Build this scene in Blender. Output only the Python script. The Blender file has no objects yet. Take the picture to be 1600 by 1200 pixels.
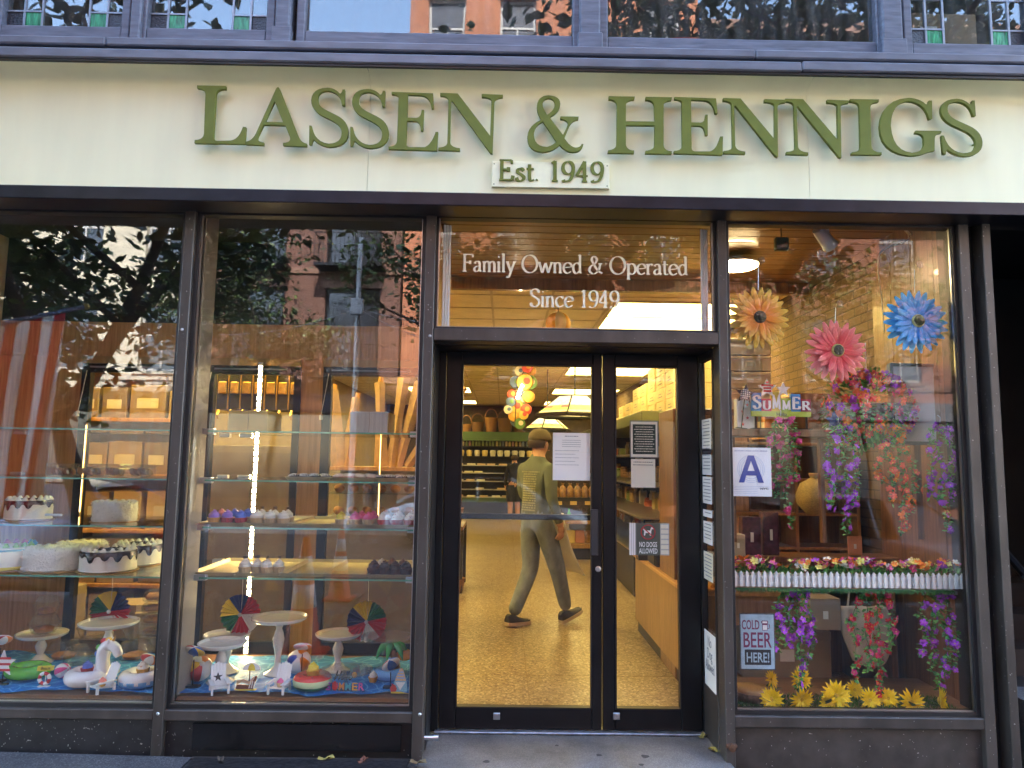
import bpy, bmesh, math, random
from mathutils import Vector, Matrix, Euler
random.seed(7)
R = math.radians
PI = math.pi
scene = bpy.context.scene
C = scene.collection

# ------------------------------------------------------------------ camera
CAM = Vector((0.0, -3.95, 1.58))
FPX = 1109.0
PITCH, ROLL, YAW = R(6.124), R(0.821), R(-0.536)
def cam_axes():
    f = Vector((0, math.cos(PITCH), math.sin(PITCH)))
    u = Vector((0, -math.sin(PITCH), math.cos(PITCH)))
    x = Vector((1, 0, 0))
    x2 = x*math.cos(ROLL) + u*math.sin(ROLL)
    u2 = -x*math.sin(ROLL) + u*math.cos(ROLL)
    rz = Matrix.Rotation(YAW, 3, 'Z')
    return rz @ x2, rz @ u2, rz @ f
AX, AU, AF = cam_axes()
camd = bpy.data.cameras.new('camera')
camd.sensor_width = 36.0
camd.lens = FPX/1600*36.0
camd.clip_start = 0.05
camd.clip_end = 400
cam = bpy.data.objects.new('camera', camd)
C.objects.link(cam)
mw = Matrix((AX, AU, -AF)).transposed().to_4x4()
mw.translation = CAM
cam.matrix_world = mw
scene.camera = cam

# ------------------------------------------------------------------ sky, sun, exposure
SUN_EL, SUN_AZ = R(46), R(12)          # the sun stands behind the shop: the shop front is in shade
w = bpy.data.worlds.new('World'); scene.world = w; w.use_nodes = True
nt = w.node_tree
bg = nt.nodes['Background']
sky = nt.nodes.new('ShaderNodeTexSky'); sky.sky_type = 'NISHITA'; sky.sun_disc = False
sky.sun_elevation = SUN_EL; sky.sun_rotation = SUN_AZ
nt.links.new(sky.outputs[0], bg.inputs[0]); bg.inputs[1].default_value = 0.15
sd = bpy.data.lights.new('sun', 'SUN'); sd.energy = 2.3; sd.angle = R(0.5); sd.color = (1, .95, .88)
so = bpy.data.objects.new('sun', sd); C.objects.link(so)
sv = Vector((math.sin(SUN_AZ)*math.cos(SUN_EL), math.cos(SUN_AZ)*math.cos(SUN_EL), math.sin(SUN_EL)))
so.rotation_euler = sv.to_track_quat('Z', 'Y').to_euler(); so.location = (0, 6, 25)
scene.view_settings.view_transform = 'Standard'
scene.view_settings.look = 'None'
scene.view_settings.gamma = 1.0
scene.view_settings.exposure = 4.0
scene.cycles.use_denoising = True
scene.cycles.adaptive_threshold = .03
scene.cycles.max_bounces = 7
scene.cycles.diffuse_bounces = 3
scene.cycles.glossy_bounces = 3
scene.cycles.transmission_bounces = 6
scene.cycles.transparent_max_bounces = 24
scene.cycles.sample_clamp_indirect = 6.0
scene.cycles.caustics_reflective = False
scene.cycles.caustics_refractive = False
LAMP_WARM = (1.0, .73, .21)
LAMP_STRENGTH = .88

# ------------------------------------------------------------------ measuring helpers (a photo measurement at a known depth)
def pt(px, py, Y):
    d = AX*((px-800)/FPX) - AU*((py-600)/FPX) + AF
    return CAM + d*((Y-CAM.y)/d.y)
def XX(px, py, Y): return pt(px, py, Y).x
def ZZ(px, py, Y): return pt(px, py, Y).z
def on_floor(px, py, z):
    d = AX*((px-800)/FPX) - AU*((py-600)/FPX) + AF
    return CAM + d*((z-CAM.z)/d.z)
def mirrored(px, py, Yv):
    p = pt(px, py, Yv); return Vector((p.x, .1-Yv, p.z))

# ------------------------------------------------------------------ materials
MATS = {}
def srgb(r, g, b):
    f = lambda c: (c/255/12.92) if c <= 10 else ((c/255+.055)/1.055)**2.4
    return (f(r), f(g), f(b))
NUMW = 'first second third fourth fifth sixth seventh eighth ninth tenth eleventh twelfth thirteenth fourteenth fifteenth sixteenth seventeenth eighteenth nineteenth twentieth'.split()
def nth(i):
    t = ['twenty','thirty','forty','fifty','sixty'];
    return NUMW[i] if i < 20 else t[(i+1)//10-2] + '-' + (NUMW[(i+1)%10-1] if (i+1)%10 else 'last')
def mat(name, col=(.5,.5,.5), rough=.5, metal=0., var=.12, scale=6., bump=0., spec=.5, stretch=(1,1,1), emit=0., emit_col=None, alpha=1., coat=0., detail=5., sss=0., specks=None):
    if name in MATS: return MATS[name]
    m = bpy.data.materials.new(name); m.use_nodes = True
    t = m.node_tree; b = t.nodes['Principled BSDF']
    b.inputs['Roughness'].default_value = rough
    b.inputs['Metallic'].default_value = metal
    b.inputs['Specular IOR Level'].default_value = spec
    b.inputs['Coat Weight'].default_value = coat
    b.inputs['Base Color'].default_value = (*col, 1)
    if sss: b.inputs['Subsurface Weight'].default_value = sss; b.inputs['Subsurface Radius'].default_value = (.02,.01,.006)
    if var or bump:
        tc = t.nodes.new('ShaderNodeTexCoord'); mp = t.nodes.new('ShaderNodeMapping')
        mp.inputs['Scale'].default_value = stretch
        t.links.new(tc.outputs['Object'], mp.inputs[0])
        n = t.nodes.new('ShaderNodeTexNoise'); n.inputs['Scale'].default_value = scale; n.inputs['Detail'].default_value = detail
        t.links.new(mp.outputs[0], n.inputs['Vector'])
        if var:
            r = t.nodes.new('ShaderNodeValToRGB')
            r.color_ramp.elements[0].position = .3; r.color_ramp.elements[1].position = .72
            r.color_ramp.elements[0].color = (*[max(0, c*(1-var)) for c in col], 1)
            r.color_ramp.elements[1].color = (*[min(1, c*(1+var)) for c in col], 1)
            t.links.new(n.outputs[0], r.inputs[0]); t.links.new(r.outputs[0], b.inputs['Base Color'])
        if bump:
            bp = t.nodes.new('ShaderNodeBump'); bp.inputs['Strength'].default_value = bump; bp.inputs['Distance'].default_value = .01
            t.links.new(n.outputs[0], bp.inputs['Height']); t.links.new(bp.outputs[0], b.inputs['Normal'])
    if specks:
        vo = t.nodes.new('ShaderNodeTexNoise'); vo.inputs['Scale'].default_value = 75.; vo.inputs['Detail'].default_value = 1.
        tc2 = t.nodes.new('ShaderNodeTexCoord'); t.links.new(tc2.outputs['Object'], vo.inputs['Vector'])
        lt = t.nodes.new('ShaderNodeMapRange'); lt.inputs[1].default_value = specks; lt.inputs[2].default_value = specks+.015; t.links.new(vo.outputs[0], lt.inputs[0])
        mx = mixn(t); mx.inputs[7].default_value = (.30,.29,.27,1)
        src = b.inputs['Base Color'].links[0].from_socket if b.inputs['Base Color'].links else None
        if src: t.links.new(src, mx.inputs[6])
        else: mx.inputs[6].default_value = (*col, 1)
        t.links.new(lt.outputs[0], mx.inputs[0]); t.links.new(mx.outputs[2], b.inputs['Base Color'])
    if emit:
        b.inputs['Emission Color'].default_value = (*(emit_col or col), 1); b.inputs['Emission Strength'].default_value = emit
    b.inputs['Alpha'].default_value = alpha
    MATS[name] = m; return m
def mixn(t, typ='RGBA'):
    n = t.nodes.new('ShaderNodeMix'); n.data_type = typ; return n
def glass_mat(name, ior=1.55, tint=(1,1,1), dirt=.0, ripple=0.):
    """pane: clear with a Fresnel mirror on each face"""
    m = bpy.data.materials.new(name); m.use_nodes = True
    t = m.node_tree; t.nodes.remove(t.nodes['Principled BSDF']); out = t.nodes['Material Output']
    geo = t.nodes.new('ShaderNodeNewGeometry')
    mx = mixn(t, 'FLOAT'); mx.inputs[2].default_value = ior; mx.inputs[3].default_value = 1/ior
    t.links.new(geo.outputs['Backfacing'], mx.inputs[0])
    fr = t.nodes.new('ShaderNodeFresnel'); t.links.new(mx.outputs[0], fr.inputs['IOR'])
    tr = t.nodes.new('ShaderNodeBsdfTransparent'); tr.inputs[0].default_value = (*tint, 1)
    gl = t.nodes.new('ShaderNodeBsdfGlossy'); gl.inputs['Roughness'].default_value = 0.0
    if ripple:
        tc = t.nodes.new('ShaderNodeTexCoord'); n = t.nodes.new('ShaderNodeTexNoise'); n.inputs['Scale'].default_value = 1.6; n.inputs['Detail'].default_value = 1.
        t.links.new(tc.outputs['Object'], n.inputs['Vector'])
        bp = t.nodes.new('ShaderNodeBump'); bp.inputs['Strength'].default_value = ripple; bp.inputs['Distance'].default_value = .02
        t.links.new(n.outputs[0], bp.inputs['Height']); t.links.new(bp.outputs[0], gl.inputs['Normal'])
    ms = t.nodes.new('ShaderNodeMixShader')
    t.links.new(fr.outputs[0], ms.inputs[0]); t.links.new(tr.outputs[0], ms.inputs[1]); t.links.new(gl.outputs[0], ms.inputs[2])
    last = ms
    if dirt:
        df = t.nodes.new('ShaderNodeBsdfDiffuse'); df.inputs[0].default_value = (.6,.6,.58,1)
        tc = t.nodes.new('ShaderNodeTexCoord'); mp = t.nodes.new('ShaderNodeMapping'); mp.inputs['Scale'].default_value = (9, 9, 1.2)
        t.links.new(tc.outputs['Object'], mp.inputs[0])
        n2 = t.nodes.new('ShaderNodeTexNoise'); n2.inputs['Scale'].default_value = 2.; n2.inputs['Detail'].default_value = 8.
        t.links.new(mp.outputs[0], n2.inputs['Vector'])
        rp = t.nodes.new('ShaderNodeMapRange'); rp.inputs[1].default_value = .4; rp.inputs[2].default_value = .9; rp.inputs[3].default_value = dirt*.2; rp.inputs[4].default_value = dirt*1.6
        t.links.new(n2.outputs[0], rp.inputs[0])
        m2 = t.nodes.new('ShaderNodeMixShader')
        t.links.new(rp.outputs[0], m2.inputs[0]); t.links.new(ms.outputs[0], m2.inputs[1]); t.links.new(df.outputs[0], m2.inputs[2])
        last = m2
    t.links.new(last.outputs[0], out.inputs[0])
    MATS[name] = m; return m
def wood_mat(name, c1, c2, rough=.35, scale=1., axis='Z', coat=.2):
    if name in MATS: return MATS[name]
    m = bpy.data.materials.new(name); m.use_nodes = True
    t = m.node_tree; b = t.nodes['Principled BSDF']
    tc = t.nodes.new('ShaderNodeTexCoord'); mp = t.nodes.new('ShaderNodeMapping')
    s = {'Z': (22, 22, 1.3), 'X': (1.3, 22, 22), 'Y': (22, 1.3, 22)}[axis]
    mp.inputs['Scale'].default_value = [v*scale for v in s]
    t.links.new(tc.outputs['Object'], mp.inputs[0])
    n = t.nodes.new('ShaderNodeTexNoise'); n.inputs['Scale'].default_value = 2.2; n.inputs['Detail'].default_value = 8; n.inputs['Distortion'].default_value = .6
    t.links.new(mp.outputs[0], n.inputs['Vector'])
    r = t.nodes.new('ShaderNodeValToRGB'); e = r.color_ramp.elements
    e[0].position = .32; e[0].color = (*c1, 1); e[1].position = .66; e[1].color = (*c2, 1)
    t.links.new(n.outputs[0], r.inputs[0]); t.links.new(r.outputs[0], b.inputs['Base Color'])
    bp = t.nodes.new('ShaderNodeBump'); bp.inputs['Strength'].default_value = .12; bp.inputs['Distance'].default_value = .004
    t.links.new(n.outputs[0], bp.inputs['Height']); t.links.new(bp.outputs[0], b.inputs['Normal'])
    b.inputs['Roughness'].default_value = rough; b.inputs['Coat Weight'].default_value = coat
    MATS[name] = m; return m
def brick_mat(name, c1, c2, mortar, bw=.22, bh=.075, rough=.85):
    m = bpy.data.materials.new(name); m.use_nodes = True
    t = m.node_tree; b = t.nodes['Principled BSDF']
    tc = t.nodes.new('ShaderNodeTexCoord'); sx = t.nodes.new('ShaderNodeSeparateXYZ'); cx = t.nodes.new('ShaderNodeCombineXYZ')
    ad = t.nodes.new('ShaderNodeMath'); ad.operation = 'ADD'
    t.links.new(tc.outputs['Object'], sx.inputs[0]); t.links.new(sx.outputs[0], ad.inputs[0]); t.links.new(sx.outputs[1], ad.inputs[1])
    t.links.new(ad.outputs[0], cx.inputs[0]); t.links.new(sx.outputs[2], cx.inputs[1])
    br = t.nodes.new('ShaderNodeTexBrick'); br.inputs['Scale'].default_value = 1.
    br.inputs['Brick Width'].default_value = bw; br.inputs['Row Height'].default_value = bh; br.inputs['Mortar Size'].default_value = .006
    br.inputs['Color1'].default_value = (*c1, 1); br.inputs['Color2'].default_value = (*c2, 1); br.inputs['Mortar'].default_value = (*mortar, 1)
    t.links.new(cx.outputs[0], br.inputs['Vector'])
    n = t.nodes.new('ShaderNodeTexNoise'); n.inputs['Scale'].default_value = .7; n.inputs['Detail'].default_value = 6
    t.links.new(tc.outputs['Object'], n.inputs['Vector'])
    mx = mixn(t); mx.blend_type = 'MULTIPLY'; mx.inputs[0].default_value = .5
    t.links.new(br.outputs[0], mx.inputs[6]); t.links.new(n.outputs[0], mx.inputs[7])
    t.links.new(mx.outputs[2], b.inputs['Base Color'])
    bp = t.nodes.new('ShaderNodeBump'); bp.inputs['Strength'].default_value = .5; bp.inputs['Distance'].default_value = .01; bp.invert = True
    t.links.new(br.outputs['Fac'], bp.inputs['Height']); t.links.new(bp.outputs[0], b.inputs['Normal'])
    b.inputs['Roughness'].default_value = rough
    MATS[name] = m; return m
def speckle_mat(name, base, dots, rough=.4, scale=120, spec=.5, big=.8, bump=0.):
    """terrazzo or concrete: a base with fine chips of several colours and broad wear"""
    if name in MATS: return MATS[name]
    m = bpy.data.materials.new(name); m.use_nodes = True
    t = m.node_tree; b = t.nodes['Principled BSDF']
    tc = t.nodes.new('ShaderNodeTexCoord')
    v = t.nodes.new('ShaderNodeTexVoronoi'); v.inputs['Scale'].default_value = scale
    t.links.new(tc.outputs['Object'], v.inputs['Vector'])
    sp = t.nodes.new('ShaderNodeSeparateColor'); t.links.new(v.outputs['Color'], sp.inputs[0])
    r = t.nodes.new('ShaderNodeValToRGB'); r.color_ramp.interpolation = 'CONSTANT'
    cols = [base] + dots
    for i, c in enumerate(cols):
        if i < 2: e = r.color_ramp.elements[i]; e.position = [0, .4][i]
        else: e = r.color_ramp.elements.new(.4 + .6*(i-1)/(len(cols)-1))
        e.color = (*c, 1)
    t.links.new(sp.outputs[0], r.inputs[0])
    n = t.nodes.new('ShaderNodeTexNoise'); n.inputs['Scale'].default_value = 1.7; n.inputs['Detail'].default_value = 9; n.inputs['Roughness'].default_value = .65
    t.links.new(tc.outputs['Object'], n.inputs['Vector'])
    mr = t.nodes.new('ShaderNodeMapRange'); mr.inputs[1].default_value = .25; mr.inputs[2].default_value = .75; mr.inputs[3].default_value = big; mr.inputs[4].default_value = 2-big
    t.links.new(n.outputs[0], mr.inputs[0])
    mx = mixn(t); mx.blend_type = 'MULTIPLY'; mx.inputs[0].default_value = 1.
    t.links.new(r.outputs[0], mx.inputs[6]); t.links.new(mr.outputs[0], mx.inputs[7])
    t.links.new(mx.outputs[2], b.inputs['Base Color'])
    b.inputs['Roughness'].default_value = rough; b.inputs['Specular IOR Level'].default_value = spec
    if bump:
        bp = t.nodes.new('ShaderNodeBump'); bp.inputs['Strength'].default_value = bump; bp.inputs['Distance'].default_value = .01
        t.links.new(n.outputs[0], bp.inputs['Height']); t.links.new(bp.outputs[0], b.inputs['Normal'])
    MATS[name] = m; return m

# ------------------------------------------------------------------ mesh builder
class MB:
    def __init__(s): s.v = []; s.f = []; s.m = []
    def add(s, vs, fs, mi=0):
        o = len(s.v); s.v += [tuple(p) for p in vs]; s.f += [tuple(i+o for i in f) for f in fs]; s.m += [mi]*len(fs); return s
    def box(s, x0, x1, y0, y1, z0, z1, mi=0, bev=0.):
        if bev <= 0:
            vs = [(x,y,z) for z in (z0,z1) for y in (y0,y1) for x in (x0,x1)]
            return s.add(vs, [(0,2,3,1),(4,5,7,6),(0,1,5,4),(2,6,7,3),(0,4,6,2),(1,3,7,5)], mi)
        bev = min(bev, (x1-x0)*.45, (y1-y0)*.45, (z1-z0)*.45)
        vs = []; key = {}
        for sx in (0,1):
            for sy in (0,1):
                for sz in (0,1):
                    X = (x0,x1)[sx]; Y = (y0,y1)[sy]; Z = (z0,z1)[sz]
                    bx = bev if sx == 0 else -bev; by = bev if sy == 0 else -bev; bz = bev if sz == 0 else -bev
                    for a, p in (('x',(X,Y+by,Z+bz)),('y',(X+bx,Y,Z+bz)),('z',(X+bx,Y+by,Z))):
                        key[(sx,sy,sz,a)] = len(vs); vs.append(p)
        k = key; F = []
        F += [(k[0,0,0,'x'],k[0,0,1,'x'],k[0,1,1,'x'],k[0,1,0,'x']),(k[1,0,0,'x'],k[1,1,0,'x'],k[1,1,1,'x'],k[1,0,1,'x'])]
        F += [(k[0,0,0,'y'],k[1,0,0,'y'],k[1,0,1,'y'],k[0,0,1,'y']),(k[0,1,0,'y'],k[0,1,1,'y'],k[1,1,1,'y'],k[1,1,0,'y'])]
        F += [(k[0,0,0,'z'],k[0,1,0,'z'],k[1,1,0,'z'],k[1,0,0,'z']),(k[0,0,1,'z'],k[1,0,1,'z'],k[1,1,1,'z'],k[0,1,1,'z'])]
        for a in (0,1):
            for b in (0,1):
                F.append((k[a,b,0,'x'],k[a,b,0,'y'],k[a,b,1,'y'],k[a,b,1,'x']))
                F.append((k[a,0,b,'x'],k[a,0,b,'z'],k[a,1,b,'z'],k[a,1,b,'x']))
                F.append((k[0,a,b,'y'],k[0,a,b,'z'],k[1,a,b,'z'],k[1,a,b,'y']))
        for a in (0,1):
            for b in (0,1):
                for c in (0,1): F.append((k[a,b,c,'x'],k[a,b,c,'y'],k[a,b,c,'z']))
        return s.add(vs, F, mi)
    def lathe(s, prof, seg=20, c=(0,0,0), mi=0, wob=None, rot=None):
        vs = []; fs = []
        n = len(prof)
        for i in range(seg):
            a = 2*PI*i/seg
            for j, (r, z) in enumerate(prof):
                k = wob(a, j) if wob else 1
                p = Vector((r*k*math.cos(a), r*k*math.sin(a), z))
                if rot: p = rot @ p
                vs.append(p + Vector(c))
        for i in range(seg):
            for j in range(n-1):
                a = i*n+j; b = ((i+1) % seg)*n+j
                fs.append((a, b, b+1, a+1))
        if prof[0][0] > 1e-5: fs.append(tuple(i*n for i in reversed(range(seg))))
        if prof[-1][0] > 1e-5: fs.append(tuple(i*n+n-1 for i in range(seg)))
        return s.add(vs, fs, mi)
    def tube(s, path, r, seg=8, mi=0, closed=False, caps=True):
        P = [Vector(p) for p in path]; n = len(P)
        rr = r if isinstance(r, (list, tuple)) else [r]*n
        vs = []; fs = []
        prev = None
        for i in range(n):
            d = (P[(i+1) % n]-P[i-1]) if closed else (P[min(i+1,n-1)]-P[max(i-1,0)])
            if d.length < 1e-9: d = Vector((0,0,1))
            d.normalize()
            if prev is None:
                u = d.orthogonal().normalized()
            else:
                u = prev - d*prev.dot(d)
                u = u.normalized() if u.length > 1e-6 else d.orthogonal().normalized()
            prev = u; q = d.cross(u)
            for k in range(seg):
                a = 2*PI*k/seg; vs.append(P[i] + (u*math.cos(a) + q*math.sin(a))*rr[i])
        for i in range(n if closed else n-1):
            j = (i+1) % n
            for k in range(seg):
                l = (k+1) % seg; fs.append((i*seg+k, i*seg+l, j*seg+l, j*seg+k))
        if caps and not closed:
            fs.append(tuple(reversed(range(seg)))); fs.append(tuple((n-1)*seg+k for k in range(seg)))
        return s.add(vs, fs, mi)
    def ball(s, c, rx, ry=None, rz=None, seg=14, rings=9, mi=0, mif=None):
        ry = rx if ry is None else ry; rz = rx if rz is None else rz
        vs = [(c[0],c[1],c[2]-rz)]; fs = []; ms = []
        for j in range(1, rings):
            t = -PI/2 + PI*j/rings
            for i in range(seg):
                a = 2*PI*i/seg; vs.append((c[0]+rx*math.cos(t)*math.cos(a), c[1]+ry*math.cos(t)*math.sin(a), c[2]+rz*math.sin(t)))
        vs.append((c[0],c[1],c[2]+rz)); top = len(vs)-1
        for i in range(seg):
            fs.append((0, 1+(i+1)%seg, 1+i)); ms.append(i)
            for j in range(rings-2):
                a = 1+j*seg+i; b = 1+j*seg+(i+1)%seg; fs.append((a, b, b+seg, a+seg)); ms.append(i)
            fs.append((1+(rings-2)*seg+i, 1+(rings-2)*seg+(i+1)%seg, top)); ms.append(i)
        o = len(s.v); s.v += vs; s.f += [tuple(q+o for q in f) for f in fs]; s.m += [(mif(i/seg) if mif else mi) for i in ms]; return s
    def prism(s, poly, y0, y1, mi=0, mi_side=None):
        """polygon in (x,z), y0 front, y1 back; simple polygon"""
        n = len(poly)
        vs = [(x,y0,z) for x,z in poly] + [(x,y1,z) for x,z in poly]
        s.add(vs, [tuple(range(n))[::1], tuple(reversed(range(n,2*n)))], mi)
        o = len(s.v)-2*n
        for i in range(n):
            j = (i+1) % n; s.f.append((o+i, o+n+i, o+n+j, o+j)); s.m.append(mi if mi_side is None else mi_side)
        return s
    def mesh_add(s, me, M=None, mi=0):
        vs = [(M @ v.co if M else v.co.copy()) for v in me.vertices]
        return s.add(vs, [tuple(p.vertices) for p in me.polygons], mi)
    def xform(s, M):
        s.v = [tuple(M @ Vector(p)) for p in s.v]; return s
    def mesh(s, name, mats, smooth=False):
        me = bpy.data.meshes.new(name); me.from_pydata(s.v, [], s.f)
        for m in (mats if isinstance(mats, (list,tuple)) else [mats]): me.materials.append(m)
        if len(me.materials) > 1:
            me.polygons.foreach_set('material_index', s.m)
        bm = bmesh.new(); bm.from_mesh(me); bmesh.ops.recalc_face_normals(bm, faces=bm.faces); bm.to_mesh(me); bm.free()
        if smooth is True: me.polygons.foreach_set('use_smooth', [True]*len(me.polygons))
        elif smooth:
            me.polygons.foreach_set('use_smooth', [True]*len(me.polygons)); me.set_sharp_from_angle(angle=R(smooth))
        me.update(); return me
    def build(s, name, mats, parent=None, smooth=False, world=False, kind=None, label=None):
        if world and parent is not None:
            inv = parent_matrix(parent).inverted(); s.xform(inv)
        o = bpy.data.objects.new(name, s.mesh(name, mats, smooth)); C.objects.link(o)
        if parent is not None: o.parent = parent
        if kind: o['kind'] = kind
        if label: o['label'] = label
        return o
def parent_matrix(o):
    m = Matrix.LocRotScale(o.location, o.rotation_euler, o.scale)
    return parent_matrix(o.parent) @ m if o.parent else m
def tag(o, label, cat, group=None, kind=None):
    o['label'] = label; o['category'] = cat
    if group: o['group'] = group
    if kind: o['kind'] = kind
    return o
def thing(name, label, cat, loc=(0,0,0), rot=(0,0,0), group=None, scale=1.):
    o = bpy.data.objects.new(name, None); C.objects.link(o)
    o.location = loc; o.rotation_euler = rot if isinstance(rot, (tuple, list, Euler)) else (0,0,rot)
    o.scale = (scale,)*3 if isinstance(scale, (int, float)) else scale
    o.empty_display_size = .1
    return tag(o, label, cat, group)
def struct(o): o['kind'] = 'structure'; return o
def inst(me_or_obj, name, parent, loc, rot=(0,0,0), scale=1., mat_override=None):
    me = me_or_obj.data if hasattr(me_or_obj, 'data') else me_or_obj
    o = bpy.data.objects.new(name, me); C.objects.link(o); o.parent = parent
    o.location = loc; o.rotation_euler = rot; o.scale = (scale,)*3 if isinstance(scale, (int,float)) else scale
    return o
KIDS = {}
def dup(root, loc, rot=None, label=None, group=None, scale=None, name=None):
    r = root.copy(); C.objects.link(r); r.location = loc
    if rot is not None: r.rotation_euler = rot if isinstance(rot,(tuple,list)) else (0,0,rot)
    if scale is not None: r.scale = (scale,)*3 if isinstance(scale,(int,float)) else scale
    if label: r['label'] = label
    if group: r['group'] = group
    for ch in list(root.children):
        c = ch.copy(); C.objects.link(c); c.parent = r
        for g in list(ch.children):
            d = g.copy(); C.objects.link(d); d.parent = c
    return r

# ------------------------------------------------------------------ lettering
def flat_path(cmds, n=6):
    """M/L/Q path -> list of loops of (x,y)"""
    loops = []; cur = []
    it = cmds.split(); i = 0; op = None
    def num(s): a, b = s.split(','); return (float(a), float(b))
    while i < len(it):
        if it[i] in 'MLQZ': op = it[i]; i += 1
        if op == 'Z': continue
        if op == 'M':
            if cur: loops.append(cur)
            cur = [num(it[i])]; i += 1; op = 'L'
        elif op == 'L': cur.append(num(it[i])); i += 1
        elif op == 'Q':
            p0 = cur[-1]; c = num(it[i]); p1 = num(it[i+1]); i += 2
            for k in range(1, n+1):
                t = k/n; cur.append(((1-t)**2*p0[0]+2*t*(1-t)*c[0]+t*t*p1[0], (1-t)**2*p0[1]+2*t*(1-t)*c[1]+t*t*p1[1]))
    if cur: loops.append(cur)
    return loops
def loops_mesh(loops, depth, bevel=0.):
    """2D loops (x,z) -> mesh extruded +-depth/2 on y, holes cut, facing -y"""
    cu = bpy.data.curves.new('g', 'CURVE'); cu.dimensions = '2D'; cu.fill_mode = 'BOTH'; cu.extrude = depth/2; cu.bevel_depth = bevel; cu.bevel_resolution = 0
    for lp in loops:
        sp = cu.splines.new('POLY'); sp.points.add(len(lp)-1); sp.use_cyclic_u = True
        for p, (x, z) in zip(sp.points, lp): p.co = (x, z, 0, 1)
    o = bpy.data.objects.new('g', cu); C.objects.link(o)
    dg = bpy.context.evaluated_depsgraph_get()
    me = bpy.data.meshes.new_from_object(o.evaluated_get(dg))
    bpy.data.objects.remove(o); bpy.data.curves.remove(cu)
    me.transform(Matrix.Rotation(PI/2, 4, 'X'))
    return me
def font_mesh(s, size, depth=.001, bold=0., align='LEFT', spacing=1., width=None, shear=0., line=1.):
    cu = bpy.data.curves.new('t', 'FONT'); cu.body = s; cu.size = size; cu.extrude = depth/2; cu.offset = bold; cu.align_x = align; cu.space_character = spacing; cu.shear = shear; cu.space_line = line
    cu.resolution_u = 3
    o = bpy.data.objects.new('t', cu); C.objects.link(o)
    dg = bpy.context.evaluated_depsgraph_get()
    me = bpy.data.meshes.new_from_object(o.evaluated_get(dg))
    bpy.data.objects.remove(o); bpy.data.curves.remove(cu)
    if width and len(me.vertices):
        xs = [v.co.x for v in me.vertices]; k = width/(max(xs)-min(xs)); x0 = min(xs)
        for v in me.vertices: v.co.x = (v.co.x-x0)*k + (-width/2 if align == 'CENTER' else 0)
    me.transform(Matrix.Rotation(PI/2, 4, 'X'))
    return me
def put_mesh(me, name, m, parent, loc=(0,0,0), rot=(0,0,0)):
    me.materials.clear(); me.materials.append(m)
    o = bpy.data.objects.new(name, me); C.objects.link(o); o.parent = parent; o.location = loc; o.rotation_euler = rot
    return o
def smooth_line(pts, n=6):
    if len(pts) < 3: return pts
    P = [pts[0]] + list(pts) + [pts[-1]]
    if pts[0] == pts[-1]: P = [pts[-2]] + list(pts) + [pts[1]]
    out = []
    for i in range(1, len(P)-2):
        p0, p1, p2, p3 = P[i-1], P[i], P[i+1], P[i+2]
        for k in range(n):
            t = k/n
            out.append(tuple(.5*((2*p1[a]) + (-p0[a]+p2[a])*t + (2*p0[a]-5*p1[a]+4*p2[a]-p3[a])*t*t + (-p0[a]+3*p1[a]-3*p2[a]+p3[a])*t**3) for a in range(len(p1))))
    out.append(tuple(pts[-1])); return out
def ell(cx, cz, rx, rz, a0=90, a1=450, n=20):
    return [(cx+rx*math.cos(R(a0+(a1-a0)*k/n)), cz+rz*math.sin(R(a0+(a1-a0)*k/n))) for k in range(n+1)]
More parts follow.
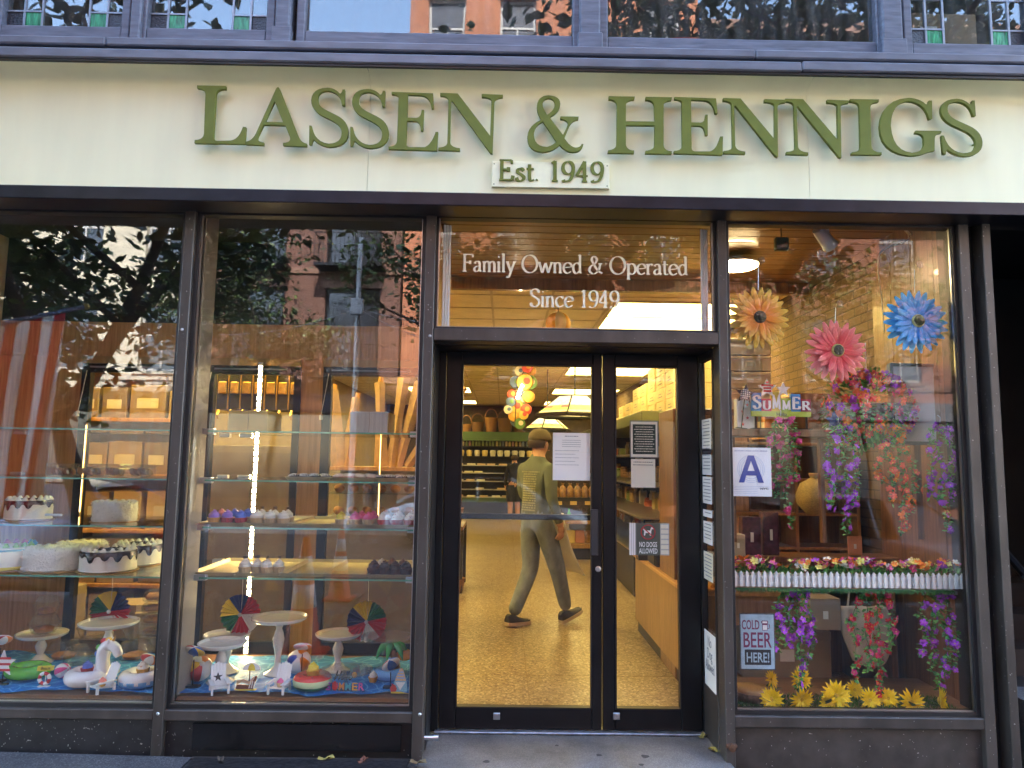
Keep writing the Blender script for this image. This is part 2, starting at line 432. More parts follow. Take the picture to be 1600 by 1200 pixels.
SER = {  # strokes of a humanist serif alphabet ('s' = smooth, 'l' = straight), advance
 'F': ([('l',[(.1,0),(.1,.7)]),('l',[(.02,.01),(.2,.01)]),('l',[(.02,.69),(.44,.69),(.45,.58)]),('l',[(.1,.37),(.33,.37)]),('l',[(.33,.44),(.33,.3)])], .46),
 'a': ([('s',[(.07,.33),(.13,.41),(.24,.4),(.29,.3),(.29,.08),(.36,.01)]),('s',[(.29,.24),(.13,.2),(.06,.1),(.12,.01),(.22,.03),(.29,.1)])], .39),
 'm': ([('l',[(.01,.39),(.09,.42),(.09,0)]),('l',[(.02,.01),(.16,.01)]),('s',[(.09,.32),(.19,.42),(.28,.38),(.31,.26),(.31,0)]),('l',[(.24,.01),(.38,.01)]),('s',[(.31,.32),(.41,.42),(.5,.38),(.53,.26),(.53,0)]),('l',[(.46,.01),(.6,.01)])], .63),
 'n': ([('l',[(.01,.39),(.09,.42),(.09,0)]),('l',[(.02,.01),(.16,.01)]),('s',[(.09,.32),(.19,.42),(.29,.38),(.32,.26),(.32,0)]),('l',[(.25,.01),(.4,.01)])], .43),
 'i': ([('l',[(.01,.39),(.09,.42),(.09,0)]),('l',[(.02,.01),(.17,.01)]),('l',[(.085,.575),(.095,.625)])], .2),
 'l': ([('l',[(.01,.72),(.09,.75),(.09,0)]),('l',[(.02,.01),(.17,.01)])], .2),
 'y': ([('l',[(.05,.42),(.21,.02)]),('s',[(.36,.42),(.26,.16),(.16,-.12),(.1,-.21),(.02,-.18)]),('l',[(-.01,.415),(.12,.415)]),('l',[(.29,.415),(.42,.415)])], .41),
 'O': ([('s',ell(.35,.35,.31,.355))], .72),
 'w': ([('l',[(.04,.42),(.17,.0),(.3,.4)]),('l',[(.3,.4),(.43,.0),(.57,.42)]),('l',[(-.02,.415),(.1,.415)]),('l',[(.5,.415),(.63,.415)])], .62),
 'e': ([('s',[(.05,.22),(.36,.26),(.34,.36),(.23,.42),(.1,.37),(.04,.22),(.09,.06),(.21,0),(.36,.07)])], .4),
 'd': ([('s',[(.33,.36),(.22,.42),(.1,.36),(.05,.21),(.1,.05),(.2,.0),(.33,.1)]),('l',[(.26,.72),(.34,.75),(.34,.02),(.41,.02)])], .44),
 'p': ([('l',[(.01,.39),(.09,.42),(.09,-.21)]),('l',[(.02,-.2),(.17,-.2)]),('s',[(.09,.33),(.2,.42),(.34,.37),(.39,.21),(.34,.05),(.22,0),(.09,.07)])], .44),
 'r': ([('l',[(.01,.39),(.09,.42),(.09,0)]),('l',[(.02,.01),(.18,.01)]),('s',[(.09,.3),(.16,.4),(.22,.42),(.29,.37)])], .31),
 't': ([('s',[(.12,.56),(.12,.1),(.18,.01),(.27,.04)]),('l',[(.02,.41),(.26,.41)])], .28),
 'S': ([('s',[(.4,.57),(.33,.69),(.2,.71),(.08,.62),(.1,.48),(.24,.38),(.38,.28),(.41,.13),(.3,.01),(.16,0),(.06,.12)]),('l',[(.41,.66),(.4,.55)]),('l',[(.05,.03),(.06,.15)])], .48),
 'c': ([('s',[(.34,.34),(.24,.42),(.1,.37),(.04,.21),(.1,.05),(.22,0),(.35,.08)])], .38),
 's': ([('s',[(.27,.34),(.19,.42),(.08,.38),(.08,.28),(.2,.2),(.28,.1),(.2,0),(.09,0),(.03,.1)])], .32),
 '1': ([('l',[(.08,.62),(.19,.69),(.19,0)]),('l',[(.09,.01),(.29,.01)])], .38),
 '9': ([('s',ell(.22,.47,.17,.21)),('s',[(.39,.47),(.36,.22),(.26,.04),(.1,0),(.06,.05)])], .44),
 '4': ([('l',[(.4,.2),(.03,.2),(.29,.69),(.29,0)]),('l',[(.2,.01),(.38,.01)])], .46),
 'E': ([('l',[(.1,0),(.1,.7)]),('l',[(.02,.69),(.42,.69),(.43,.57)]),('l',[(.1,.37),(.32,.37)]),('l',[(.32,.44),(.32,.3)]),('l',[(.02,.01),(.44,.01),(.47,.15)])], .52),
 '&': ([('s',[(.52,.4),(.44,.14),(.24,-.01),(.06,.1),(.1,.28),(.3,.42),(.36,.58),(.25,.7),(.15,.6),(.2,.44),(.4,.14),(.6,.01)]),('l',[(.42,.4),(.6,.4)])], .66),
 'N': ([('l',[(.1,0),(.1,.69),(.54,.02),(.54,.7)]),('l',[(0,.69),(.1,.69)]),('l',[(.02,.01),(.19,.01)]),('l',[(.45,.69),(.63,.69)])], .66),
 'U': ([('s',[(.1,.69),(.1,.2),(.2,.02),(.4,.02),(.5,.2),(.5,.69)]),('l',[(.01,.69),(.2,.69)]),('l',[(.41,.69),(.58,.69)])], .6),
 'M': ([('l',[(.1,0),(.12,.68),(.38,.05),(.64,.68),(.66,0)]),('l',[(.01,.01),(.19,.01)]),('l',[(.57,.01),(.76,.01)]),('l',[(.03,.69),(.13,.69)]),('l',[(.63,.69),(.74,.69)])], .8),
 'R': ([('l',[(.1,0),(.1,.7)]),('s',[(.02,.69),(.28,.69),(.42,.6),(.42,.44),(.28,.36),(.1,.36)]),('l',[(.25,.36),(.5,.01),(.58,.01)]),('l',[(.02,.01),(.19,.01)])], .58),
 '.': ([('l',[(.06,.02),(.07,.06)])], .18), ' ': ([], .26),
}
def serif_glyph(ch, size, thin=.028, thick=.085, depth=.0006, track=0):
    mb = MB(); strokes, adv = SER[ch]
    for k, (kind, pts) in enumerate(strokes):
        P = smooth_line(pts, 5) if kind == 's' else list(pts)
        n = len(P)
        segs = [P] if kind == 's' else [[P[i], P[i+1]] for i in range(n-1)]
        for q, S in enumerate(segs):
            L = []; Rr = []
            for i, p in enumerate(S):
                a = S[max(i-1,0)]; b = S[min(i+1,len(S)-1)]
                dx, dz = b[0]-a[0], b[1]-a[1]; l = math.hypot(dx, dz) or 1e-6
                ang = math.atan2(dz, dx)
                wd = thin + (thick-thin)*abs(math.sin(ang - R(12)))**1.3
                if len(S) == 2 and l < .13 and abs(dz) > abs(dx): wd *= .7
                nx, nz = -dz/l*wd/2, dx/l*wd/2
                L.append((p[0]+nx, p[1]+nz)); Rr.append((p[0]-nx, p[1]-nz))
            y = -depth*(k*.25 + q*.12)
            for i in range(len(S)-1):
                quad = [L[i], L[i+1], Rr[i+1], Rr[i]]
                v = [(x*size, y-depth, z*size) for x, z in quad] + [(x*size, y*.0, z*size) for x, z in quad]
                mb.add(v, [(0,1,2,3),(7,6,5,4),(0,4,5,1),(1,5,6,2),(2,6,7,3),(3,7,4,0)])
    return mb, adv*size
# ================================================================== materials of the place
m_frame = mat('bronze_frame_paint', (.066,.056,.05), .42, .3, var=.35, scale=7, bump=.08, stretch=(1,1,.35), specks=.75)
m_gasket = mat('black_gasket', (.012,.012,.014), .45, var=.3)
m_black = mat('black_door_metal', (.010,.010,.012), .33, .35, var=.3, scale=4)
m_bulk = mat('black_bulkhead_paint', (.013,.013,.016), .5, var=.5, scale=14, bump=.15, specks=.73)
m_bulk2 = mat('brown_bulkhead_paint', (.045,.038,.035), .5, var=.35, scale=10, bump=.1, specks=.75)
m_cream = mat('cream_sign_paint', (.83,.82,.55), .42, var=.035, scale=2.2, stretch=(3,1,.5), detail=8)
m_cream2 = mat('cream_plaque_paint', (.83,.82,.56), .45, var=.06, scale=20, bump=.1)
m_olive = mat('olive_letter_paint', (.15,.172,.03), .6, spec=.25, var=.12, scale=12)
m_trim = mat('blue_grey_trim_paint', (.135,.14,.168), .45, var=.25, scale=18, bump=.12, stretch=(.3,1,1))
m_sash = mat('blue_grey_sash_paint', (.115,.12,.15), .55, var=.3, scale=40, bump=.3, stretch=(.15,1,1))
m_lead = mat('lead_came', (.25,.27,.3), .5, .6)
m_chrome = mat('brushed_steel', (.55,.55,.56), .28, 1., var=.1)
m_white = mat('white_plastic', (.8,.8,.79), .4, var=.04)
m_glass = glass_mat('shop_glass', 1.85, (.995,.995,.995), dirt=.003, ripple=.012)
m_glass_flower = glass_mat('flower_window_glass', 1.45, (.995,.995,.995), dirt=.002, ripple=.012)
m_glass_up = glass_mat('old_upper_glass', 1.9, (.75,.76,.74), dirt=.07, ripple=.045)
m_glass_door = glass_mat('door_glass', 1.45, (.985,.985,.98), dirt=.01, ripple=.01)
m_glass_plain = glass_mat('clear_glass', 1.42, (.97,.985,.975))
m_clear = glass_mat('clear_plastic', 1.5, (.93,.93,.92), dirt=.10)
m_green_glass = mat('green_marbled_glass', (.03,.24,.10), .25, var=.8, scale=22, stretch=(2.5,1,.5), bump=.5)
m_dark_glass = mat('dark_hammered_glass', (.016,.018,.026), .3, var=.5, scale=90, bump=.9)
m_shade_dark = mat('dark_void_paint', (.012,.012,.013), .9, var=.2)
m_wood = wood_mat('warm_wood_veneer', (.42,.20,.055), (.62,.34,.12))
m_wood_dark = wood_mat('dark_wood_panel', (.11,.048,.018), (.22,.10,.038))
m_plank = wood_mat('ceiling_plank_wood', (.17,.085,.03), (.30,.16,.06), axis='Y')
m_counter = wood_mat('oak_counter', (.22,.12,.045), (.33,.19,.08), rough=.4, axis='Z')
m_floor = speckle_mat('terrazzo_floor', (.21,.15,.08), [(.32,.245,.145),(.12,.075,.038),(.42,.345,.225),(.24,.17,.09)], rough=.3, scale=70, big=.85)
m_ceil = mat('ceiling_tile_paint', (.84,.77,.60), .8, var=.10, scale=5, bump=.2)
m_wall_in = mat('interior_wall_paint', (.42,.31,.18), .7, var=.1)
m_tan_brick = brick_mat('tan_interior_brick', (.17,.105,.05), (.21,.135,.065), (.10,.065,.035), .2, .07)
m_walk = speckle_mat('sidewalk_concrete', (.055,.055,.058), [(.075,.075,.08),(.04,.04,.044),(.11,.11,.115)], rough=.75, scale=160, big=.55, bump=.4)
m_step = speckle_mat('step_concrete', (.13,.127,.127), [(.17,.168,.165),(.11,.108,.108)], rough=.6, scale=220, big=.25, bump=.3)
m_asphalt = speckle_mat('asphalt', (.05,.05,.052), [(.06,.06,.06),(.04,.04,.042),(.08,.08,.08)], rough=.85, scale=90, big=.8)
m_kerb = mat('granite_kerb', (.3,.3,.3), .7, var=.2, scale=30)
m_brick_o = brick_mat('orange_brick', (.52,.17,.075), (.58,.21,.095), (.38,.24,.17))
m_brick_r = brick_mat('red_brick', (.33,.125,.075), (.42,.17,.10), (.34,.22,.17))
m_brick_b = brick_mat('brown_brick', (.17,.072,.05), (.21,.092,.064), (.17,.125,.10))
m_stone = mat('pale_limestone', (.50,.45,.34), .8, var=.15, scale=2)
m_brown_stone = mat('brownstone', (.22,.12,.085), .8, var=.15, scale=3)
m_winglass = mat('far_window_glass', (.03,.035,.045), .08, var=.1, spec=.8)
m_win_white = mat('grey_window_paint', (.40,.39,.37), .5)
m_ink = mat('black_ink', (.015,.015,.018), .6, var=0)
m_paper = mat('white_paper', (.80,.80,.78), .6, var=.03)
m_paper_y = mat('cream_paper', (.74,.70,.56), .6, var=.04)

# ================================================================== ground, road, pavement
def sheet(name, m, x0, x1, y0, y1, z00, z10, z01, z11, nx=1, ny=1):
    mb = MB(); vs = []
    for j in range(ny+1):
        for i in range(nx+1):
            u = i/nx; v = j/ny
            z = (z00*(1-u)+z10*u)*(1-v) + (z01*(1-u)+z11*u)*v
            vs.append((x0+(x1-x0)*u, y0+(y1-y0)*v, z))
    mb.add(vs, [(j*(nx+1)+i, j*(nx+1)+i+1, (j+1)*(nx+1)+i+1, (j+1)*(nx+1)+i) for j in range(ny) for i in range(nx)])
    return struct(mb.build(name, m))
sheet('ground', m_asphalt, -160, 160, -160, 160, -.36, -.36, -.36, -.36)
sheet('road', m_asphalt, -60, 60, -13.4, -4.75, -.22, -.32, -.22, -.32)
# pavement: slabs laid on a falling bed, each its own piece where they show
def walk_z(x): return -.012 - .017*x if abs(x) < 12 else -.012-.017*math.copysign(12, x)
bed = sheet('pavement', m_walk, -60, 60, -4.6, .30, -.01, -.06, -.01, -.06, 1, 1)
bed_me = bed.data
for v in bed_me.vertices: v.co.z = -.10 if v.co.x < 0 else -.25
for i, x in enumerate([-4.6,-3.1,-1.6,-.55,1.25,2.75,4.2,5.7]):
    x1 = [-3.1,-1.6,-.55,1.25,2.75,4.2,5.7,7.2][i]
    for y0, y1 in ((-1.5,-.035),(-3.05,-1.5),(-4.6,-3.05)):
        mb = MB(); g = .006
        a, b = walk_z(x+g), walk_z(x1-g)
        vs = [(x+g,y0+g,a),(x1-g,y0+g,b),(x1-g,y1-g,b),(x+g,y1-g,a),(x+g,y0+g,-.3),(x1-g,y0+g,-.3),(x1-g,y1-g,-.3),(x+g,y1-g,-.3)]
        mb.add(vs, [(0,1,2,3),(0,4,5,1),(1,5,6,2),(2,6,7,3),(3,7,4,0)])
        mb.build('paving_slab', m_walk, bed)
struct(MB().box(-60,60,-4.75,-4.6,-.4,-.07, bev=.01).build('kerb', m_kerb))
struct(MB().box(-60,60,-13.55,-13.4,-.4,-.12, bev=.01).build('kerb', m_kerb))
sheet('far_pavement', m_walk, -60, 60, -18, -13.55, -.14, -.14, -.14, -.14)

# ================================================================== the shop building
bld = thing('shop_building', 'dark framed bakery shop front with blue-grey upper windows and cream fascia', 'building', (0,0,0))
def bpart(name, m, boxes, bev=.004, parent=bld, smooth=False):
    mb = MB()
    for b in boxes: mb.box(*b, bev=bev)
    return mb.build(name, m, parent, smooth)
XL, XR = -3.62, 3.75
GY = .06                                   # glass plane
z_sill_top = ZZ(240,1110,0); z_sill_bot = ZZ(240,1126,0)
z_head = ZZ(480,330,0); z_head_top = ZZ(480,312,0)
z_sign_b = ZZ(800,305,-.14); z_sign_t = ZZ(800,112,-.14)
# mass of the building above and beside the shop
bpart('upper_wall', m_brown_stone, [(-9,9,.02,17.6,6.35,23.)], 0)
bpart('side_wall', m_brown_stone, [(-9,XL-.02,.02,17.6,-.3,6.35)], 0)
bpart('side_wall', m_brown_stone, [(XR+.62,9,.02,17.6,-.3,6.35)], 0)
bpart('rear_wall', m_brown_stone, [(XL-.02,XR+.62,17.5,17.6,-.3,6.35)], 0)
# mullions and rails
MULL = [(-3.36,-3.30),(XX(290.5,330,0),XX(306,330,0)),(XX(666.5,330,0),XX(682,330,0)),(XX(1120,330,0),XX(1134,340,0)),(XX(1496,345,0),XX(1512,345,0))]
for a, b in MULL: bpart('mullion', m_frame, [(a,b,-.004,.12,-.12,z_head+.001)])
bpart('head_rail', m_frame, [(XL,XR,0,.12,z_head,z_head_top)])
bpart('head_board', m_gasket, [(XL,XR,.02,.30,z_head_top,z_sign_b+.35)], 0)
bpart('pillar', m_frame, [(XX(1530,345,0),XX(1543,345,0),-.02,.35,-.25,z_head_top+.06)])
bpart('pillar_side', m_gasket, [(MULL[4][1],XX(1530,345,0),.07,.30,-.25,z_head_top)], 0)
sill_spans = [(XL,MULL[1][0]),(MULL[1][1],MULL[2][0]),(MULL[3][1],MULL[4][0])]
for k,(a, b) in enumerate(sill_spans):
    zt = ZZ([120,480,1340][k], [1108,1112,1121][k], 0); zb = ZZ([120,480,1340][k],[1124,1129,1139][k],0)
    bpart('sill_rail', m_frame, [(a,b,0,.12,zb,zt)])
    bpart('bulkhead', [m_bulk,m_bulk,m_bulk2][k], [(a,b,.035,.11,-.25,zb)], 0)
# window units: gasket frame + pane
def window(a, b, zb, zt, name='shop_window', gask=.022, gm=None, y=GY, m=None):
    mb = MB(); g = gask; gm = gm or m_gasket
    mb.box(a,a+g,y-.035,y+.03,zb,zt); mb.box(b-g,b,y-.035,y+.03,zb,zt); mb.box(a+g,b-g,y-.035,y+.03,zt-g,zt); mb.box(a+g,b-g,y-.035,y+.03,zb,zb+g)
    o = mb.build(name, gm, bld)
    e = MB()                               # bright aluminium bead round the glass
    for q in ((a+g,a+g+.006,zb+g,zt-g),(b-g-.006,b-g,zb+g,zt-g),(a+g+.006,b-g-.006,zb+g,zb+g+.006)): e.box(q[0],q[1],y-.018,y-.006,q[2],q[3])
    e.build('glazing_bead', m_chrome, o)
    MB().box(a+g*.5,b-g*.5,y,y+.008,zb+g*.5,zt-g*.5).build('pane', m or m_glass, o)
    return o
for k,(a, b) in enumerate([(MULL[0][1],MULL[1][0]),(MULL[1][1],MULL[2][0]),(MULL[3][1],MULL[4][0])]):
    zt = ZZ([120,480,1340][k], [1108,1112,1121][k], 0)
    window(a, b, zt, z_head, m=m_glass_flower if k == 2 else None)
window(XL, MULL[0][0], z_sill_top, z_head)
# entrance: transom bar, transom light, recessed doors
EXL, EXR = MULL[2][1], MULL[3][0]
z_tb_t, z_tb_b = ZZ(900,516,0), ZZ(900,535,0)
bpart('transom_bar', m_frame, [(EXL,EXR,-.002,.13,z_tb_b,z_tb_t)])
transom = window(EXL, EXR, z_tb_t, z_head, 'transom_window', gask=.014, m=m_glass_door)
bpart('recess_soffit', m_gasket, [(EXL,EXR,.13,.50,z_tb_b-.004,z_tb_b+.05)], 0)
DY = .42
bpart('recess_side', m_gasket, [(EXL-.05,EXL+.004,.12,DY+.06,-.05,z_tb_b)], 0)
# right return: dark panel, glass above with notices
bpart('return_panel', m_frame, [(EXR-.004,EXR+.03,.12,DY+.06,-.15,.30)], .003)
ret = bpart('return_window', m_gasket, [(EXR-.002,EXR+.03,.12,.15,.30,z_tb_b),(EXR-.002,EXR+.03,DY-.02,DY+.06,.30,z_tb_b),(EXR-.002,EXR+.03,.15,DY-.02,.30,.33),(EXR-.002,EXR+.03,.15,DY-.02,z_tb_b-.05,z_tb_b)], 0)
MB().box(EXR+.008,EXR+.015,.15,DY-.02,.33,z_tb_b-.05).build('pane', m_glass_plain, ret)
zd_t = ZZ(820,546,DY); zd_b = 0.012
dxl, dxm, dxr = XX(692,850,DY), XX(940.5,850,DY), XX(1093,850,DY)
bpart('door_frame', m_black, [(EXL+.004,dxl-.003,DY-.03,DY+.06,.0,z_tb_b-.004),(dxr+.003,EXR-.004,DY-.03,DY+.06,.0,z_tb_b-.004),(dxl-.003,dxr+.003,DY-.03,DY+.06,zd_t+.003,z_tb_b-.004)], .003)
def door(x0, x1, gx0, gx1, zg0, zg1):
    o = bpart('door', m_black, [(x0,gx0,DY-.02,DY+.03,zd_b,zd_t),(gx1,x1,DY-.02,DY+.03,zd_b,zd_t),(gx0,gx1,DY-.018,DY+.028,zg1,zd_t),(gx0,gx1,DY-.018,DY+.028,zd_b,zg0)], .004)
    b = MB(); g = .008
    b.box(gx0,gx0+g,DY-.024,DY+.02,zg0,zg1); b.box(gx1-g,gx1,DY-.024,DY+.02,zg0,zg1); b.box(gx0+g,gx1-g,DY-.024,DY+.02,zg0,zg0+g); b.box(gx0+g,gx1-g,DY-.024,DY+.02,zg1-g,zg1)
    b.build('glazing_bead', m_gasket, o)
    MB().box(gx0,gx1,DY+.004,DY+.011,zg0,zg1).build('pane', m_glass_door, o)
    return o
zg0, zg1 = ZZ(815,1105,DY), ZZ(815,570,DY)
doorL = door(dxl, dxm-.003, XX(717,850,DY), XX(925,850,DY), zg0, zg1)
doorR = door(dxm+.003, dxr, XX(960.5,850,DY), XX(1061,850,DY), zg0, zg1)
hx = XX(929.5,840,DY-.06)
MB().box(hx-.028,hx+.02,DY-.075,DY-.05,ZZ(930,868,DY-.06),ZZ(930,796,DY-.06),bev=.004).box(hx-.02,hx+.01,DY-.05,DY-.02,ZZ(930,860,DY-.06),ZZ(930,852,DY-.06)).box(hx-.02,hx+.01,DY-.05,DY-.02,ZZ(930,812,DY-.06),ZZ(930,804,DY-.06)).build('pull_handle', mat('satin_dark_handle',(.06,.06,.065),.35,.6), doorL)
zb = ZZ(820,807,DY+.07)
MB().box(XX(716,807,DY),XX(925,807,DY),DY+.04,DY+.07,zb-.017,zb+.017,bev=.004).build('push_bar', mat('dark_bar_metal',(.03,.03,.035),.35,.5), doorL)
p = pt(934.5,889,DY-.02)
MB().lathe([(.0,0),(.017,0),(.017,.008),(.010,.010),(.009,.006),(0,.006)],18,rot=Matrix.Rotation(PI/2,3,'X'),c=(p.x,DY-.02,p.z)).build('lock_cylinder', m_chrome, doorL, smooth=40)
for px, par in ((776,doorL),(963,doorR)):
    p = pt(px,1119,DY-.02)
    MB().box(p.x-.02,p.x+.02,DY-.028,DY-.019,p.z-.018,p.z+.02,bev=.002).box(p.x-.008,p.x+.008,DY-.033,DY-.028,p.z-.01,p.z+.01).build('floor_bolt_plate', m_chrome, par)
bpart('threshold', mat('worn_aluminium',(.42,.42,.44),.4,.8,var=.3,scale=20), [(dxl-.02,dxr+.03,DY-.06,DY+.05,-.02,.009)], .003)
struct(bpart('entrance_step', m_step, [(EXL-.02,EXR+.03,-.5,DY-.06,-.28,.0)], .01, parent=None))
# white blinds stacked at each end of the transom
for p0, p1 in ((691.5,704),(1095,1107)):
    x0, x1 = XX(p0,430,.11), XX(p1,430,.11); n = 3
    for i in range(n):
        MB().box(x0+(x1-x0)*i/n+.001,x0+(x1-x0)*(i+1)/n-.002,.105+.004*i,.122+.004*i,z_tb_t+.016,z_head-.03,bev=.002).build('blind_slat', m_white, transom)
# screws on the mullions
for px, py in ((285,515),(672,525),(247,1115),(656,1116),(672,331)):
    p = pt(px,py,0); MB().lathe([(0,.004),(.006,.003),(.009,0)],10,rot=Matrix.Rotation(PI/2,3,'X'),c=(p.x,-.004,p.z)).build('screw', m_chrome, bld)
# door stops low on the mullions
p = pt(672,1152,-.01); MB().lathe([(.011,0),(.011,.05),(.016,.05),(.016,.075),(0,.078)],14,rot=Matrix.Rotation(PI/2,3,'Y'),c=(p.x-.03,-.015,p.z)).build('door_stop', m_chrome, bld, smooth=40)
p = pt(1143,1166,-.01); MB().box(p.x-.03,p.x+.03,-.02,0,p.z-.012,p.z+.012,bev=.006).lathe([(.02,0),(.02,.03),(0,.032)],12,rot=Matrix.Rotation(PI/2,3,'X'),c=(p.x,-.0,p.z-.004)).build('door_hook', mat('rusty_iron',(.12,.06,.035),.8,.4,var=.5,scale=30), bld)

# cornice and sill strips over the sign
c2t, c2b = ZZ(0,72,-.27), ZZ(0,88,-.27)
c1t, c1b = ZZ(0,54,-.23), ZZ(0,67.5,-.23)
for x0, x1, dz in ((-6,XX(1253,105,-.27),0),(XX(1253,105,-.27)+.004,6,.006)):
    bpart('cornice', m_trim, [(x0,x1,-.275,.02,c2b+dz,c2t+dz)], .008)
bpart('cornice_soffit', m_gasket, [(-6,6,-.262,.018,c2b-.012,c2b)], 0)
for x0, x1 in ((-6,XX(165,60,-.23)),(XX(165,60,-.23)+.003,XX(1180,85,-.23)),(XX(1180,85,-.23)+.003,6)):
    bpart('window_sill', m_trim, [(x0,x1,-.235,.02,c1b,c1t)], .008)
bpart('sill_gap', m_gasket, [(-6,6,-.21,.018,c2t+.001,c1b-.001)], 0)
bpart('sill_top', m_trim, [(-6,6,-.20,.015,c1t-.002,c1t+.012)], 0)
# upper windows: sashes with leaded lights
uz0 = c1t+.01; ug = ZZ(100,43,-.02); uzt = 6.3
def upanel(px0, px1, leaded):
    y = 0.0
    x0, x1 = XX(px0,35,y), XX(px1,35,y)
    gz = ug
    o = bpart('upper_window', m_sash, [(x0-.05,x0,-.045,.05,uz0,uzt),(x1,x1+.05,-.045,.05,uz0,uzt),(x0,x1,-.04,.05,uz0,gz),(x0,x1,-.04,.05,uzt-.1,uzt)], .006)
    if not leaded:
        MB().box(x0,x1,0,.006,gz,uzt-.1).build('pane', m_glass_up, o); return o
    sq = .105
    w_ = x1-x0; xs = [x0, x0+sq, x0+2*sq, x1-2*sq, x1-sq, x1]
    rows = [gz, gz+sq*1.03]
    while rows[-1] + .19 < uzt-.15: rows.append(rows[-1]+.19)
    rows.append(uzt-.1)
    lead = MB()
    for x in xs[1:-1]: lead.box(x-.006,x+.006,-.006,.012,gz,uzt-.1)
    for i, z in enumerate(rows[1:-1]):
        lead.box(x0,xs[2]-.006,-.005,.011,z-.005,z+.005); lead.box(xs[3]+.006,x1,-.005,.011,z-.005,z+.005)
    lead.build('lead_came', m_lead, o)
    for i in range(5):
        if i == 2: MB().box(xs[2]+.006,xs[3]-.006,0,.005,gz,uzt-.1).build('pane', m_glass_up, o); continue
        for j in range(len(rows)-1):
            m = m_glass_up
            if j == 0: m = m_dark_glass if i in (0,4) else m_green_glass
            MB().box(xs[i]+.005,xs[i+1]-.005,0,.005,rows[j]+.004,rows[j+1]-.004).build('pane', m, o)
    return o
upanel(10,196,True); upanel(235,420,True); upanel(480,894,False); upanel(948,1363,False); upanel(1418,1602,True); upanel(-215,-30,True)
for px0, px1 in ((432,455),(905,937),(1374,1406)):
    x0, x1 = XX(px0,40,-.05), XX(px1,40,-.05)
    bpart('window_post', m_sash, [(x0,x1,-.085,.05,uz0,uzt)], .01)
    bpart('post_foot', m_sash, [(x0-.012,x1+.012,-.10,-.04,uz0,uz0+.16)], .006)
bpart('window_post', m_sash, [(XX(206,40,-.05),XX(222,40,-.05),-.075,.05,uz0,uzt)], .008)
bpart('window_post', m_sash, [(XX(-25,40,0),XX(-2,40,0),-.075,.05,uz0,uzt)], .008)
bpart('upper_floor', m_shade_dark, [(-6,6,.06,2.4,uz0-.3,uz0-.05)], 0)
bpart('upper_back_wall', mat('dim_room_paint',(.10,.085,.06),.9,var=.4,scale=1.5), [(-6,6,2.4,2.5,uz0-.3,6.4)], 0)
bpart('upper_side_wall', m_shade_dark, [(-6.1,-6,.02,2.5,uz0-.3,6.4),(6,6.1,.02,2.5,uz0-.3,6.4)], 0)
# cellar hatch, board
hatch = thing('cellar_hatch', 'dark steel cellar hatch set in pavement below middle window', 'hatch', (XX(470,1195,-.05),-.4,walk_z(-1.2)))
a, b = XX(305,1192,-.06), XX(640,1192,-.06)
ht = MB().box(a,b,-.75,-.075,walk_z(-1.2)+.004,walk_z(-1.2)+.018,bev=.003)
plate = ht.build('plate', mat('hatch_steel',(.045,.045,.05),.5,.7,var=.4,scale=40,bump=.5), hatch, world=True)
MB().box(a-.02,b+.02,-.79,-.755,walk_z(-1.2),walk_z(-1.2)+.014).box(a-.02,b+.02,-.07,-.05,walk_z(-1.2),walk_z(-1.2)+.014).build('rim', m_bulk2, hatch, world=True)
b0 = pt(302,1130,.01); b1 = pt(627,1137,.01)
mb = MB().box(b0.x,b1.x,-.006,.006,walk_z(-1.5)+.02,b0.z); mb.xform(Matrix.Translation((0,.012,0)))
bd = mb.build('base_board', mat('glossy_black_board',(.008,.008,.009),.25,var=.5,scale=3)); tag(bd, 'glossy black board fixed against the base below the middle window', 'board')
# fallen leaves on the pavement
for i,(px,py,rz,c) in enumerate(((511,1187,.3,(.30,.25,.06)),(567,1190,1.2,(.20,.07,.04)),(345,1189,2.,(.10,.07,.05)),(1098,1152,.8,(.35,.28,.07)),(1117,1174,2.4,(.30,.26,.06)),(655,1193,0,(.16,.12,.06)))):
    q = on_floor(px,py,.006 if px > 690 else walk_z(-1.5)+.008)
    mb = MB(); n = 9; vs = [(0,0,.004)]
    for k in range(n):
        t = 2*PI*k/n; r = .03*(1+.35*math.cos(2*t))*(1+.2*((k*7)%3)); vs.append((r*math.cos(t),.6*r*math.sin(t),.003+.008*((k*5)%3)))
    mb.add(vs, [(0,1+k,1+(k+1)%n) for k in range(n)])
    o = mb.build('fallen_leaf', mat('dry_leaf_%d'%i, c, .8, var=.3, scale=30)); o.location = q; o.rotation_euler = (0,0,rz)
    tag(o, ['yellowing fallen leaf below the middle window, by the black board','reddish fallen leaf below the middle window near the mullion','small dark fallen leaf at the foot of the black board','yellow fallen leaf at the inner corner of the door step','yellow fallen leaf against the return panel at the step','small brown leaf near the door stop'][i], 'leaf', 'fallen leaves on the pavement')

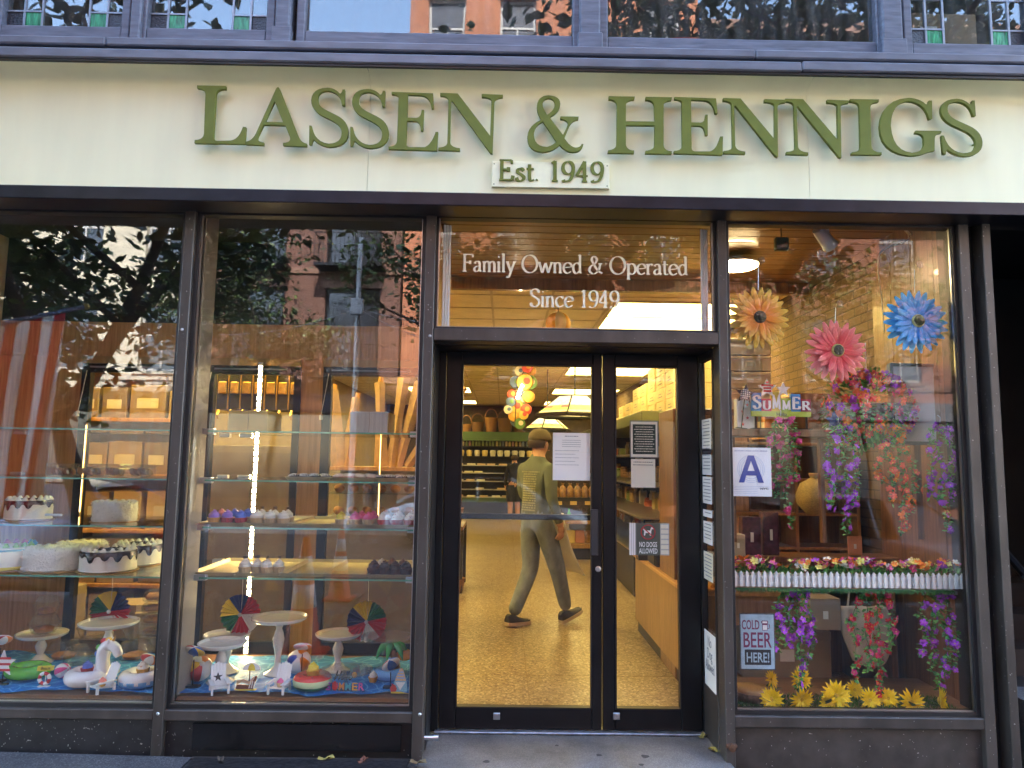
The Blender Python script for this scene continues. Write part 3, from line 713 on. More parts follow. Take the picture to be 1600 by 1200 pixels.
# ================================================================== the sign
sign = thing('shop_sign', 'cream fascia board with raised olive green serif letters', 'sign', (0,-.14,z_sign_b))
SY = -.14
seams = [-6, XX(577,200,SY), XX(1262,200,SY), 6]
for i in range(3):
    mb = MB(); x0, x1 = seams[i]+.001, seams[i+1]-.001
    zc0, zc1 = ZZ(320,134,SY), c2b-.013
    prof = [(SY,z_sign_b),(SY,zc0)] + [(SY-.105*(1-math.cos(R(90*k/8))), zc0+(zc1-zc0)*math.sin(R(90*k/8))) for k in range(1,9)] + [(-.02,zc1),(-.02,z_sign_b)]
    n = len(prof); mb.add([(x0,y,z) for y, z in prof]+[(x1,y,z) for y, z in prof], [(k,(k+1)%n,n+(k+1)%n,n+k) for k in range(n)]+[tuple(range(n)),tuple(range(n,2*n))])
    mb.build('fascia_panel', m_cream, sign, world=True, smooth=40)
MB().box(-6,6,SY-.03,.02,z_sign_b-.075,z_sign_b-.001,bev=.004).build('bottom_flashing', mat('black_flashing',(.018,.018,.026),.35,.5,var=.3), sign, world=True)
for i in range(13):
    p = pt(-30+125*i, 100+2.4*i, SY)
    MB().lathe([(0,.003),(.005,.002),(.007,0)],8,rot=Matrix.Rotation(PI/2,3,'X'),c=(p.x,SY-.055,(ZZ(320,134,SY)+c2b)/2+.02)).build('rivet', m_cream2, sign, world=True)
GL = {
 'L': (300,110,'M 45,122 L 270,126 268,148 Q 192,146 190,195 L 172,500 Q 168,546 205,547 L 310,545 Q 375,535 405,440 L 427,442 418,570 25,563 27,541 Q 95,540 100,490 L 110,195 Q 112,146 45,142 Z'),
 'A': (300,110,'M 683,130 Q 690,132 696,145 L 835,500 Q 858,560 905,568 L 904,588 722,581 722,562 Q 790,560 775,515 L 738,425 568,420 525,510 Q 508,550 570,558 L 569,578 431,572 431,552 Q 480,548 510,490 L 668,142 Q 674,131 683,130 Z M 655,235 L 722,402 580,398 Z'),
 'S': (300,110,'M 1178,150 L 1195,150 1192,272 1174,272 Q 1160,165 1062,158 Q 985,160 985,225 Q 985,280 1060,315 L 1130,350 Q 1222,395 1222,480 Q 1218,590 1080,597 Q 1005,592 955,540 Q 942,545 938,580 L 920,578 922,430 938,432 Q 960,560 1070,572 Q 1170,570 1172,490 Q 1172,430 1095,390 L 1020,352 Q 935,305 936,235 Q 940,140 1060,136 Q 1120,138 1155,180 Q 1172,185 1178,150 Z'),
 'E': (600,110,'M 66,170 L 384,182 390,298 374,298 Q 365,200 290,195 L 190,190 185,368 255,370 Q 295,368 298,308 L 314,308 307,468 291,466 Q 290,398 250,394 L 183,390 178,570 Q 178,592 205,594 L 320,595 Q 375,575 405,478 L 424,478 414,620 43,608 43,590 Q 105,590 108,545 L 120,215 Q 120,190 66,187 Z'),
 'N': (600,110,'M 445,182 L 578,186 828,512 838,240 Q 835,214 763,212 L 763,190 925,196 924,214 Q 862,218 860,250 L 845,645 830,642 540,245 Q 530,235 526,250 L 520,560 Q 525,600 595,605 L 594,624 430,618 431,600 Q 498,598 500,560 L 508,235 Q 505,205 445,202 Z'),
 '&': (600,110,'M 1285,195 Q 1378,200 1378,262 Q 1375,325 1292,365 L 1400,505 Q 1432,450 1440,415 Q 1435,385 1380,378 L 1381,360 1522,362 1520,382 Q 1470,388 1450,430 Q 1430,480 1408,527 L 1440,570 Q 1475,605 1505,604 Q 1540,600 1548,575 L 1560,577 Q 1545,640 1475,638 Q 1420,632 1372,580 Q 1320,635 1240,637 Q 1122,630 1120,520 Q 1125,430 1232,385 Q 1195,330 1195,285 Q 1198,200 1285,195 Z M 1288,215 Q 1335,220 1336,262 Q 1338,310 1275,347 Q 1240,300 1238,262 Q 1238,220 1288,215 Z M 1242,398 L 1350,557 Q 1315,590 1272,598 Q 1172,595 1170,500 Q 1170,430 1242,398 Z'),
 'H': (920,120,'M 157,157 L 360,160 356,182 Q 295,182 290,222 L 290,350 517,352 514,225 Q 510,188 446,184 L 447,162 652,166 648,186 Q 590,188 586,228 L 586,535 Q 592,578 650,580 L 650,600 445,596 445,577 Q 515,572 516,530 L 518,380 290,378 290,530 Q 298,572 355,575 L 354,594 150,592 152,573 Q 215,568 218,525 L 222,225 Q 220,185 157,180 Z'),
 'I': (1240,120,'M 449,177 L 660,180 657,198 Q 600,200 596,240 L 605,545 Q 608,588 680,590 L 679,608 461,606 463,590 Q 525,586 526,545 L 518,235 Q 512,196 449,195 Z'),
 'G': (1240,120,'M 1058,186 L 1080,186 1083,325 1062,332 Q 1030,195 890,188 Q 765,205 760,380 Q 775,580 925,592 Q 1010,588 1020,530 L 1020,480 Q 1012,442 952,438 L 955,420 1155,422 1152,438 Q 1105,442 1102,480 L 1100,578 Q 1060,580 1020,598 Q 960,618 900,614 Q 680,590 676,385 Q 690,175 895,165 Q 980,165 1035,215 Q 1050,222 1058,186 Z'),
}
LY = SY-.055                              # front face of the letters: they stand off the board on pins
GW = {}
for ch, (ox, oy, path) in GL.items():
    lp = [[(lambda q: (q.x, q.z))(pt(ox+x/5, oy+y/5, LY)) for x, y in l] for l in flat_path(path)]
    xs = [p[0] for l in lp for p in l]; zs = [p[1] for l in lp for p in l]
    GW[ch] = (lp, min(xs), max(xs), min(zs), max(zs))
WORD = [('L',305,385,134,224),('A',386,481,136,227.6),('S',484,545,137,229.4),('S',548,608,139,231.4),('E',608.6,685,144,234.4),('N',686,785,146,239),('&',824.4,911.6,149,237.6),('H',950,1050.4,151,239.6),('E',1053,1129.4,152,241),('N',1130.4,1229,154,244),('N',1228,1328,155,245.5),('I',1329.4,1376,155,241.6),('G',1375,1471,153,243),('S',1471,1534,154.4,244)]
for i, (ch, p0, p1, q0, q1) in enumerate(WORD):
    lp, a, b, c, d = GW[ch]
    pm = (p0+p1)/2; qm = (q0+q1)/2
    na, nb = XX(p0,qm,LY), XX(p1,qm,LY); nc, nd = ZZ(pm,q1,LY), ZZ(pm,q0,LY)
    k = [[(na+(x-a)*(nb-na)/(b-a), nc+(z-c)*(nd-nc)/(d-c)) for x, z in l] for l in lp]
    cx = (na+nb)/2; k = [[(x-cx, z-nc) for x, z in l] for l in k]
    me = loops_mesh(k, .018, .0008)
    o = put_mesh(me, 'letter', m_olive, sign, Vector((cx, LY+.010, nc)) - sign.location)
    def inside(x, z):
        c_ = False
        for l in k:
            for (xa_, za_), (xb_, zb_) in zip(l, l[1:]+l[:1]):
                if (za_ > z) != (zb_ > z) and x < (xb_-xa_)*(z-za_)/(zb_-za_)+xa_: c_ = not c_
        return c_
    rp_ = random.Random(i); pins = []
    for _ in range(600):
        x, z = rp_.uniform(na-cx, nb-cx), rp_.uniform(.2,.95)*(nd-nc)
        if all(inside(x+a_, z+b_) for a_ in (-.013,0,.013) for b_ in (-.005,0,.035)) and all(abs(x-u)+abs(z-v) > .1 for u, v in pins): pins.append((x, z))
        if len(pins) == 2: break
    for x, z in pins: MB().box(x-.004,x+.004,.0095,.0445,z+.012,z+.020).build('stand_off', m_olive, o)
# founding plaque
pl0, pl1 = pt(769,252,SY-.02), pt(952,295,SY-.02)
plq = thing('plaque', 'small cream plaque with raised olive letters reading Est. 1949', 'plaque', (0,SY,pl1.z))
MB().box(pl0.x,pl1.x,SY-.022,SY-.001,pl1.z,pl0.z,bev=.002).build('panel', m_cream2, plq, world=True)
x = XX(779,280,SY-.03); size = (ZZ(860,257,SY-.03)-ZZ(860,290,SY-.03))/.72
total = XX(945,280,SY-.03)-x
adv = sum(SER[c][1] for c in 'Est. 1949')*size
for ch in 'Est. 1949':
    mb, ad = serif_glyph(ch, size, .04, .12, .006)
    if ch != ' ': put_mesh(mb.mesh('letter', m_olive), 'letter', m_olive, plq, Vector((x, SY-.0225, pl1.z+.035)) - plq.location)
    x += ad*total/adv
for sx in (pl0.x+.012, pl1.x-.012):
    for sz in (pl1.z+.015, pl0.z-.015): MB().lathe([(0,.003),(.004,0)],8,rot=Matrix.Rotation(PI/2,3,'X'),c=(sx,SY-.022,sz)).build('screw', m_olive, plq, world=True)
# transom lettering
def serif_line(s, px0, px1, pyb, Y, parent, m, cap_px):
    x = XX(px0,pyb,Y); z = ZZ((px0+px1)/2,pyb,Y); size = (ZZ(800,pyb-cap_px,Y)-ZZ(800,pyb,Y))/.7
    tot = XX(px1,pyb,Y)-x; adv = sum(SER[c][1] for c in s)*size
    k = tot/adv
    for ch in s:
        mb, ad = serif_glyph(ch, size, .036, .105, .0005)
        if ch != ' ':
            mb.xform(Matrix.Diagonal((k**.9,1,1,1)))
            put_mesh(mb.mesh('letter', m), 'letter', m, parent, (x, Y, z))
        x += ad*k
m_vinyl = mat('cream_vinyl', (.78,.72,.55), .5, var=.05)
serif_line('Family Owned & Operated', 722, 1075, 427, GY-.003, transom, m_vinyl, 27)
serif_line('Since 1949', 827, 968, 480, GY-.003, transom, m_vinyl, 27)

# chewing gum spots trodden into step and pavement
for i,(px,py,r) in enumerate(((936,1180,.016),(1008,1182,.022),(1002,1195,.014),(870,1165,.010),(760,1190,.018),(560,1196,.014),(80,1188,.012),(200,1194,.016))):
    q = on_floor(px,py,.0); z = .001 if 668 < px < 1125 else walk_z(q.x)+.001
    o = MB().lathe([(0,.0015),(r*.8,.0012),(r,0)],11,wob=lambda a,j: 1+.15*math.sin(a*3+r*900)).build('gum_spot', mat('old_gum',(.05,.05,.052),.8), bed); o.location = (q.x,q.y,z)
# ================================================================== shop interior shell
CZ = 3.2; XWL, XWR, YB = -3.55, 2.72, 17.4
floor = struct(MB().box(XWL,XWR+.9,.36,YB,-.1,0).build('shop_floor', m_floor))
for k, x in enumerate((-1.0,.19)):
    MB().box(x-.002,x+.002,.5,YB-.1,-.002,.0012).build('floor_joint', mat('floor_joint_metal',(.22,.15,.08),.5), floor)
for k, y in enumerate((.72,1.5)):
    MB().box(XWL+.1,XWR-.1,y-.002,y+.002,-.002,.0010).build('floor_joint', MATS['floor_joint_metal'], floor)
ceil = struct(MB().box(XWL,XWR+.9,2.3,YB,CZ,CZ+.1).build('shop_ceiling', m_ceil))
for i in range(20):
    y = 2.3+.61*i
    MB().box(XWL+.05,XWR-.02,y-.012,y+.012,CZ-.008,CZ-.001).build('ceiling_rail', mat('ceiling_rail_paint',(.60,.53,.40),.7), ceil)
for x in (-3.0,-2.4,-.75,-.15,.45,1.06,2.66):
    MB().box(x-.012,x+.012,2.3,YB-.1,CZ-.007,CZ-.0015).build('ceiling_rail', MATS['ceiling_rail_paint'], ceil)
fc = struct(MB().box(XWL,XWR+.9,.10,2.3,CZ+.03,CZ+.1).build('front_ceiling', m_wood_dark))
for i in range(15):
    y = .13+.145*i
    MB().box(-.5,XWR-.01,y,y+.138,CZ+.005,CZ+.03,bev=.003).build('plank', wood_mat('front_plank_wood',(.12,.05,.018),(.24,.115,.04),axis='X'), fc)
struct(MB().box(-.5,XWR,2.28,2.34,CZ-.10,CZ+.01).build('ceiling_beam', m_wood_dark))
struct(MB().box(XWL-.1,XWL,.1,YB,-.1,CZ+.1).build('shop_wall_left', m_wall_in))
struct(MB().box(XWR,XWR+.1,.12,YB,-.1,CZ+.1).build('shop_wall_right', m_tan_brick))
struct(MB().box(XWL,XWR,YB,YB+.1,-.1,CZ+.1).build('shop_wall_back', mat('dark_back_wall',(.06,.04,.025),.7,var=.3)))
# dark entry beside the shop
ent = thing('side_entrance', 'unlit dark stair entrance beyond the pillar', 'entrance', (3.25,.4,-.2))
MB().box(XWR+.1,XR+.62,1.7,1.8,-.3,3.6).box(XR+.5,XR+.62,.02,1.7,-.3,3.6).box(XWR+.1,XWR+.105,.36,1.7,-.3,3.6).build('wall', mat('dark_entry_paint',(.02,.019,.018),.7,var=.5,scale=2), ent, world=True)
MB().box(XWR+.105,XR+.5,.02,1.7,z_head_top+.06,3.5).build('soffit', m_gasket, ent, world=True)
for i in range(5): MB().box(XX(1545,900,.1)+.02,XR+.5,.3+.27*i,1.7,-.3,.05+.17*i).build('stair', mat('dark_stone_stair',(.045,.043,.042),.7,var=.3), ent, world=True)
MB().tube([(3.05,.25,.95),(3.05,1.6,1.9)],.025,8).build('handrail', m_black, ent, world=True)
MB().box(2.86,4.25,.02,.3,-.3,ZZ(1590,1100,.0)).build('base_stone', m_step, ent, world=True)

# ceiling lights
def panel_light(x0, x1, y0, y1, label, power=1.):
    t = thing('ceiling_light', label, 'ceiling light', ((x0+x1)/2,(y0+y1)/2,CZ), group='recessed ceiling lights')
    ym = (y0+y1)/2
    e = mat('lamp_diffuser_%g' % power, (1,.8,.4), .5, var=0, emit=LAMP_STRENGTH*power, emit_col=LAMP_WARM)
    MB().box(x0-.03,x0,y0-.03,y1+.03,CZ-.02,CZ+.003).box(x1,x1+.03,y0-.03,y1+.03,CZ-.02,CZ+.003).box(x0,x1,y0-.03,y0,CZ-.02,CZ+.003).box(x0,x1,y1,y1+.03,CZ-.02,CZ+.003).box(x0,x1,ym-.012,ym+.012,CZ-.02,CZ+.003).build('frame', MATS['ceiling_rail_paint'], t, world=True)
    for a, b in ((y0,ym-.012),(ym+.012,y1)): MB().box(x0,x1,a,b,CZ-.012,CZ-.002).build('diffuser', e, t, world=True)
rows = [(3.1,4.55),(5.7,7.0),(8.15,9.25),(11.9,13.1),(15.4,16.5)]
for i, (a, b) in enumerate(rows):
    o = ['nearest to the shop front','second from the front','third from the front','fourth from the front','at the far end'][i]
    panel_light(1.12,2.58,a,b,'lit ceiling panel over the counter side, '+o)
    panel_light(-2.25,-.82,a,b,'lit ceiling panel over the shelf side, '+o)
panel_light(-3.2,-.82,1.25,2.05,'long lit ceiling panel just behind the bakery case', 2.4)
# ================================================================== bakery window: case, shelves, cakes, trays
DZ = .27                                   # display deck height
BY = 1.0                                   # back of the case
case = thing('display_case', 'wood veneered bakery display case behind the two bakery windows', 'display case', (-2,.6,0))
MB().box(XWL,-.46,.125,BY,DZ-.12,DZ-.004).build('deck', wood_mat('deck_wood',(.16,.08,.04),(.26,.14,.07),axis='X'), case, world=True)
zp0, zp1 = ZZ(400,557,BY), ZZ(400,507,BY)
MB().box(XWL,-.47,BY,BY+.03,zp0,zp1).build('wood_fascia', m_wood, case, world=True)
MB().box(XWL,-.47,BY-.012,BY+.03,zp0-.018,zp0).build('fascia_edge', m_wood, case, world=True)
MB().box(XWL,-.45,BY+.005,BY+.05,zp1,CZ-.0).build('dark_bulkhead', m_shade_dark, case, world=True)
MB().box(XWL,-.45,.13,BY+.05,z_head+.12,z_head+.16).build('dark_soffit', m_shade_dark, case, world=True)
MB().box(-.475,-.435,.125,BY+.03,.0,z_head+.12).build('end_panel', m_wood, case, world=True)
MB().box(MULL[1][0]-.012,MULL[1][1]+.012,.125,.30,DZ,z_head+.12).build('divider_post', mat('pale_post',(.30,.23,.16),.5), case, world=True)
opens = [(115,285),(312,463),(498,660)]
zob, zot = ZZ(400,1002,BY), zp0-.018
xo = [(XX(a,780,BY), XX(b,780,BY)) for a, b in opens]
posts = [(XWL,xo[0][0]),(xo[0][1],xo[1][0]),(xo[1][1],xo[2][0]),(xo[2][1],-.475)]
for i,(a,b) in enumerate(posts): MB().box(a,b,BY-.006,BY+.03,DZ-.1,zot).build('wood_post', m_wood, case, world=True)
for i, (a, b) in enumerate(xo):
    f = .06
    o = MB().box(a,a+f,BY-.02,BY+.03,DZ,zot-.05).box(b-f*.8,b,BY-.02,BY+.03,DZ,zot-.05).box(a+f,b-f*.8,BY-.018,BY+.028,DZ,zob-.0).box(a+f,b-f*.8,BY-.018,BY+.028,zot-.11,zot-.05).build('case_door', m_black, case, world=True)
    MB().box(a+f,b-f*.8,BY+.004,BY+.009,zob,zot-.11).build('pane', m_glass_plain, o, world=True)
    MB().box(a,b,BY-.03,BY+.0,zot-.05,zot).build('track_cover', mat('tan_metal',(.40,.25,.09),.4,.3), o, world=True)
    MB().tube([(a+f,BY-.03,zot-.075),(b-.1,BY-.03,zot-.075)],.006,6).build('curtain_rod', m_chrome, o, world=True)
    MB().tube([(a+.04,BY-.03,zot-.1),(a+.02,BY-.03,zot-.25),(a+.0,BY-.03,zot-.38)],.003,5).lathe([(0,0),(.012,.0),(.012,.03),(.004,.04)],8,c=(a,BY-.03,zot-.42)).build('pull_cord', m_paper_y, o, world=True)
    MB().box(a,b,BY-.03,BY+.03,DZ-.1,DZ-.0).build('kick_rail', m_gasket, o, world=True)
# glass shelves
SH = [(672,.22),(749,.22),(823,.22),(902,.22)]
shelf_z = {}
ordn = ['top','second','third','lowest']
m_sg = glass_mat('green_edge_glass', 1.45, (.90,.97,.93)); m_edge = mat('shelf_glass_edge', (.16,.42,.30), .1, var=.3, scale=30, stretch=(.1,1,1), spec=.8)
for w_, (a, b, pw) in enumerate(((MULL[0][1]+.05,MULL[1][0]-.03,120),(MULL[1][1]+.05,MULL[2][0]-.04,480))):
    for k, (py, y) in enumerate(SH):
        z = ZZ(300,py,y); shelf_z[k] = z
        t = thing('glass_shelf', '%s glass shelf in the %s window' % (ordn[k], ['cake','cupcake'][w_]), 'glass shelf', ((a+b)/2,.55,z), group='glass shelves in the bakery windows')
        MB().box(a,b,.225,.93,z-.008,z).build('glass_sheet', m_sg, t, world=True)
        MB().box(a,b,.22,.2248,z-.0085,z+.0005).build('front_edge', m_edge, t, world=True)
        for x0, x1 in ((a-.05,a+.03),(b-.05,b+.02)):
            for yy in (.24,.86): MB().box(x0,x1,yy,yy+.04,z-.022,z+.012,bev=.003).build('clamp', m_chrome, t, world=True)
# cakes
m_icing = mat('white_icing', (.82,.78,.66), .5, var=.04, scale=30, bump=.25, sss=.1)
m_coco = mat('coconut_icing', (.82,.78,.66), .8, var=.10, scale=110, bump=1., detail=2)
m_choc = mat('chocolate_glaze', (.028,.012,.008), .22, var=.2, coat=.4)
m_board = mat('gold_cake_board', (.42,.26,.10), .4, .3)
def cake(px, pyb, y, r, h, kind, label, sk):
    x = XX(px,pyb,y); z = shelf_z[sk]
    t = thing('cake', label, 'cake', (x,y,z), (0,0,random.uniform(0,6)), 'cakes on the glass shelves')
    MB().lathe([(0,0),(r*1.10,0),(r*1.10,.004),(0,.004)],28).build('cake_board', m_board, t)
    if kind == 'coconut':
        rnd = random.Random(int(px*7)); b = MB()
        b.lathe([(r*.98,.004),(r*1.03,.014),(r,.03),(r,h*.6),(r*.99,h*.92),(r*.93,h),(0,h*1.0)],28,wob=lambda a,j: 1+.012*math.sin(a*9+j*2))
        b.build('body', m_coco, t, smooth=50)
        fl = MB()
        for i in range(420):
            a = rnd.uniform(0,2*PI); q = rnd.random()
            if q < .6: p = Vector((r*math.cos(a),r*math.sin(a),rnd.uniform(.01,h)))
            else: rr = r*math.sqrt(rnd.random()); p = Vector((rr*math.cos(a),rr*math.sin(a),h))
            d = Vector((rnd.uniform(-1,1),rnd.uniform(-1,1),rnd.uniform(-1,1))).normalized()*.010
            n = Vector((math.cos(a),math.sin(a),.4))*.004
            e = d.cross(n).normalized()*.0018
            p = p+n
            fl.add([p-d-e,p-d+e,p+d+e,p+d-e],[(0,1,2,3)])
        for i in range(16):
            a = 2*PI*i/16; fl.ball((r*.86*math.cos(a),r*.86*math.sin(a),h),.016,.016,.012,6,4)
        fl.build('coconut_flakes', m_coco, t, kind='stuff')
        return t
    n = 9; prof = [(r*.97,.004),(r*1.03,.012)]
    for i in range(n): z0 = .016+(h-.02)*i/n; prof += [(r*1.0,z0),(r*1.012,z0+(h-.02)/n*.5)]
    prof += [(r*.99,h*.97),(r*.94,h),(0,h)]
    MB().lathe(prof,32).build('body', m_icing, t, smooth=60)
    if kind == 'drip':
        seg = 72; rnd = random.Random(int(px)); vs = []; lens = []
        for i in range(seg):
            a = i*12/seg; lens.append(0)
        for kx in range(13):
            c = int(seg*kx/13); L = rnd.uniform(.2,.55)*h
            for o_ in range(-2,3): lens[(c+o_) % seg] = max(lens[(c+o_) % seg], L*(1-(abs(o_)/2.6)**2))
        for i in range(seg):
            a = 2*PI*i/seg; L = max(h*.16, lens[i])
            for rr, zz in ((r*.90,h+.004),(r*1.0,h+.004),(r*1.03,h-.006),(r*1.032,h-L*.7),(r*1.018,h-L)): vs.append((rr*math.cos(a),rr*math.sin(a),zz))
        MB().add(vs,[(i*5+k,((i+1)%seg)*5+k,((i+1)%seg)*5+k+1,i*5+k+1) for i in range(seg) for k in range(4)]).build('chocolate_drip', m_choc, t, smooth=True)
        sh = MB()
        for i in range(90):
            a = rnd.uniform(0,2*PI); rr = r*.6*math.sqrt(rnd.random()); p = Vector((rr*math.cos(a),rr*math.sin(a),h+.004+rnd.random()*.008)); d = Vector((rnd.uniform(-1,1),rnd.uniform(-1,1),rnd.uniform(-.3,.3)))*.012
            sh.tube([p-d,p+d],.0022,4)
        sh.build('chocolate_shavings', m_choc, t, kind='stuff')
    if kind == 'rainbow':
        cols = [(.75,.60,.05),(.20,.42,.05),(.03,.25,.35),(.45,.03,.12),(.75,.25,.03)]
        ms = [mat('rainbow_icing_%d'%i,c,.5) for i,c in enumerate(cols)]
        MB().lathe([(r*.97,h*.96),(r*1.025,h*.93),(r*1.02,h*.86),(r*.98,h*.84)],32).build('icing_band', ms[2], t, smooth=True)
        MB().lathe([(r*1.0,.006),(r*1.04,.014),(r*1.02,.026),(r*.98,.028)],32).build('icing_band', ms[0], t, smooth=True)
    d = MB().lathe([(0,.026),(.006,.024),(.012,.014),(.018,.006),(.018,0)],8,wob=lambda a,j: 1+.15*math.sin(a*4)).mesh('dollop', m_icing, True)
    for i in range(18):
        a = 2*PI*i/18
        o = inst(d if kind == 'drip' else d, 'dollop', t, (r*.86*math.cos(a),r*.86*math.sin(a),h+.002), (0,0,a))
        if kind == 'rainbow':
            o.material_slots[0].link = 'OBJECT'; o.material_slots[0].material = ms[i*5//18 % 5]
    return t
cake(43,822,.50,.125,.118,'drip','small chocolate drip cake alone on the third shelf of the cake window',2)
cake(178,822,.50,.122,.118,'coconut','small white coconut cake alone on the third shelf of the cake window',2)
cake(6,898,.44,.165,.135,'rainbow','white cake with rainbow icing rim cut by the edge of the picture',3)
cake(84,900,.44,.165,.13,'coconut','front coconut cake on the lowest shelf, between the rainbow and drip cakes',3)
cake(126,886,.74,.145,.125,'coconut','coconut cake standing behind the front coconut cake, half hidden',3)
cake(168,900,.42,.152,.118,'drip','front chocolate drip cake on the lowest shelf of the cake window',3)
cake(216,889,.70,.138,.122,'drip','chocolate drip cake at the back, next to the window mullion',3)
p = pt(85,808,.45)
kn = MB().box(p.x-.05,p.x+.05,.43,.45,shelf_z[2]+.03,shelf_z[2]+.045,bev=.004).build('cake_server', m_white); tag(kn,'white cake server lying beside the small drip cake','cake server')
# clear boxes of biscuits on the second shelf
m_biscuit = mat('ginger_biscuit', (.42,.20,.07), .8, var=.3, scale=25, bump=.4)
for i in range(4):
    x = XX(98+40*i,745,.5); z = shelf_z[1]
    t = thing('biscuit_box', 'clear box of ginger biscuits on the second shelf, %s from the flag side' % ['first','second','third','fourth'][i], 'box', (x,.5,z), (0,0,random.uniform(-.1,.1)), 'clear biscuit boxes')
    MB().box(-.072,.072,-.07,.07,.001,.055,bev=.01).build('tray', m_clear, t)
    MB().box(-.074,.074,-.072,.072,.056,.078,bev=.01).build('lid', m_clear, t)
    b = MB().lathe([(0,.012),(.022,.010),(.026,.004),(.024,0),(0,0)],10).mesh('biscuit', m_biscuit, True)
    for j in range(8): inst(b,'biscuit',t,(-.05+.014*j,random.uniform(-.02,.02),.03),(random.uniform(-.2,.2),PI/2-.35,0))
# baking trays
m_tray = mat('pale_gold_tray', (.58,.46,.26), .5, .35, var=.12, scale=14)
m_case = {'cream': mat('cupcake_case_cream',(.62,.45,.24),.7), 'gold': mat('cupcake_case_gold',(.65,.35,.06),.6), 'red': mat('cupcake_case_red',(.42,.05,.05),.7), 'dark': mat('cupcake_case_dark',(.07,.03,.02),.7)}
m_fr = {'white': m_icing, 'blue': mat('blue_icing',(.10,.17,.60),.5,sss=.1), 'purple': mat('purple_icing',(.36,.20,.62),.5,sss=.1), 'peach': mat('coral_icing',(.80,.26,.20),.5,sss=.1), 'yellow': mat('yellow_icing',(.85,.66,.08),.5,sss=.1), 'pink': mat('pink_icing',(.82,.17,.36),.5,sss=.1), 'choc': mat('chocolate_icing',(.07,.03,.018),.4), 'mocha': mat('mocha_icing',(.28,.15,.10),.45)}
m_spr = mat('red_crumbs', (.35,.04,.03), .7); m_dkchip = mat('dark_chip', (.02,.012,.01), .4)
def tray_mesh(w_, d_):
    h = .022; s = .014
    vs = [(-w_/2+s,-d_/2+s,.003),(w_/2-s,-d_/2+s,.003),(w_/2-s,d_/2-s,.003),(-w_/2+s,d_/2-s,.003),(-w_/2,-d_/2,h),(w_/2,-d_/2,h),(w_/2,d_/2,h),(-w_/2,d_/2,h),
          (-w_/2+s,-d_/2+s,.001),(w_/2-s,-d_/2+s,.001),(w_/2-s,d_/2-s,.001),(-w_/2+s,d_/2-s,.001),(-w_/2-.004,-d_/2-.004,h),(w_/2+.004,-d_/2-.004,h),(w_/2+.004,d_/2+.004,h),(-w_/2-.004,d_/2+.004,h)]
    fs = [(0,1,2,3)]+[(i,(i+1)%4,4+(i+1)%4,4+i) for i in range(4)]+[(8,9,10,11)]+[(8+i,8+(i+1)%4,12+(i+1)%4,12+i) for i in range(4)]+[(4+i,4+(i+1)%4,12+(i+1)%4,12+i) for i in range(4)]
    return MB().add(vs, fs)
def swirl_mesh(m, r=.032, h=.042, turns=2.6):
    mb = MB(); n = 44; path = []; rad = []
    for i in range(n+1):
        u = i/n; a = 2*PI*turns*u; q = r*.62*(1-u)**.8
        path.append((q*math.cos(a), q*math.sin(a), .008+h*.82*u)); rad.append(.0145*(1-.72*u))
    mb.tube(path, rad, 7); mb.ball((0,0,.004),r*.9,r*.9,.018,12,6)
    return mb.mesh('frosting', m, True)
SW = {k: swirl_mesh(m) for k, m in m_fr.items()}
CUP = {k: MB().lathe([(0,0),(.024,0),(.034,.036),(.030,.037),(0,.036)],28,wob=lambda a,j: 1+(.035*math.cos(a*14) if 0 < j < 3 else 0)).mesh('paper_case', m, 40) for k, m in m_case.items()}
def crumbs(m, seed, n=22):
    rnd = random.Random(seed); b = MB()
    for i in range(n):
        a = rnd.uniform(0,6.28); q = .026*math.sqrt(rnd.random()); z = .046+.030*(1-q/.03); s = rnd.uniform(.0016,.003)
        b.box(q*math.cos(a)-s,q*math.cos(a)+s,q*math.sin(a)-s,q*math.sin(a)+s,z-s,z+s)
    return b.mesh('crumbs', m)
CR = {'red': crumbs(m_spr,1), 'dark': crumbs(m_dkchip,2,16), 'rain': crumbs(mat('bright_sprinkle',(.7,.25,.05),.5),3,18)}
def cupcake(loc, fr, cs, label, crumb=None, s=1., group='cupcakes on the trays', chip=False):
    t = thing('cupcake', label, 'cupcake', loc, (0,0,random.uniform(0,6.28)), group, s)
    if 'shelf' in label or 'row' in label or 'pink frosted' in label: t.scale = (1.14,)*3
    inst(CUP[cs],'paper_case',t,(0,0,0)); inst(SW[fr],'frosting',t,(0,0,.034),scale=random.uniform(.94,1.05))
    if crumb: o = inst(CR[crumb],'sprinkles',t,(0,0,0)); o['kind'] = 'stuff'
    if chip: MB().box(-.012,.012,-.005,.005,.078,.092,bev=.002).build('chocolate_piece', m_dkchip, t)
    return t
TW = .262; TD = .60
tm = tray_mesh(TW, TD).mesh('tray', m_tray)
places = ['leftmost','second','third','fourth','rightmost']
def trays(sk, cxs, pyf, names, d_=TD):
    out = []
    for i, px in enumerate(cxs):
        x = XX(px,pyf,.26); z = shelf_z[sk]+.0005
        o = bpy.data.objects.new('baking_tray', tm if d_ == TD else tray_mesh(TW,d_).mesh('tray', m_tray)); C.objects.link(o); o.location = (x,.26+d_/2,z); o.rotation_euler = (0,0,random.uniform(-.012,.012))
        tag(o, names[i], 'tray', 'baking trays on the glass shelves'); out.append((x,z+.004))
    return out
t4 = trays(3,[332,402,472,541,607],893,['empty gold tray at the left end of the lowest cupcake shelf','lowest shelf tray holding four white cupcakes in front','empty tray in the middle of the lowest cupcake shelf','empty tray left of the chocolate cupcake tray on the lowest shelf','lowest shelf tray holding chocolate cupcakes'])
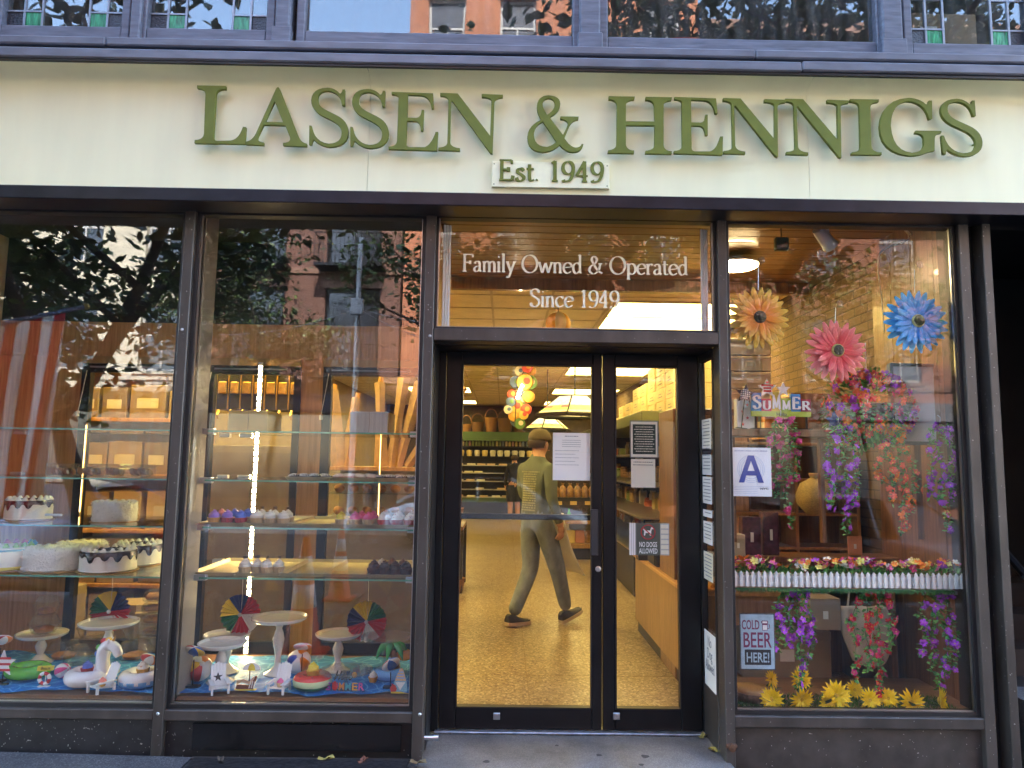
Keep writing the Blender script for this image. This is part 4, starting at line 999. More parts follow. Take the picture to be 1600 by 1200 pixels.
t3 = trays(2,[347,416,485,551,617],815,['third shelf tray of purple and blue cupcakes','third shelf tray of white cupcakes','empty tray in the middle of the third shelf','third shelf tray of yellow and pink cupcakes','third shelf tray of cream cupcakes with red crumbs'],.55)
t2 = trays(1,[481,552,618],742,['second shelf tray of dark cookies, left of the three','second shelf tray of pale pink frosted cookies in the middle','second shelf tray of dark cookies by the window edge'],.5)
oc = ['first','second','third','fourth','fifth','sixth']
for r_ in range(2):
    for i in range(3):
        fr = [['purple','purple','blue'],['peach','blue','blue']][r_][i]; rw = ['front','back'][r_]
        cupcake((t3[0][0]-.075+.078*i+.01*r_,.33+.085*r_,t3[0][1]),fr,['gold','red','red'][i] if r_ == 0 else 'cream','%s frosted cupcake, %s from left, %s row, purple and blue tray'%({'purple':'purple','blue':'blue','peach':'coral'}[fr],oc[i],rw))
        cupcake((t3[1][0]-.078+.078*i,.33+.085*r_,t3[1][1]),'white','cream','white cupcake, %s from left, %s row, third shelf white tray'%(oc[i],rw),chip=(r_==1))
        cupcake((t3[4][0]-.078+.078*i,.33+.085*r_,t3[4][1]),'white','red','cream cupcake with red crumbs, %s from left, %s row'%(oc[i],rw),'red')
cupcake((t3[3][0]-.082,.33,t3[3][1]),'yellow','cream','single yellow frosted cupcake on the third shelf')
for i, (dx, dy) in enumerate(((-.0,.33),(.078,.33),(.02,.42),(.09,.42))):
    cupcake((t3[3][0]+dx,dy,t3[3][1]),'pink','cream','pink frosted cupcake, %s'%['front one beside the yellow cupcake','front one beside the red crumb tray','back one near the yellow cupcake','back one near the red crumb tray'][i])
for i in range(4):
    cupcake((t4[1][0]-.10+.064*i,.34+.02*(i%2),t4[1][1]),'white','cream','white cupcake with dark piece, %s from the left of four on the lowest shelf'%oc[i],chip=True)
for r_ in range(2):
    for i in range(4 - r_):
        fr = 'choc' if r_ == 0 else ['white','mocha','mocha'][i]
        cupcake((t4[4][0]-.10+.064*i+.03*r_,.34+.09*r_,t4[4][1]),fr,'dark','%s, %s from left, %s row, lowest shelf'%({'choc':'chocolate cupcake','white':'white topped chocolate cupcake','mocha':'mocha frosted cupcake'}[fr],oc[i],['front','back'][r_]),'dark' if fr != 'white' else None)
# cookies with drizzle
CK = {}
for k, (c1, c2) in {'dark': (m_choc, m_icing), 'pink': (mat('pink_cookie_base',(.55,.16,.10),.7), mat('cream_frosting',(.80,.62,.42),.5,var=.1,scale=60,bump=.5))}.items():
    a = MB().lathe([(0,.03),(.022,.027),(.036,.015),(.039,.006),(.034,0),(0,0)],18).mesh('cookie', c1, True)
    z = MB(); n = 7
    if k == 'dark':
        for i in range(n):
            x = -.026+.052*i/(n-1); h = math.sqrt(max(0,.036**2-x*x))
            z.tube([(x-.004,y,.032-.016*((x*x+y*y)/.0014)) for y in [h*q for q in (-.9,-.5,0,.5,.9)]],.0022,5)
    else:
        z.lathe([(0,.036),(.02,.034),(.034,.024),(.036,.016)],14,wob=lambda a,j: 1+.06*math.sin(a*5+j))
    CK[k] = (a, z.mesh('icing_drizzle', c2, True))
def cookie(loc, k, label):
    t = thing('cookie', label, 'cookie', loc, (random.uniform(-.1,.1),random.uniform(-.1,.1),random.uniform(-.3,.3)), 'iced cookies on the second shelf')
    inst(CK[k][0],'base',t,(0,0,0)); inst(CK[k][1],'icing',t,(0,0,0))
for tr_, kind, nm in ((0,'dark','left dark cookie tray'),(1,'pink','middle pale cookie tray'),(2,'dark','right dark cookie tray')):
    for r_ in range(2):
        for i in range(4 if r_ == 0 else 3):
            cookie((t2[tr_][0]-.095+.064*i+.03*r_,.32+.07*r_,t2[tr_][1]+.004),kind,'%s cookie, %s from left, %s row, %s'%({'dark':'dark chocolate','pink':'pale frosted'}[kind],oc[i],['front','back'][r_],nm))
# ================================================================== summer scene on the deck
m_ceramic = mat('white_ceramic', (.78,.76,.70), .18, var=.03, coat=.6)
def cloth(px0, px1, x_edge, seed, label):
    rnd = random.Random(seed); nx, ny = 60, 30; vs = []
    xa, xb = XX(px0,1085,.2), XX(px1,1085,.2)
    for j in range(ny+1):
        for i in range(nx+1):
            u = i/nx; v = j/ny
            x = xa+(xb-xa)*u + .012*math.sin(v*9+seed); y = .155+.74*v + .025*math.sin(u*11+seed) + .015*math.sin(u*29)
            z = DZ+.002+.006*(1+math.sin(u*23+v*6+seed))*.5+.006*(1+math.sin(u*9-v*17))*.5+.004*rnd.random()
            vs.append((x,y,z))
    mb = MB().add(vs,[(j*(nx+1)+i,j*(nx+1)+i+1,(j+1)*(nx+1)+i+1,(j+1)*(nx+1)+i) for j in range(ny) for i in range(nx)])
    o = mb.build('blue_cloth', m_water, smooth=True); tag(o,label,'cloth','water print cloths')
m_water = bpy.data.materials.new('water_print_cloth'); m_water.use_nodes = True; MATS['water_print_cloth'] = m_water
t = m_water.node_tree; bs = t.nodes['Principled BSDF']; bs.inputs['Roughness'].default_value = .6
tc = t.nodes.new('ShaderNodeTexCoord'); ns = t.nodes.new('ShaderNodeTexNoise'); ns.inputs['Scale'].default_value = 5.; t.links.new(tc.outputs['Object'], ns.inputs['Vector'])
mxv = t.nodes.new('ShaderNodeVectorMath'); mxv.operation = 'MULTIPLY_ADD'; mxv.inputs[1].default_value = (.12,.12,.12); t.links.new(ns.outputs['Color'], mxv.inputs[0]); t.links.new(tc.outputs['Object'], mxv.inputs[2])
vo = t.nodes.new('ShaderNodeTexVoronoi'); vo.feature = 'DISTANCE_TO_EDGE'; vo.inputs['Scale'].default_value = 11.; t.links.new(mxv.outputs[0], vo.inputs['Vector'])
rp = t.nodes.new('ShaderNodeValToRGB'); e = rp.color_ramp.elements
e[0].position = .0; e[0].color = (.16,.48,.80,1); e[1].position = .06; e[1].color = (.012,.20,.58,1); q = e.new(.4); q.color = (.008,.15,.48,1)
t.links.new(vo.outputs[0], rp.inputs[0]); t.links.new(rp.outputs[0], bs.inputs['Base Color'])
cloth(-130,243,0,1,'blue water print cloth under the unicorn float')
cloth(275,643,0,4,'blue water print cloth under the watermelon float')
def deck_pt(px, py): return on_floor(px, py, DZ+.012)
def stand(px, pyb, r, h, label, thick=.028):
    p = deck_pt(px,pyb)
    t = thing('cake_stand', label, 'cake stand', p, group='white cake stands')
    MB().lathe([(0,0),(.075,0),(.078,.006),(.05,.02),(.022,.05),(.016,h*.30),(.022,h*.42),(.030,h*.55),(.034,h*.66),(.026,h*.78),(.017,h*.86),(.03,h*.96),(.04,h)],24).build('pedestal', m_ceramic, t, smooth=50)
    MB().lathe([(0,h),(r*.9,h+.004),(r,h+.016),(r*1.01,h+.026),(r*.97,h+.028),(r*.93,h+.014),(0,h+.011)],40).build('plate', m_ceramic, t, smooth=50)
    return t
stand(62,1035,.145,.155,'white cake stand at the left of the cake window holding clear boxes')
stand(165,1052,.165,.275,'tall white cake stand behind the unicorn float')
stand(352,1050,.135,.20,'back white cake stand of the overlapping pair behind the deck chair')
stand(344,1066,.135,.20,'front white cake stand of the overlapping pair behind the deck chair')
stand(433,1053,.165,.31,'tall white cake stand in front of the reflected cone')
stand(527,1048,.14,.20,'white cake stand near the pinwheel at the right of the cupcake window')
def clear_plate(px, py, h, r, label):
    p = deck_pt(px,py)
    t = thing('clear_cake_stand', label, 'cake stand', p, group='clear cake stands')
    MB().lathe([(0,0),(.06,0),(.05,.008),(.012,.02),(.012,h-.01),(.03,h)],20).build('pedestal', m_clear, t, smooth=50)
    MB().lathe([(0,h),(r,h+.002),(r,h+.012),(r*.98,h+.008),(0,h+.006)],36).build('plate', m_clear, t, smooth=50)
clear_plate(600,1060,.235,.145,'clear glass cake stand by the palm float')
clear_plate(540,1075,.09,.15,'low clear plate stand in front of the rightmost white stand')
# clear clamshell boxes
def clam(p, rz, r, label, filled=True):
    t = thing('clear_pastry_box', label, 'pastry box', p, (0,0,rz), 'clear pastry boxes')
    MB().lathe([(r*.8,0),(r,.05),(r*1.08,.052),(r*1.08,.058),(r*.95,.062),(r*.75,.105),(r*.5,.112),(0,.112)],12).build('shell', m_clear, t, smooth=30)
    if filled: MB().lathe([(0,.006),(r*.6,.006),(r*.68,.025),(r*.4,.038),(0,.04)],14).build('pastry', m_biscuit, t, smooth=50)
s0 = deck_pt(62,1035)
clam(s0+Vector((.01,0,.185)),.2,.085,'lower clear box stacked on the left cake stand'); clam(s0+Vector((.015,0,.298)),.9,.07,'upper clear box stacked on the left cake stand')
for i,(px,py,dz,r,l) in enumerate(((80,1037,0,.10,'clear box on the deck under the left cake stand'),(100,1046,0,.08,'small clear box on the deck near the beach ball stick'),(128,1030,.0,.11,'clear box behind the tall stand, left pile bottom'),(128,1030,.115,.10,'clear box behind the tall stand, left pile top'),(195,1037,0,.11,'clear box on the deck between the tall stand and mullion'),(200,1030,.115,.10,'clear box leaning on top beside the mullion'))):
    clam(deck_pt(px,py)+Vector((0,.12,dz)),i*.7,r,l,i in (0,4))
for i in range(4):
    p = deck_pt(232,1020)+Vector((0,.08,.10+.075*i))
    t = thing('clear_biscuit_tray','amber biscuit tray in the stack by the mullion, %s from the bottom'%oc[i],'tray',p,(0,0,.1*i),'stacked biscuit trays by the mullion')
    MB().box(-.085,.085,-.07,.07,0,.06,bev=.012).build('shell', m_clear, t); MB().box(-.07,.07,-.055,.055,.008,.045,bev=.012).build('biscuits', m_biscuit, t)
st = thing('support_box','brown box under the stack of biscuit trays','box',deck_pt(232,1020)+Vector((0,.08,0)))
MB().box(-.08,.08,-.07,.07,0,.098,bev=.004).build('body', mat('kraft_card',(.30,.19,.10),.8), st); MB().box(-.08,.08,-.012,.012,.098,.0985).build('tape', m_paper_y, st)
# pinwheel rosettes
fan_cols = [(.55,.02,.03),(.01,.02,.16),(.85,.62,.02),(.01,.16,.045),(.55,.02,.03),(.80,.78,.74)]
m_fan = [mat('fan_paper_%d'%i,c,.6,var=.06) for i,c in enumerate(fan_cols)]
def rosette(px, py, y, r, rot, label, seg=(0,1,2,3,4,5)):
    p = pt(px,py,y)
    t = thing('paper_rosette', label, 'rosette', p, group='striped paper fans hanging over the deck')
    n = 6
    for s in range(n):
        mb = MB(); k = 8; vs = [(0,0,0)]
        for i in range(k+1):
            a = 2*PI*(s+i/k)/n+rot; vs.append((r*math.cos(a), .016*(1 if i % 2 else -1), r*math.sin(a)))
        mb.add(vs,[(0,1+i,2+i) for i in range(k)])
        o = mb.build('fan_segment', m_fan[seg[s]], t); md = o.modifiers.new('s','SOLIDIFY'); md.thickness = .0015
    MB().lathe([(0,0),(.012,0),(.012,.006),(0,.008)],10,rot=Matrix.Rotation(PI/2,3,'X'),c=(0,-.012,0)).build('hub', m_chrome, t)
    zt = shelf_z[3]-p.z-.01
    MB().tube([(.003,0,r*.2),(.006,-.004,r),(.004,-.004,zt-.05),(.0,-.004,zt)],.0022,5).build('string', m_paper_y, t)
    MB().tube([(.016*math.cos(q*.5),-.004,zt-.02+.016*math.sin(q*.5)) for q in range(13)],.0018,5).build('hook', m_chrome, t)
rosette(172,955,.62,.122,.15,'paper fan rosette hanging above the unicorn float',(1,2,3,4,4,0))
rosette(376,960,.60,.122,.10,'paper fan rosette hanging at the left of the cupcake window',(0,1,2,3,4,5))
rosette(573,971,.60,.122,.25,'paper fan rosette hanging at the right of the cupcake window',(3,2,1,0,5,4))
# beach balls
bb_cols = [(.80,.79,.76),(.55,.04,.03),(.80,.79,.76),(.02,.12,.50),(.80,.79,.76),(.85,.55,.03)]
m_bb = [mat('beach_ball_%d'%i,c,.35,var=.03) for i,c in enumerate(bb_cols)] + [mat('beach_ball_orange',(.82,.25,.03),.35,var=.03), mat('beach_ball_pink',(.80,.45,.50),.35,var=.03)]
def ball_on_stick(px, py, y, r, rot, label, pal):
    p = pt(px,py,y); base = Vector((p.x,y,DZ+.014))
    t = thing('beach_ball_stick', label, 'decoration', base, group='flat beach ball ornaments on sticks')
    b = MB().ball((0,0,0),r,r*.35,r,18,10,mif=lambda u: int(u*6)%6); b.xform(Matrix.Translation((0,0,p.z-base.z)) @ Euler(rot).to_matrix().to_4x4())
    b.build('ball', [m_bb[i] for i in pal], t, smooth=True)
    MB().tube([(0,0,0),(0,0,p.z-base.z-r*.8)],.003,5).build('stick', m_black, t)
    MB().box(-.04,.04,-.02,.02,-.008,.006,bev=.002).build('foot', m_black, t)
ball_on_stick(304,1017,.24,.06,(1.0,.3,.2),'beach ball ornament on a black stick at the left of the cupcake window',(3,2,1,4,3,5))
ball_on_stick(473,1010,.28,.052,(1.2,.2,.6),'pale striped beach ball ornament on a stick above the watermelon float',(0,7,0,7,2,6))
ball_on_stick(611,1038,.26,.055,(.8,-.5,.3),'tilted beach ball ornament in front of the palm float',(3,0,1,2,3,4))
ball_on_stick(234,1030,.26,.052,(.9,.5,.4),'beach ball ornament on a stick next to the mullion',(0,5,2,1,0,6))
ball_on_stick(2,1000,.30,.055,(1.,.2,.9),'beach ball ornament cut by the edge of the picture',(0,7,2,1,0,6))
def beach_ball(px, pyb, r, rot, label, pal, dy=0):
    p = deck_pt(px,pyb)+Vector((0,dy,r*.98))
    t = thing('beach_ball', label, 'beach ball', p, rot, 'inflated beach balls')
    MB().ball((0,0,0),r,r,r,24,14,mif=lambda u: int(u*6)%6).build('skin', [m_bb[i] for i in pal], t, smooth=True)
    MB().lathe([(0,.003),(r*.2,.002),(r*.21,-.003)],14,c=(0,0,r*.99)).build('valve_disc', m_bb[0], t, smooth=True)
beach_ball(304,1068,.072,(.9,.5,.3),'inflated beach ball on the deck at the left of the cupcake window',(0,6,0,5,1,2),.05)
beach_ball(463,1056,.072,(.7,-.5,.8),'orange and white inflated beach ball under the tall stand',(6,0,3,0,6,0),.04)
p = deck_pt(92,1062); bb = thing('small_ball','pink and white striped small ball by the lifebuoy sign','ball',p+Vector((0,.03,.042)),(.4,1.1,.2))
MB().ball((0,0,0),.042,.042,.042,24,12,mif=lambda u: int(u*8)%2).build('skin', [m_bb[0],mat('hot_pink',(.75,.08,.25),.35)], bb, smooth=True); MB().lathe([(0,.002),(.007,0)],8,c=(0,0,.042)).build('valve', m_bb[0], bb)
# inflatables
m_vinylw = mat('white_vinyl', (.80,.80,.80), .22, var=.02, coat=.4)
def ring(mb, R0, r, z, seg=32, sec=12, mif=None, sx=1., sy=1.):
    vs = []; fs = []; mi = []
    for i in range(seg):
        a = 2*PI*i/seg
        pin = 1-.03*(i % 4 == 0)
        for j in range(sec):
            b = 2*PI*j/sec; q = R0+r*pin*math.cos(b); vs.append((sx*q*math.cos(a), sy*q*math.sin(a), z+r*pin*math.sin(b)))
    for i in range(seg):
        for j in range(sec):
            fs.append((i*sec+j,((i+1)%seg)*sec+j,((i+1)%seg)*sec+(j+1)%sec,i*sec+(j+1)%sec)); mi.append(mif(i/seg,j/sec) if mif else 0)
    o = len(mb.v); mb.v += vs; mb.f += [tuple(k+o for k in f) for f in fs]; mb.m += mi; return mb
p = deck_pt(118,1078)
un = thing('unicorn_float','small white unicorn pool float with rainbow mane','pool float',p+Vector((0,.11,0)))
ring(MB(),.078,.043,.043).build('ring', m_vinylw, un, smooth=True)
MB().tube(smooth_line([(.085,0,.06),(.075,0,.14),(.085,0,.20),(.12,-.005,.215),(.155,-.01,.195),(.175,-.012,.155)],5),[.036]*4+[.034]*6+[.031]*5+[.028]*6+[.026]*3+[.020]*2,12).build('neck', m_vinylw, un, smooth=True)
MB().tube([(.13,-.005,.225),(.145,-.007,.27)],[.012,.001],8).build('horn', mat('gold_vinyl',(.55,.30,.06),.3,.3), un, smooth=True)
for k,(c,(x,z)) in enumerate(zip([(.10,.42,.05),(.65,.05,.06),(.04,.15,.55),(.8,.5,.05)],[(.055,.20),(.08,.235),(.05,.165),(.105,.240)])): MB().ball((x,0,z),.022,.014,.018,10,6).build('mane_lock', mat('mane_vinyl_%d'%k,c,.3), un, smooth=True)
for s in (-1,1): MB().ball((.118,s*.022-.005,.237),.009,.006,.018,8,6).build('ear', m_vinylw, un, smooth=True)
p = deck_pt(205,1079)
wf = thing('wave_ring_float','white and pale blue wave patterned ring float next to the mullion','pool float',p+Vector((.0,.10,0)))
m_pale = mat('pale_blue_vinyl',(.22,.48,.78),.25,coat=.4)
ring(MB(),.078,.042,.042,36,14,mif=lambda u,v: 1 if (.68 < v + .05*math.sin(u*75) < .93) else 0).build('ring', [m_vinylw,m_pale], wf, smooth=True)
p = deck_pt(32,1062)
lf = thing('green_float','lime green inflatable at the left of the cake window','pool float',p+Vector((0,.06,0)))
ring(MB(),.075,.036,.036,28,10,sx=1.15).build('ring', mat('lime_vinyl',(.15,.55,.05),.25,coat=.4,var=.15,scale=20), lf, smooth=True); MB().ball((-.11,0,.06),.03,.03,.028).build('head', mat('lime_vinyl'), lf, smooth=True)
def cup_at(p, fr, cs, label, s=.9, cr=None): return cupcake(p,fr,cs,label,cr,s,'cupcakes set among the beach toys')
p = deck_pt(118,1078)+Vector((-.0,.10,.055)); cup_at(p,'blue','red','blue and white swirl cupcake sitting in the unicorn float',1.0)
p = deck_pt(207,1079)+Vector((0,.10,.055)); cup_at(p,'white','gold','white cupcake with rainbow sprinkles sitting in the wave ring',1.0,'rain')
wm = deck_pt(481,1083)
wt = thing('watermelon_float','watermelon patterned ring float holding a yellow cupcake','pool float',wm+Vector((0,.09,0)))
ring(MB(),.068,.042,.042,36,16,mif=lambda u,v: 1 if .55 < v < .93 else (2 if (.93 <= v or v < .04) else 0)).build('ring', [mat('melon_red',(.70,.06,.04),.25,coat=.4),mat('melon_green',(.03,.16,.05),.3,var=.6,scale=26,stretch=(1,1,.2)),mat('melon_pale',(.55,.65,.35),.3)], wt, smooth=True)
for i in range(14):
    a = 2*PI*i/14; MB().ball((.068*math.cos(a)*(1+.25*(i%2)),.068*math.sin(a)*(1+.25*(i%2)),.083-.004*(i%2)),.0045,.0045,.003,6,4).build('seed', m_ink, wt)
cup_at(wm+Vector((0,.09,.058)),'yellow','gold','yellow frosted cupcake sitting in the watermelon float',1.1)
# small deck chairs
def deck_chair(px, py, rz, label, s=1.):
    p = deck_pt(px,py)
    t = thing('toy_deck_chair', label, 'toy chair', p, (0,0,rz), 'white wooden toy deck chairs', s)
    for x in (-.042,.042):
        MB().box(x-.005,x+.005,-.055,-.043,0,.052).build('leg', m_white, t); MB().box(x-.005,x+.005,.04,.052,0,.04).build('leg', m_white, t)
        MB().box(x-.012,x+.012,-.062,.055,.052,.057).build('arm', m_white, t)
    for i in range(5): MB().box(-.042,.042,-.05+.019*i,-.035+.019*i,.030-.003*i,.034-.003*i).build('seat_slat', m_white, t)
    for i in range(5):
        b = MB().box(-.007,.007,-.002,.002,0,.115+.006*(2-abs(i-2))); b.xform(Matrix.Translation((-.032+.016*i,.036,.022)) @ Matrix.Rotation(-.38,4,'X')); b.build('back_slat', m_white, t)
    b = MB().box(-.04,.04,.002,.006,.05,.058); b.xform(Matrix.Translation((0,.036,.022)) @ Matrix.Rotation(-.38,4,'X')); b.build('back_rail', m_white, t)
    return t
deck_chair(342,1081,.5,'white toy deck chair with a dark starfish on its back')
deck_chair(436,1081,-.1,'white toy deck chair holding a pink cupcake')
deck_chair(158,1080,-.5,'white toy deck chair leaning by the unicorn float')
p = deck_pt(438,1081); cup_at(p+Vector((.004,-.02,.034)),'pink','cream','pink cupcake on the seat of the middle toy deck chair',.62)
p = deck_pt(162,1080); cup_at(p+Vector((.0,-.02,.034)),'peach','gold','coral cupcake on the toy deck chair by the unicorn',.6)
p = deck_pt(345,1081); sf = MB(); star = []
for i in range(10): a = PI/2+PI*i/5; r = .026 if i % 2 == 0 else .010; star.append((r*math.cos(a),r*math.sin(a)))
sf.prism(star,-.003,.003); o = sf.build('starfish', m_ink); o.location = p+Vector((-.012,-.02,.085)); o.rotation_euler = (-.4,0,.5); tag(o,'dark toy starfish on the white deck chair','starfish')
# flat painted signs
def star_poly(r, r2=None, n=5, rot=PI/2): return [((r if i%2==0 else (r2 or r*.42))*math.cos(rot+PI*i/n),(r if i%2==0 else (r2 or r*.42))*math.sin(rot+PI*i/n)) for i in range(2*n)]
p = pt(383,1086,.2); sg = thing('beach_sign','flat painted sign of a dog lounging under a beach umbrella','sign',(p.x,.2,DZ+.008))
MB().box(-.062,.062,-.012,.012,0,.006,bev=.002).build('base', mat('yellow_paint',(.75,.60,.05),.5), sg)
um = [(-.05*math.cos(R(a)),.045+.065+.038*math.sin(R(a))) for a in range(0,181,15)]
MB().prism([(x+.03,z-.0) for x,z in um],-.003,.003).build('umbrella', m_paper, sg)
MB().prism([(x*.4+.03,z*.98+.0) for x,z in um],-.0045,-.0032).build('umbrella_stripe', mat('yellow_paint'), sg)
MB().box(.018,.022,-.002,.002,.006,.11).build('pole', m_ink, sg)
MB().prism([(-.055,.006),(.045,.006),(.062,.075),(.052,.078),(.030,.03),(-.05,.03)],-.003,.003).build('lounger', mat('brown_paint',(.18,.07,.04),.5), sg)
MB().prism([(-.05,.03),(-.02,.045),(.03,.032),(.05,.07),(.042,.075),(.02,.048),(-.01,.06),(-.05,.052)],-.0055,-.0032).build('figure', mat('tan_paint',(.62,.45,.30),.5), sg)
for i in range(3): b = MB().prism([(.018+.012*i,.012),(.024+.012*i,.012),(.032+.012*i,.05),(.027+.012*i,.05)],-.0065,-.0057); b.build('stripe', m_paper, sg)
p = pt(68,1078,.22); lb = thing('lifebuoy_sign','small red and white lifebuoy sign with yellow board on top','sign',(p.x,.22,DZ+.008))
ring(MB(),.028,.010,0,24,8,mif=lambda u,v: int(u*8)%2).xform(Matrix.Translation((0,0,.045)) @ Matrix.Rotation(PI/2,4,'X')).build('ring', [m_paper,mat('sign_red',(.55,.03,.03),.5)], lb, smooth=True)
MB().prism([(-.045,.085),(.045,.09),(.05,.115),(-.04,.112)],-.004,.004).build('board', mat('yellow_paint'), lb)
put_mesh(font_mesh('Beach',.022,.001,align='CENTER',shear=.3),'lettering',m_ink,lb,(.003,-.0055,.094))
MB().box(-.03,.03,-.012,.012,0,.006).box(-.002,.002,.008,.011,.0061,.09).build('foot', m_white, lb)
p = pt(5,1035,.24); ss = thing('striped_star_stick','red and white striped star on a stick at the edge of the picture','decoration',(p.x,.24,DZ+.01))
MB().prism([(x,z+.115) for x,z in star_poly(.075)],-.004,.004).build('star', m_paper, ss)
for i in range(3): MB().box(-.05+.004*i,.045,-.0055,-.0042,.075+.032*i,.088+.032*i).build('stripe', mat('sign_red'), ss)
MB().tube([(0,.006,0),(0,.006,.09)],.003,5).build('stick', m_black, ss); MB().box(-.03,.03,-.02,.02,-.006,.004).build('foot', m_black, ss)
# Hello SUMMER words
hp = pt(538,1088,.2); hs = thing('summer_word_sign','upright sign spelling Hello over coloured letters SUMMER','sign',(hp.x,.2,DZ+.012))
put_mesh(font_mesh('Hello',.07,.004,bold=.0012,align='CENTER',shear=.45,width=.105),'hello_lettering',m_ink,hs,(-.008,0,.058))
cs_ = [(.42,.10,.45),(.62,.05,.03),(.68,.30,.08),(.10,.42,.50),(.75,.42,.10),(.55,.12,.35)]
for i, ch in enumerate('SUMMER'):
    put_mesh(font_mesh(ch,.055,.006,bold=.001,align='CENTER',width=.030),'letter',mat('word_letter_%d'%i,cs_[i],.5),hs,(-.092+.037*i,0,.004))
MB().box(-.115,.115,-.012,.012,-.006,.002).build('base', m_clear, hs)
MB().lathe([(0,.003),(.014,.002),(.015,-.002),(0,-.002)],14,rot=Matrix.Rotation(PI/2,3,'X'),c=(.052,0,.085)).build('sun_disc', mat('orange_paint',(.75,.35,.04),.5), hs)
MB().box(-.062,-.048,-.004,.002,.0,.05,bev=.002).build('drink_glass', mat('sign_red'), hs)
# palm float and gnome sign
pp = deck_pt(603,1066)
pf = thing('palm_float','inflatable palm tree island with drooping green leaves','pool float',pp+Vector((.0,.08,0)))
ring(MB(),.062,.030,.030,24,10).build('ring', m_pale, pf, smooth=True)
MB().tube(smooth_line([(.03,0,.03),(.045,0,.08),(.03,0,.13),(.02,0,.165)],4),[.026]*4+[.022]*5+[.018]*4,10).build('trunk', mat('palm_brown',(.26,.12,.035),.35), pf, smooth=True)
for i in range(6):
    a = 2*PI*i/6+.3; d = Vector((math.cos(a),math.sin(a)*.7,0)); L = .095
    path = [Vector((.02,0,.165))+d*(L*u)+Vector((0,0,.05*math.sin(PI*u*.75)-.085*u*u)) for u in (0,.2,.4,.6,.8,1.)]
    MB().tube(path,[.010,.020,.024,.022,.015,.003],8).build('leaf', mat('palm_green',(.03,.33,.07),.25,coat=.4), pf, smooth=True)
MB().ball((.09,.02,.13),.05,.03,.035,16,8).build('sun_fish', mat('orange_vinyl',(.78,.30,.02),.25,var=.3,scale=30), pf, smooth=True)
gp = pt(625,1086,.19); gs = thing('gnome_sign','flat painted sign of a bearded gnome with watermelon and ball','sign',(gp.x,.19,DZ+.01))
MB().box(-.05,.05,-.01,.01,-.004,.004).build('base', mat('yellow_paint'), gs)
MB().prism([(-.04,.004),(.04,.004),(.035,.06),(.0,.075),(-.035,.06)],-.003,.003).build('body', mat('light_blue_paint',(.25,.50,.65),.5), gs)
MB().prism([(-.028,.055),(.028,.055),(.0,.012)],-.0045,-.0032).build('beard', m_paper, gs)
MB().prism([(-.03,.062),(.032,.062),(.022,.10),(.012,.13),(-.002,.128),(-.02,.095)],-.0044,-.0031).build('hat', mat('peach_paint',(.75,.45,.25),.5), gs)
for i in range(3): MB().box(-.022+.003*i,.022-.003*i,-.0056,-.0046,.075+.016*i,.081+.016*i).build('hat_stripe', m_pale, gs)
MB().prism([(-.05,.05),(-.02,.035),(-.045,.03)],-.0056,-.0046).build('melon_slice', mat('sign_red'), gs)
MB().lathe([(0,.003),(.018,.002),(.019,-.002)],14,rot=Matrix.Rotation(PI/2,3,'X'),c=(-.038,-.004,.018)).build('ball', m_bb[1], gs)
cup_at(deck_pt(580,1073)+Vector((0,.05,.012)),'white','gold','white cupcake in front of the palm float',.8)

# lit strip standing at the back of the case
ls = thing('led_strip','lit vertical light strip at the back of the cupcake window','light strip',(XX(396,780,BY-.05),BY-.05,DZ))
xl, xh = XX(392,1005,BY-.05)-ls.location.x, XX(401,566,BY-.05)-ls.location.x
zt_ = ZZ(400,566,BY-.05)-DZ
e_ = mat('led_glow',(1,.9,.6),.5,var=0,emit=16.,emit_col=(1.,.74,.34))
MB().box(-.016,.016,.004,.012,0,zt_).build('channel', m_chrome, ls)
for i in range(46): MB().box(-.008,.008,-.004,.003,.01+(zt_-.02)*i/46,.01+(zt_-.02)*(i+.62)/46).build('led_cell', e_, ls)

m_brass0 = mat('brass',(.55,.36,.10),.3,.8)
for px, lab in ((126,'thin lit vertical light strip on the case post of the cake window'),(592,'thin lit vertical light strip near the baguette bags')):
    t = thing('led_strip',lab,'light strip',(XX(px,760,BY-.05),BY-.04,DZ))
    MB().box(-.006,.006,.004,.010,.9,ZZ(400,664,BY-.05)-DZ).build('channel', m_brass0, t)
    MB().box(-.0016,.0016,-.003,.003,.92,ZZ(400,668,BY-.05)-DZ).build('led_cell', mat('warm_led_glow',(1,.8,.4),.5,var=0,emit=.5,emit_col=(1.,.66,.24)), t)
# ================================================================== flower window
m_grass = [mat('plastic_grass_%d'%i,c,.6,var=.2) for i,c in enumerate(((.02,.09,.015),(.03,.13,.02)))]
W0, W1_ = MULL[3][1], MULL[4][0]
fz = ZZ(1300,1113,.10)-.012
fd = thing('flower_display', 'low wooden display floor of the flower window', 'display', ((W0+W1_)/2,.4,0))
MB().box(W0-.02,XWR-.02,.125,.78,fz-.1,fz).build('deck', wood_mat('deck_wood',(.1,.05,.025),(.17,.09,.045)), fd, world=True)
MB().box(W0-.02,XWR-.02,.76,.80,-.05,fz-.1).build('back_panel', m_wood_dark, fd, world=True)
gm = MB(); rnd = random.Random(2)
for i in range(5200):
    x = rnd.uniform(W0+.01,W1_-.02); y = rnd.uniform(.13,.42); h = rnd.uniform(.012,.03); a = rnd.uniform(0,6.28); dx = .002*math.cos(a); dy = .002*math.sin(a); l = Vector((rnd.gauss(0,.008),rnd.gauss(0,.008),0))
    gm.add([(x-dx,y-dy,fz),(x+dx,y+dy,fz),(x+l.x,y+l.y,fz+h)],[(0,1,2)],rnd.randint(0,1))
go = gm.build('plastic_grass', m_grass); tag(go,'green plastic grass on the floor of the flower window','grass',kind='stuff')
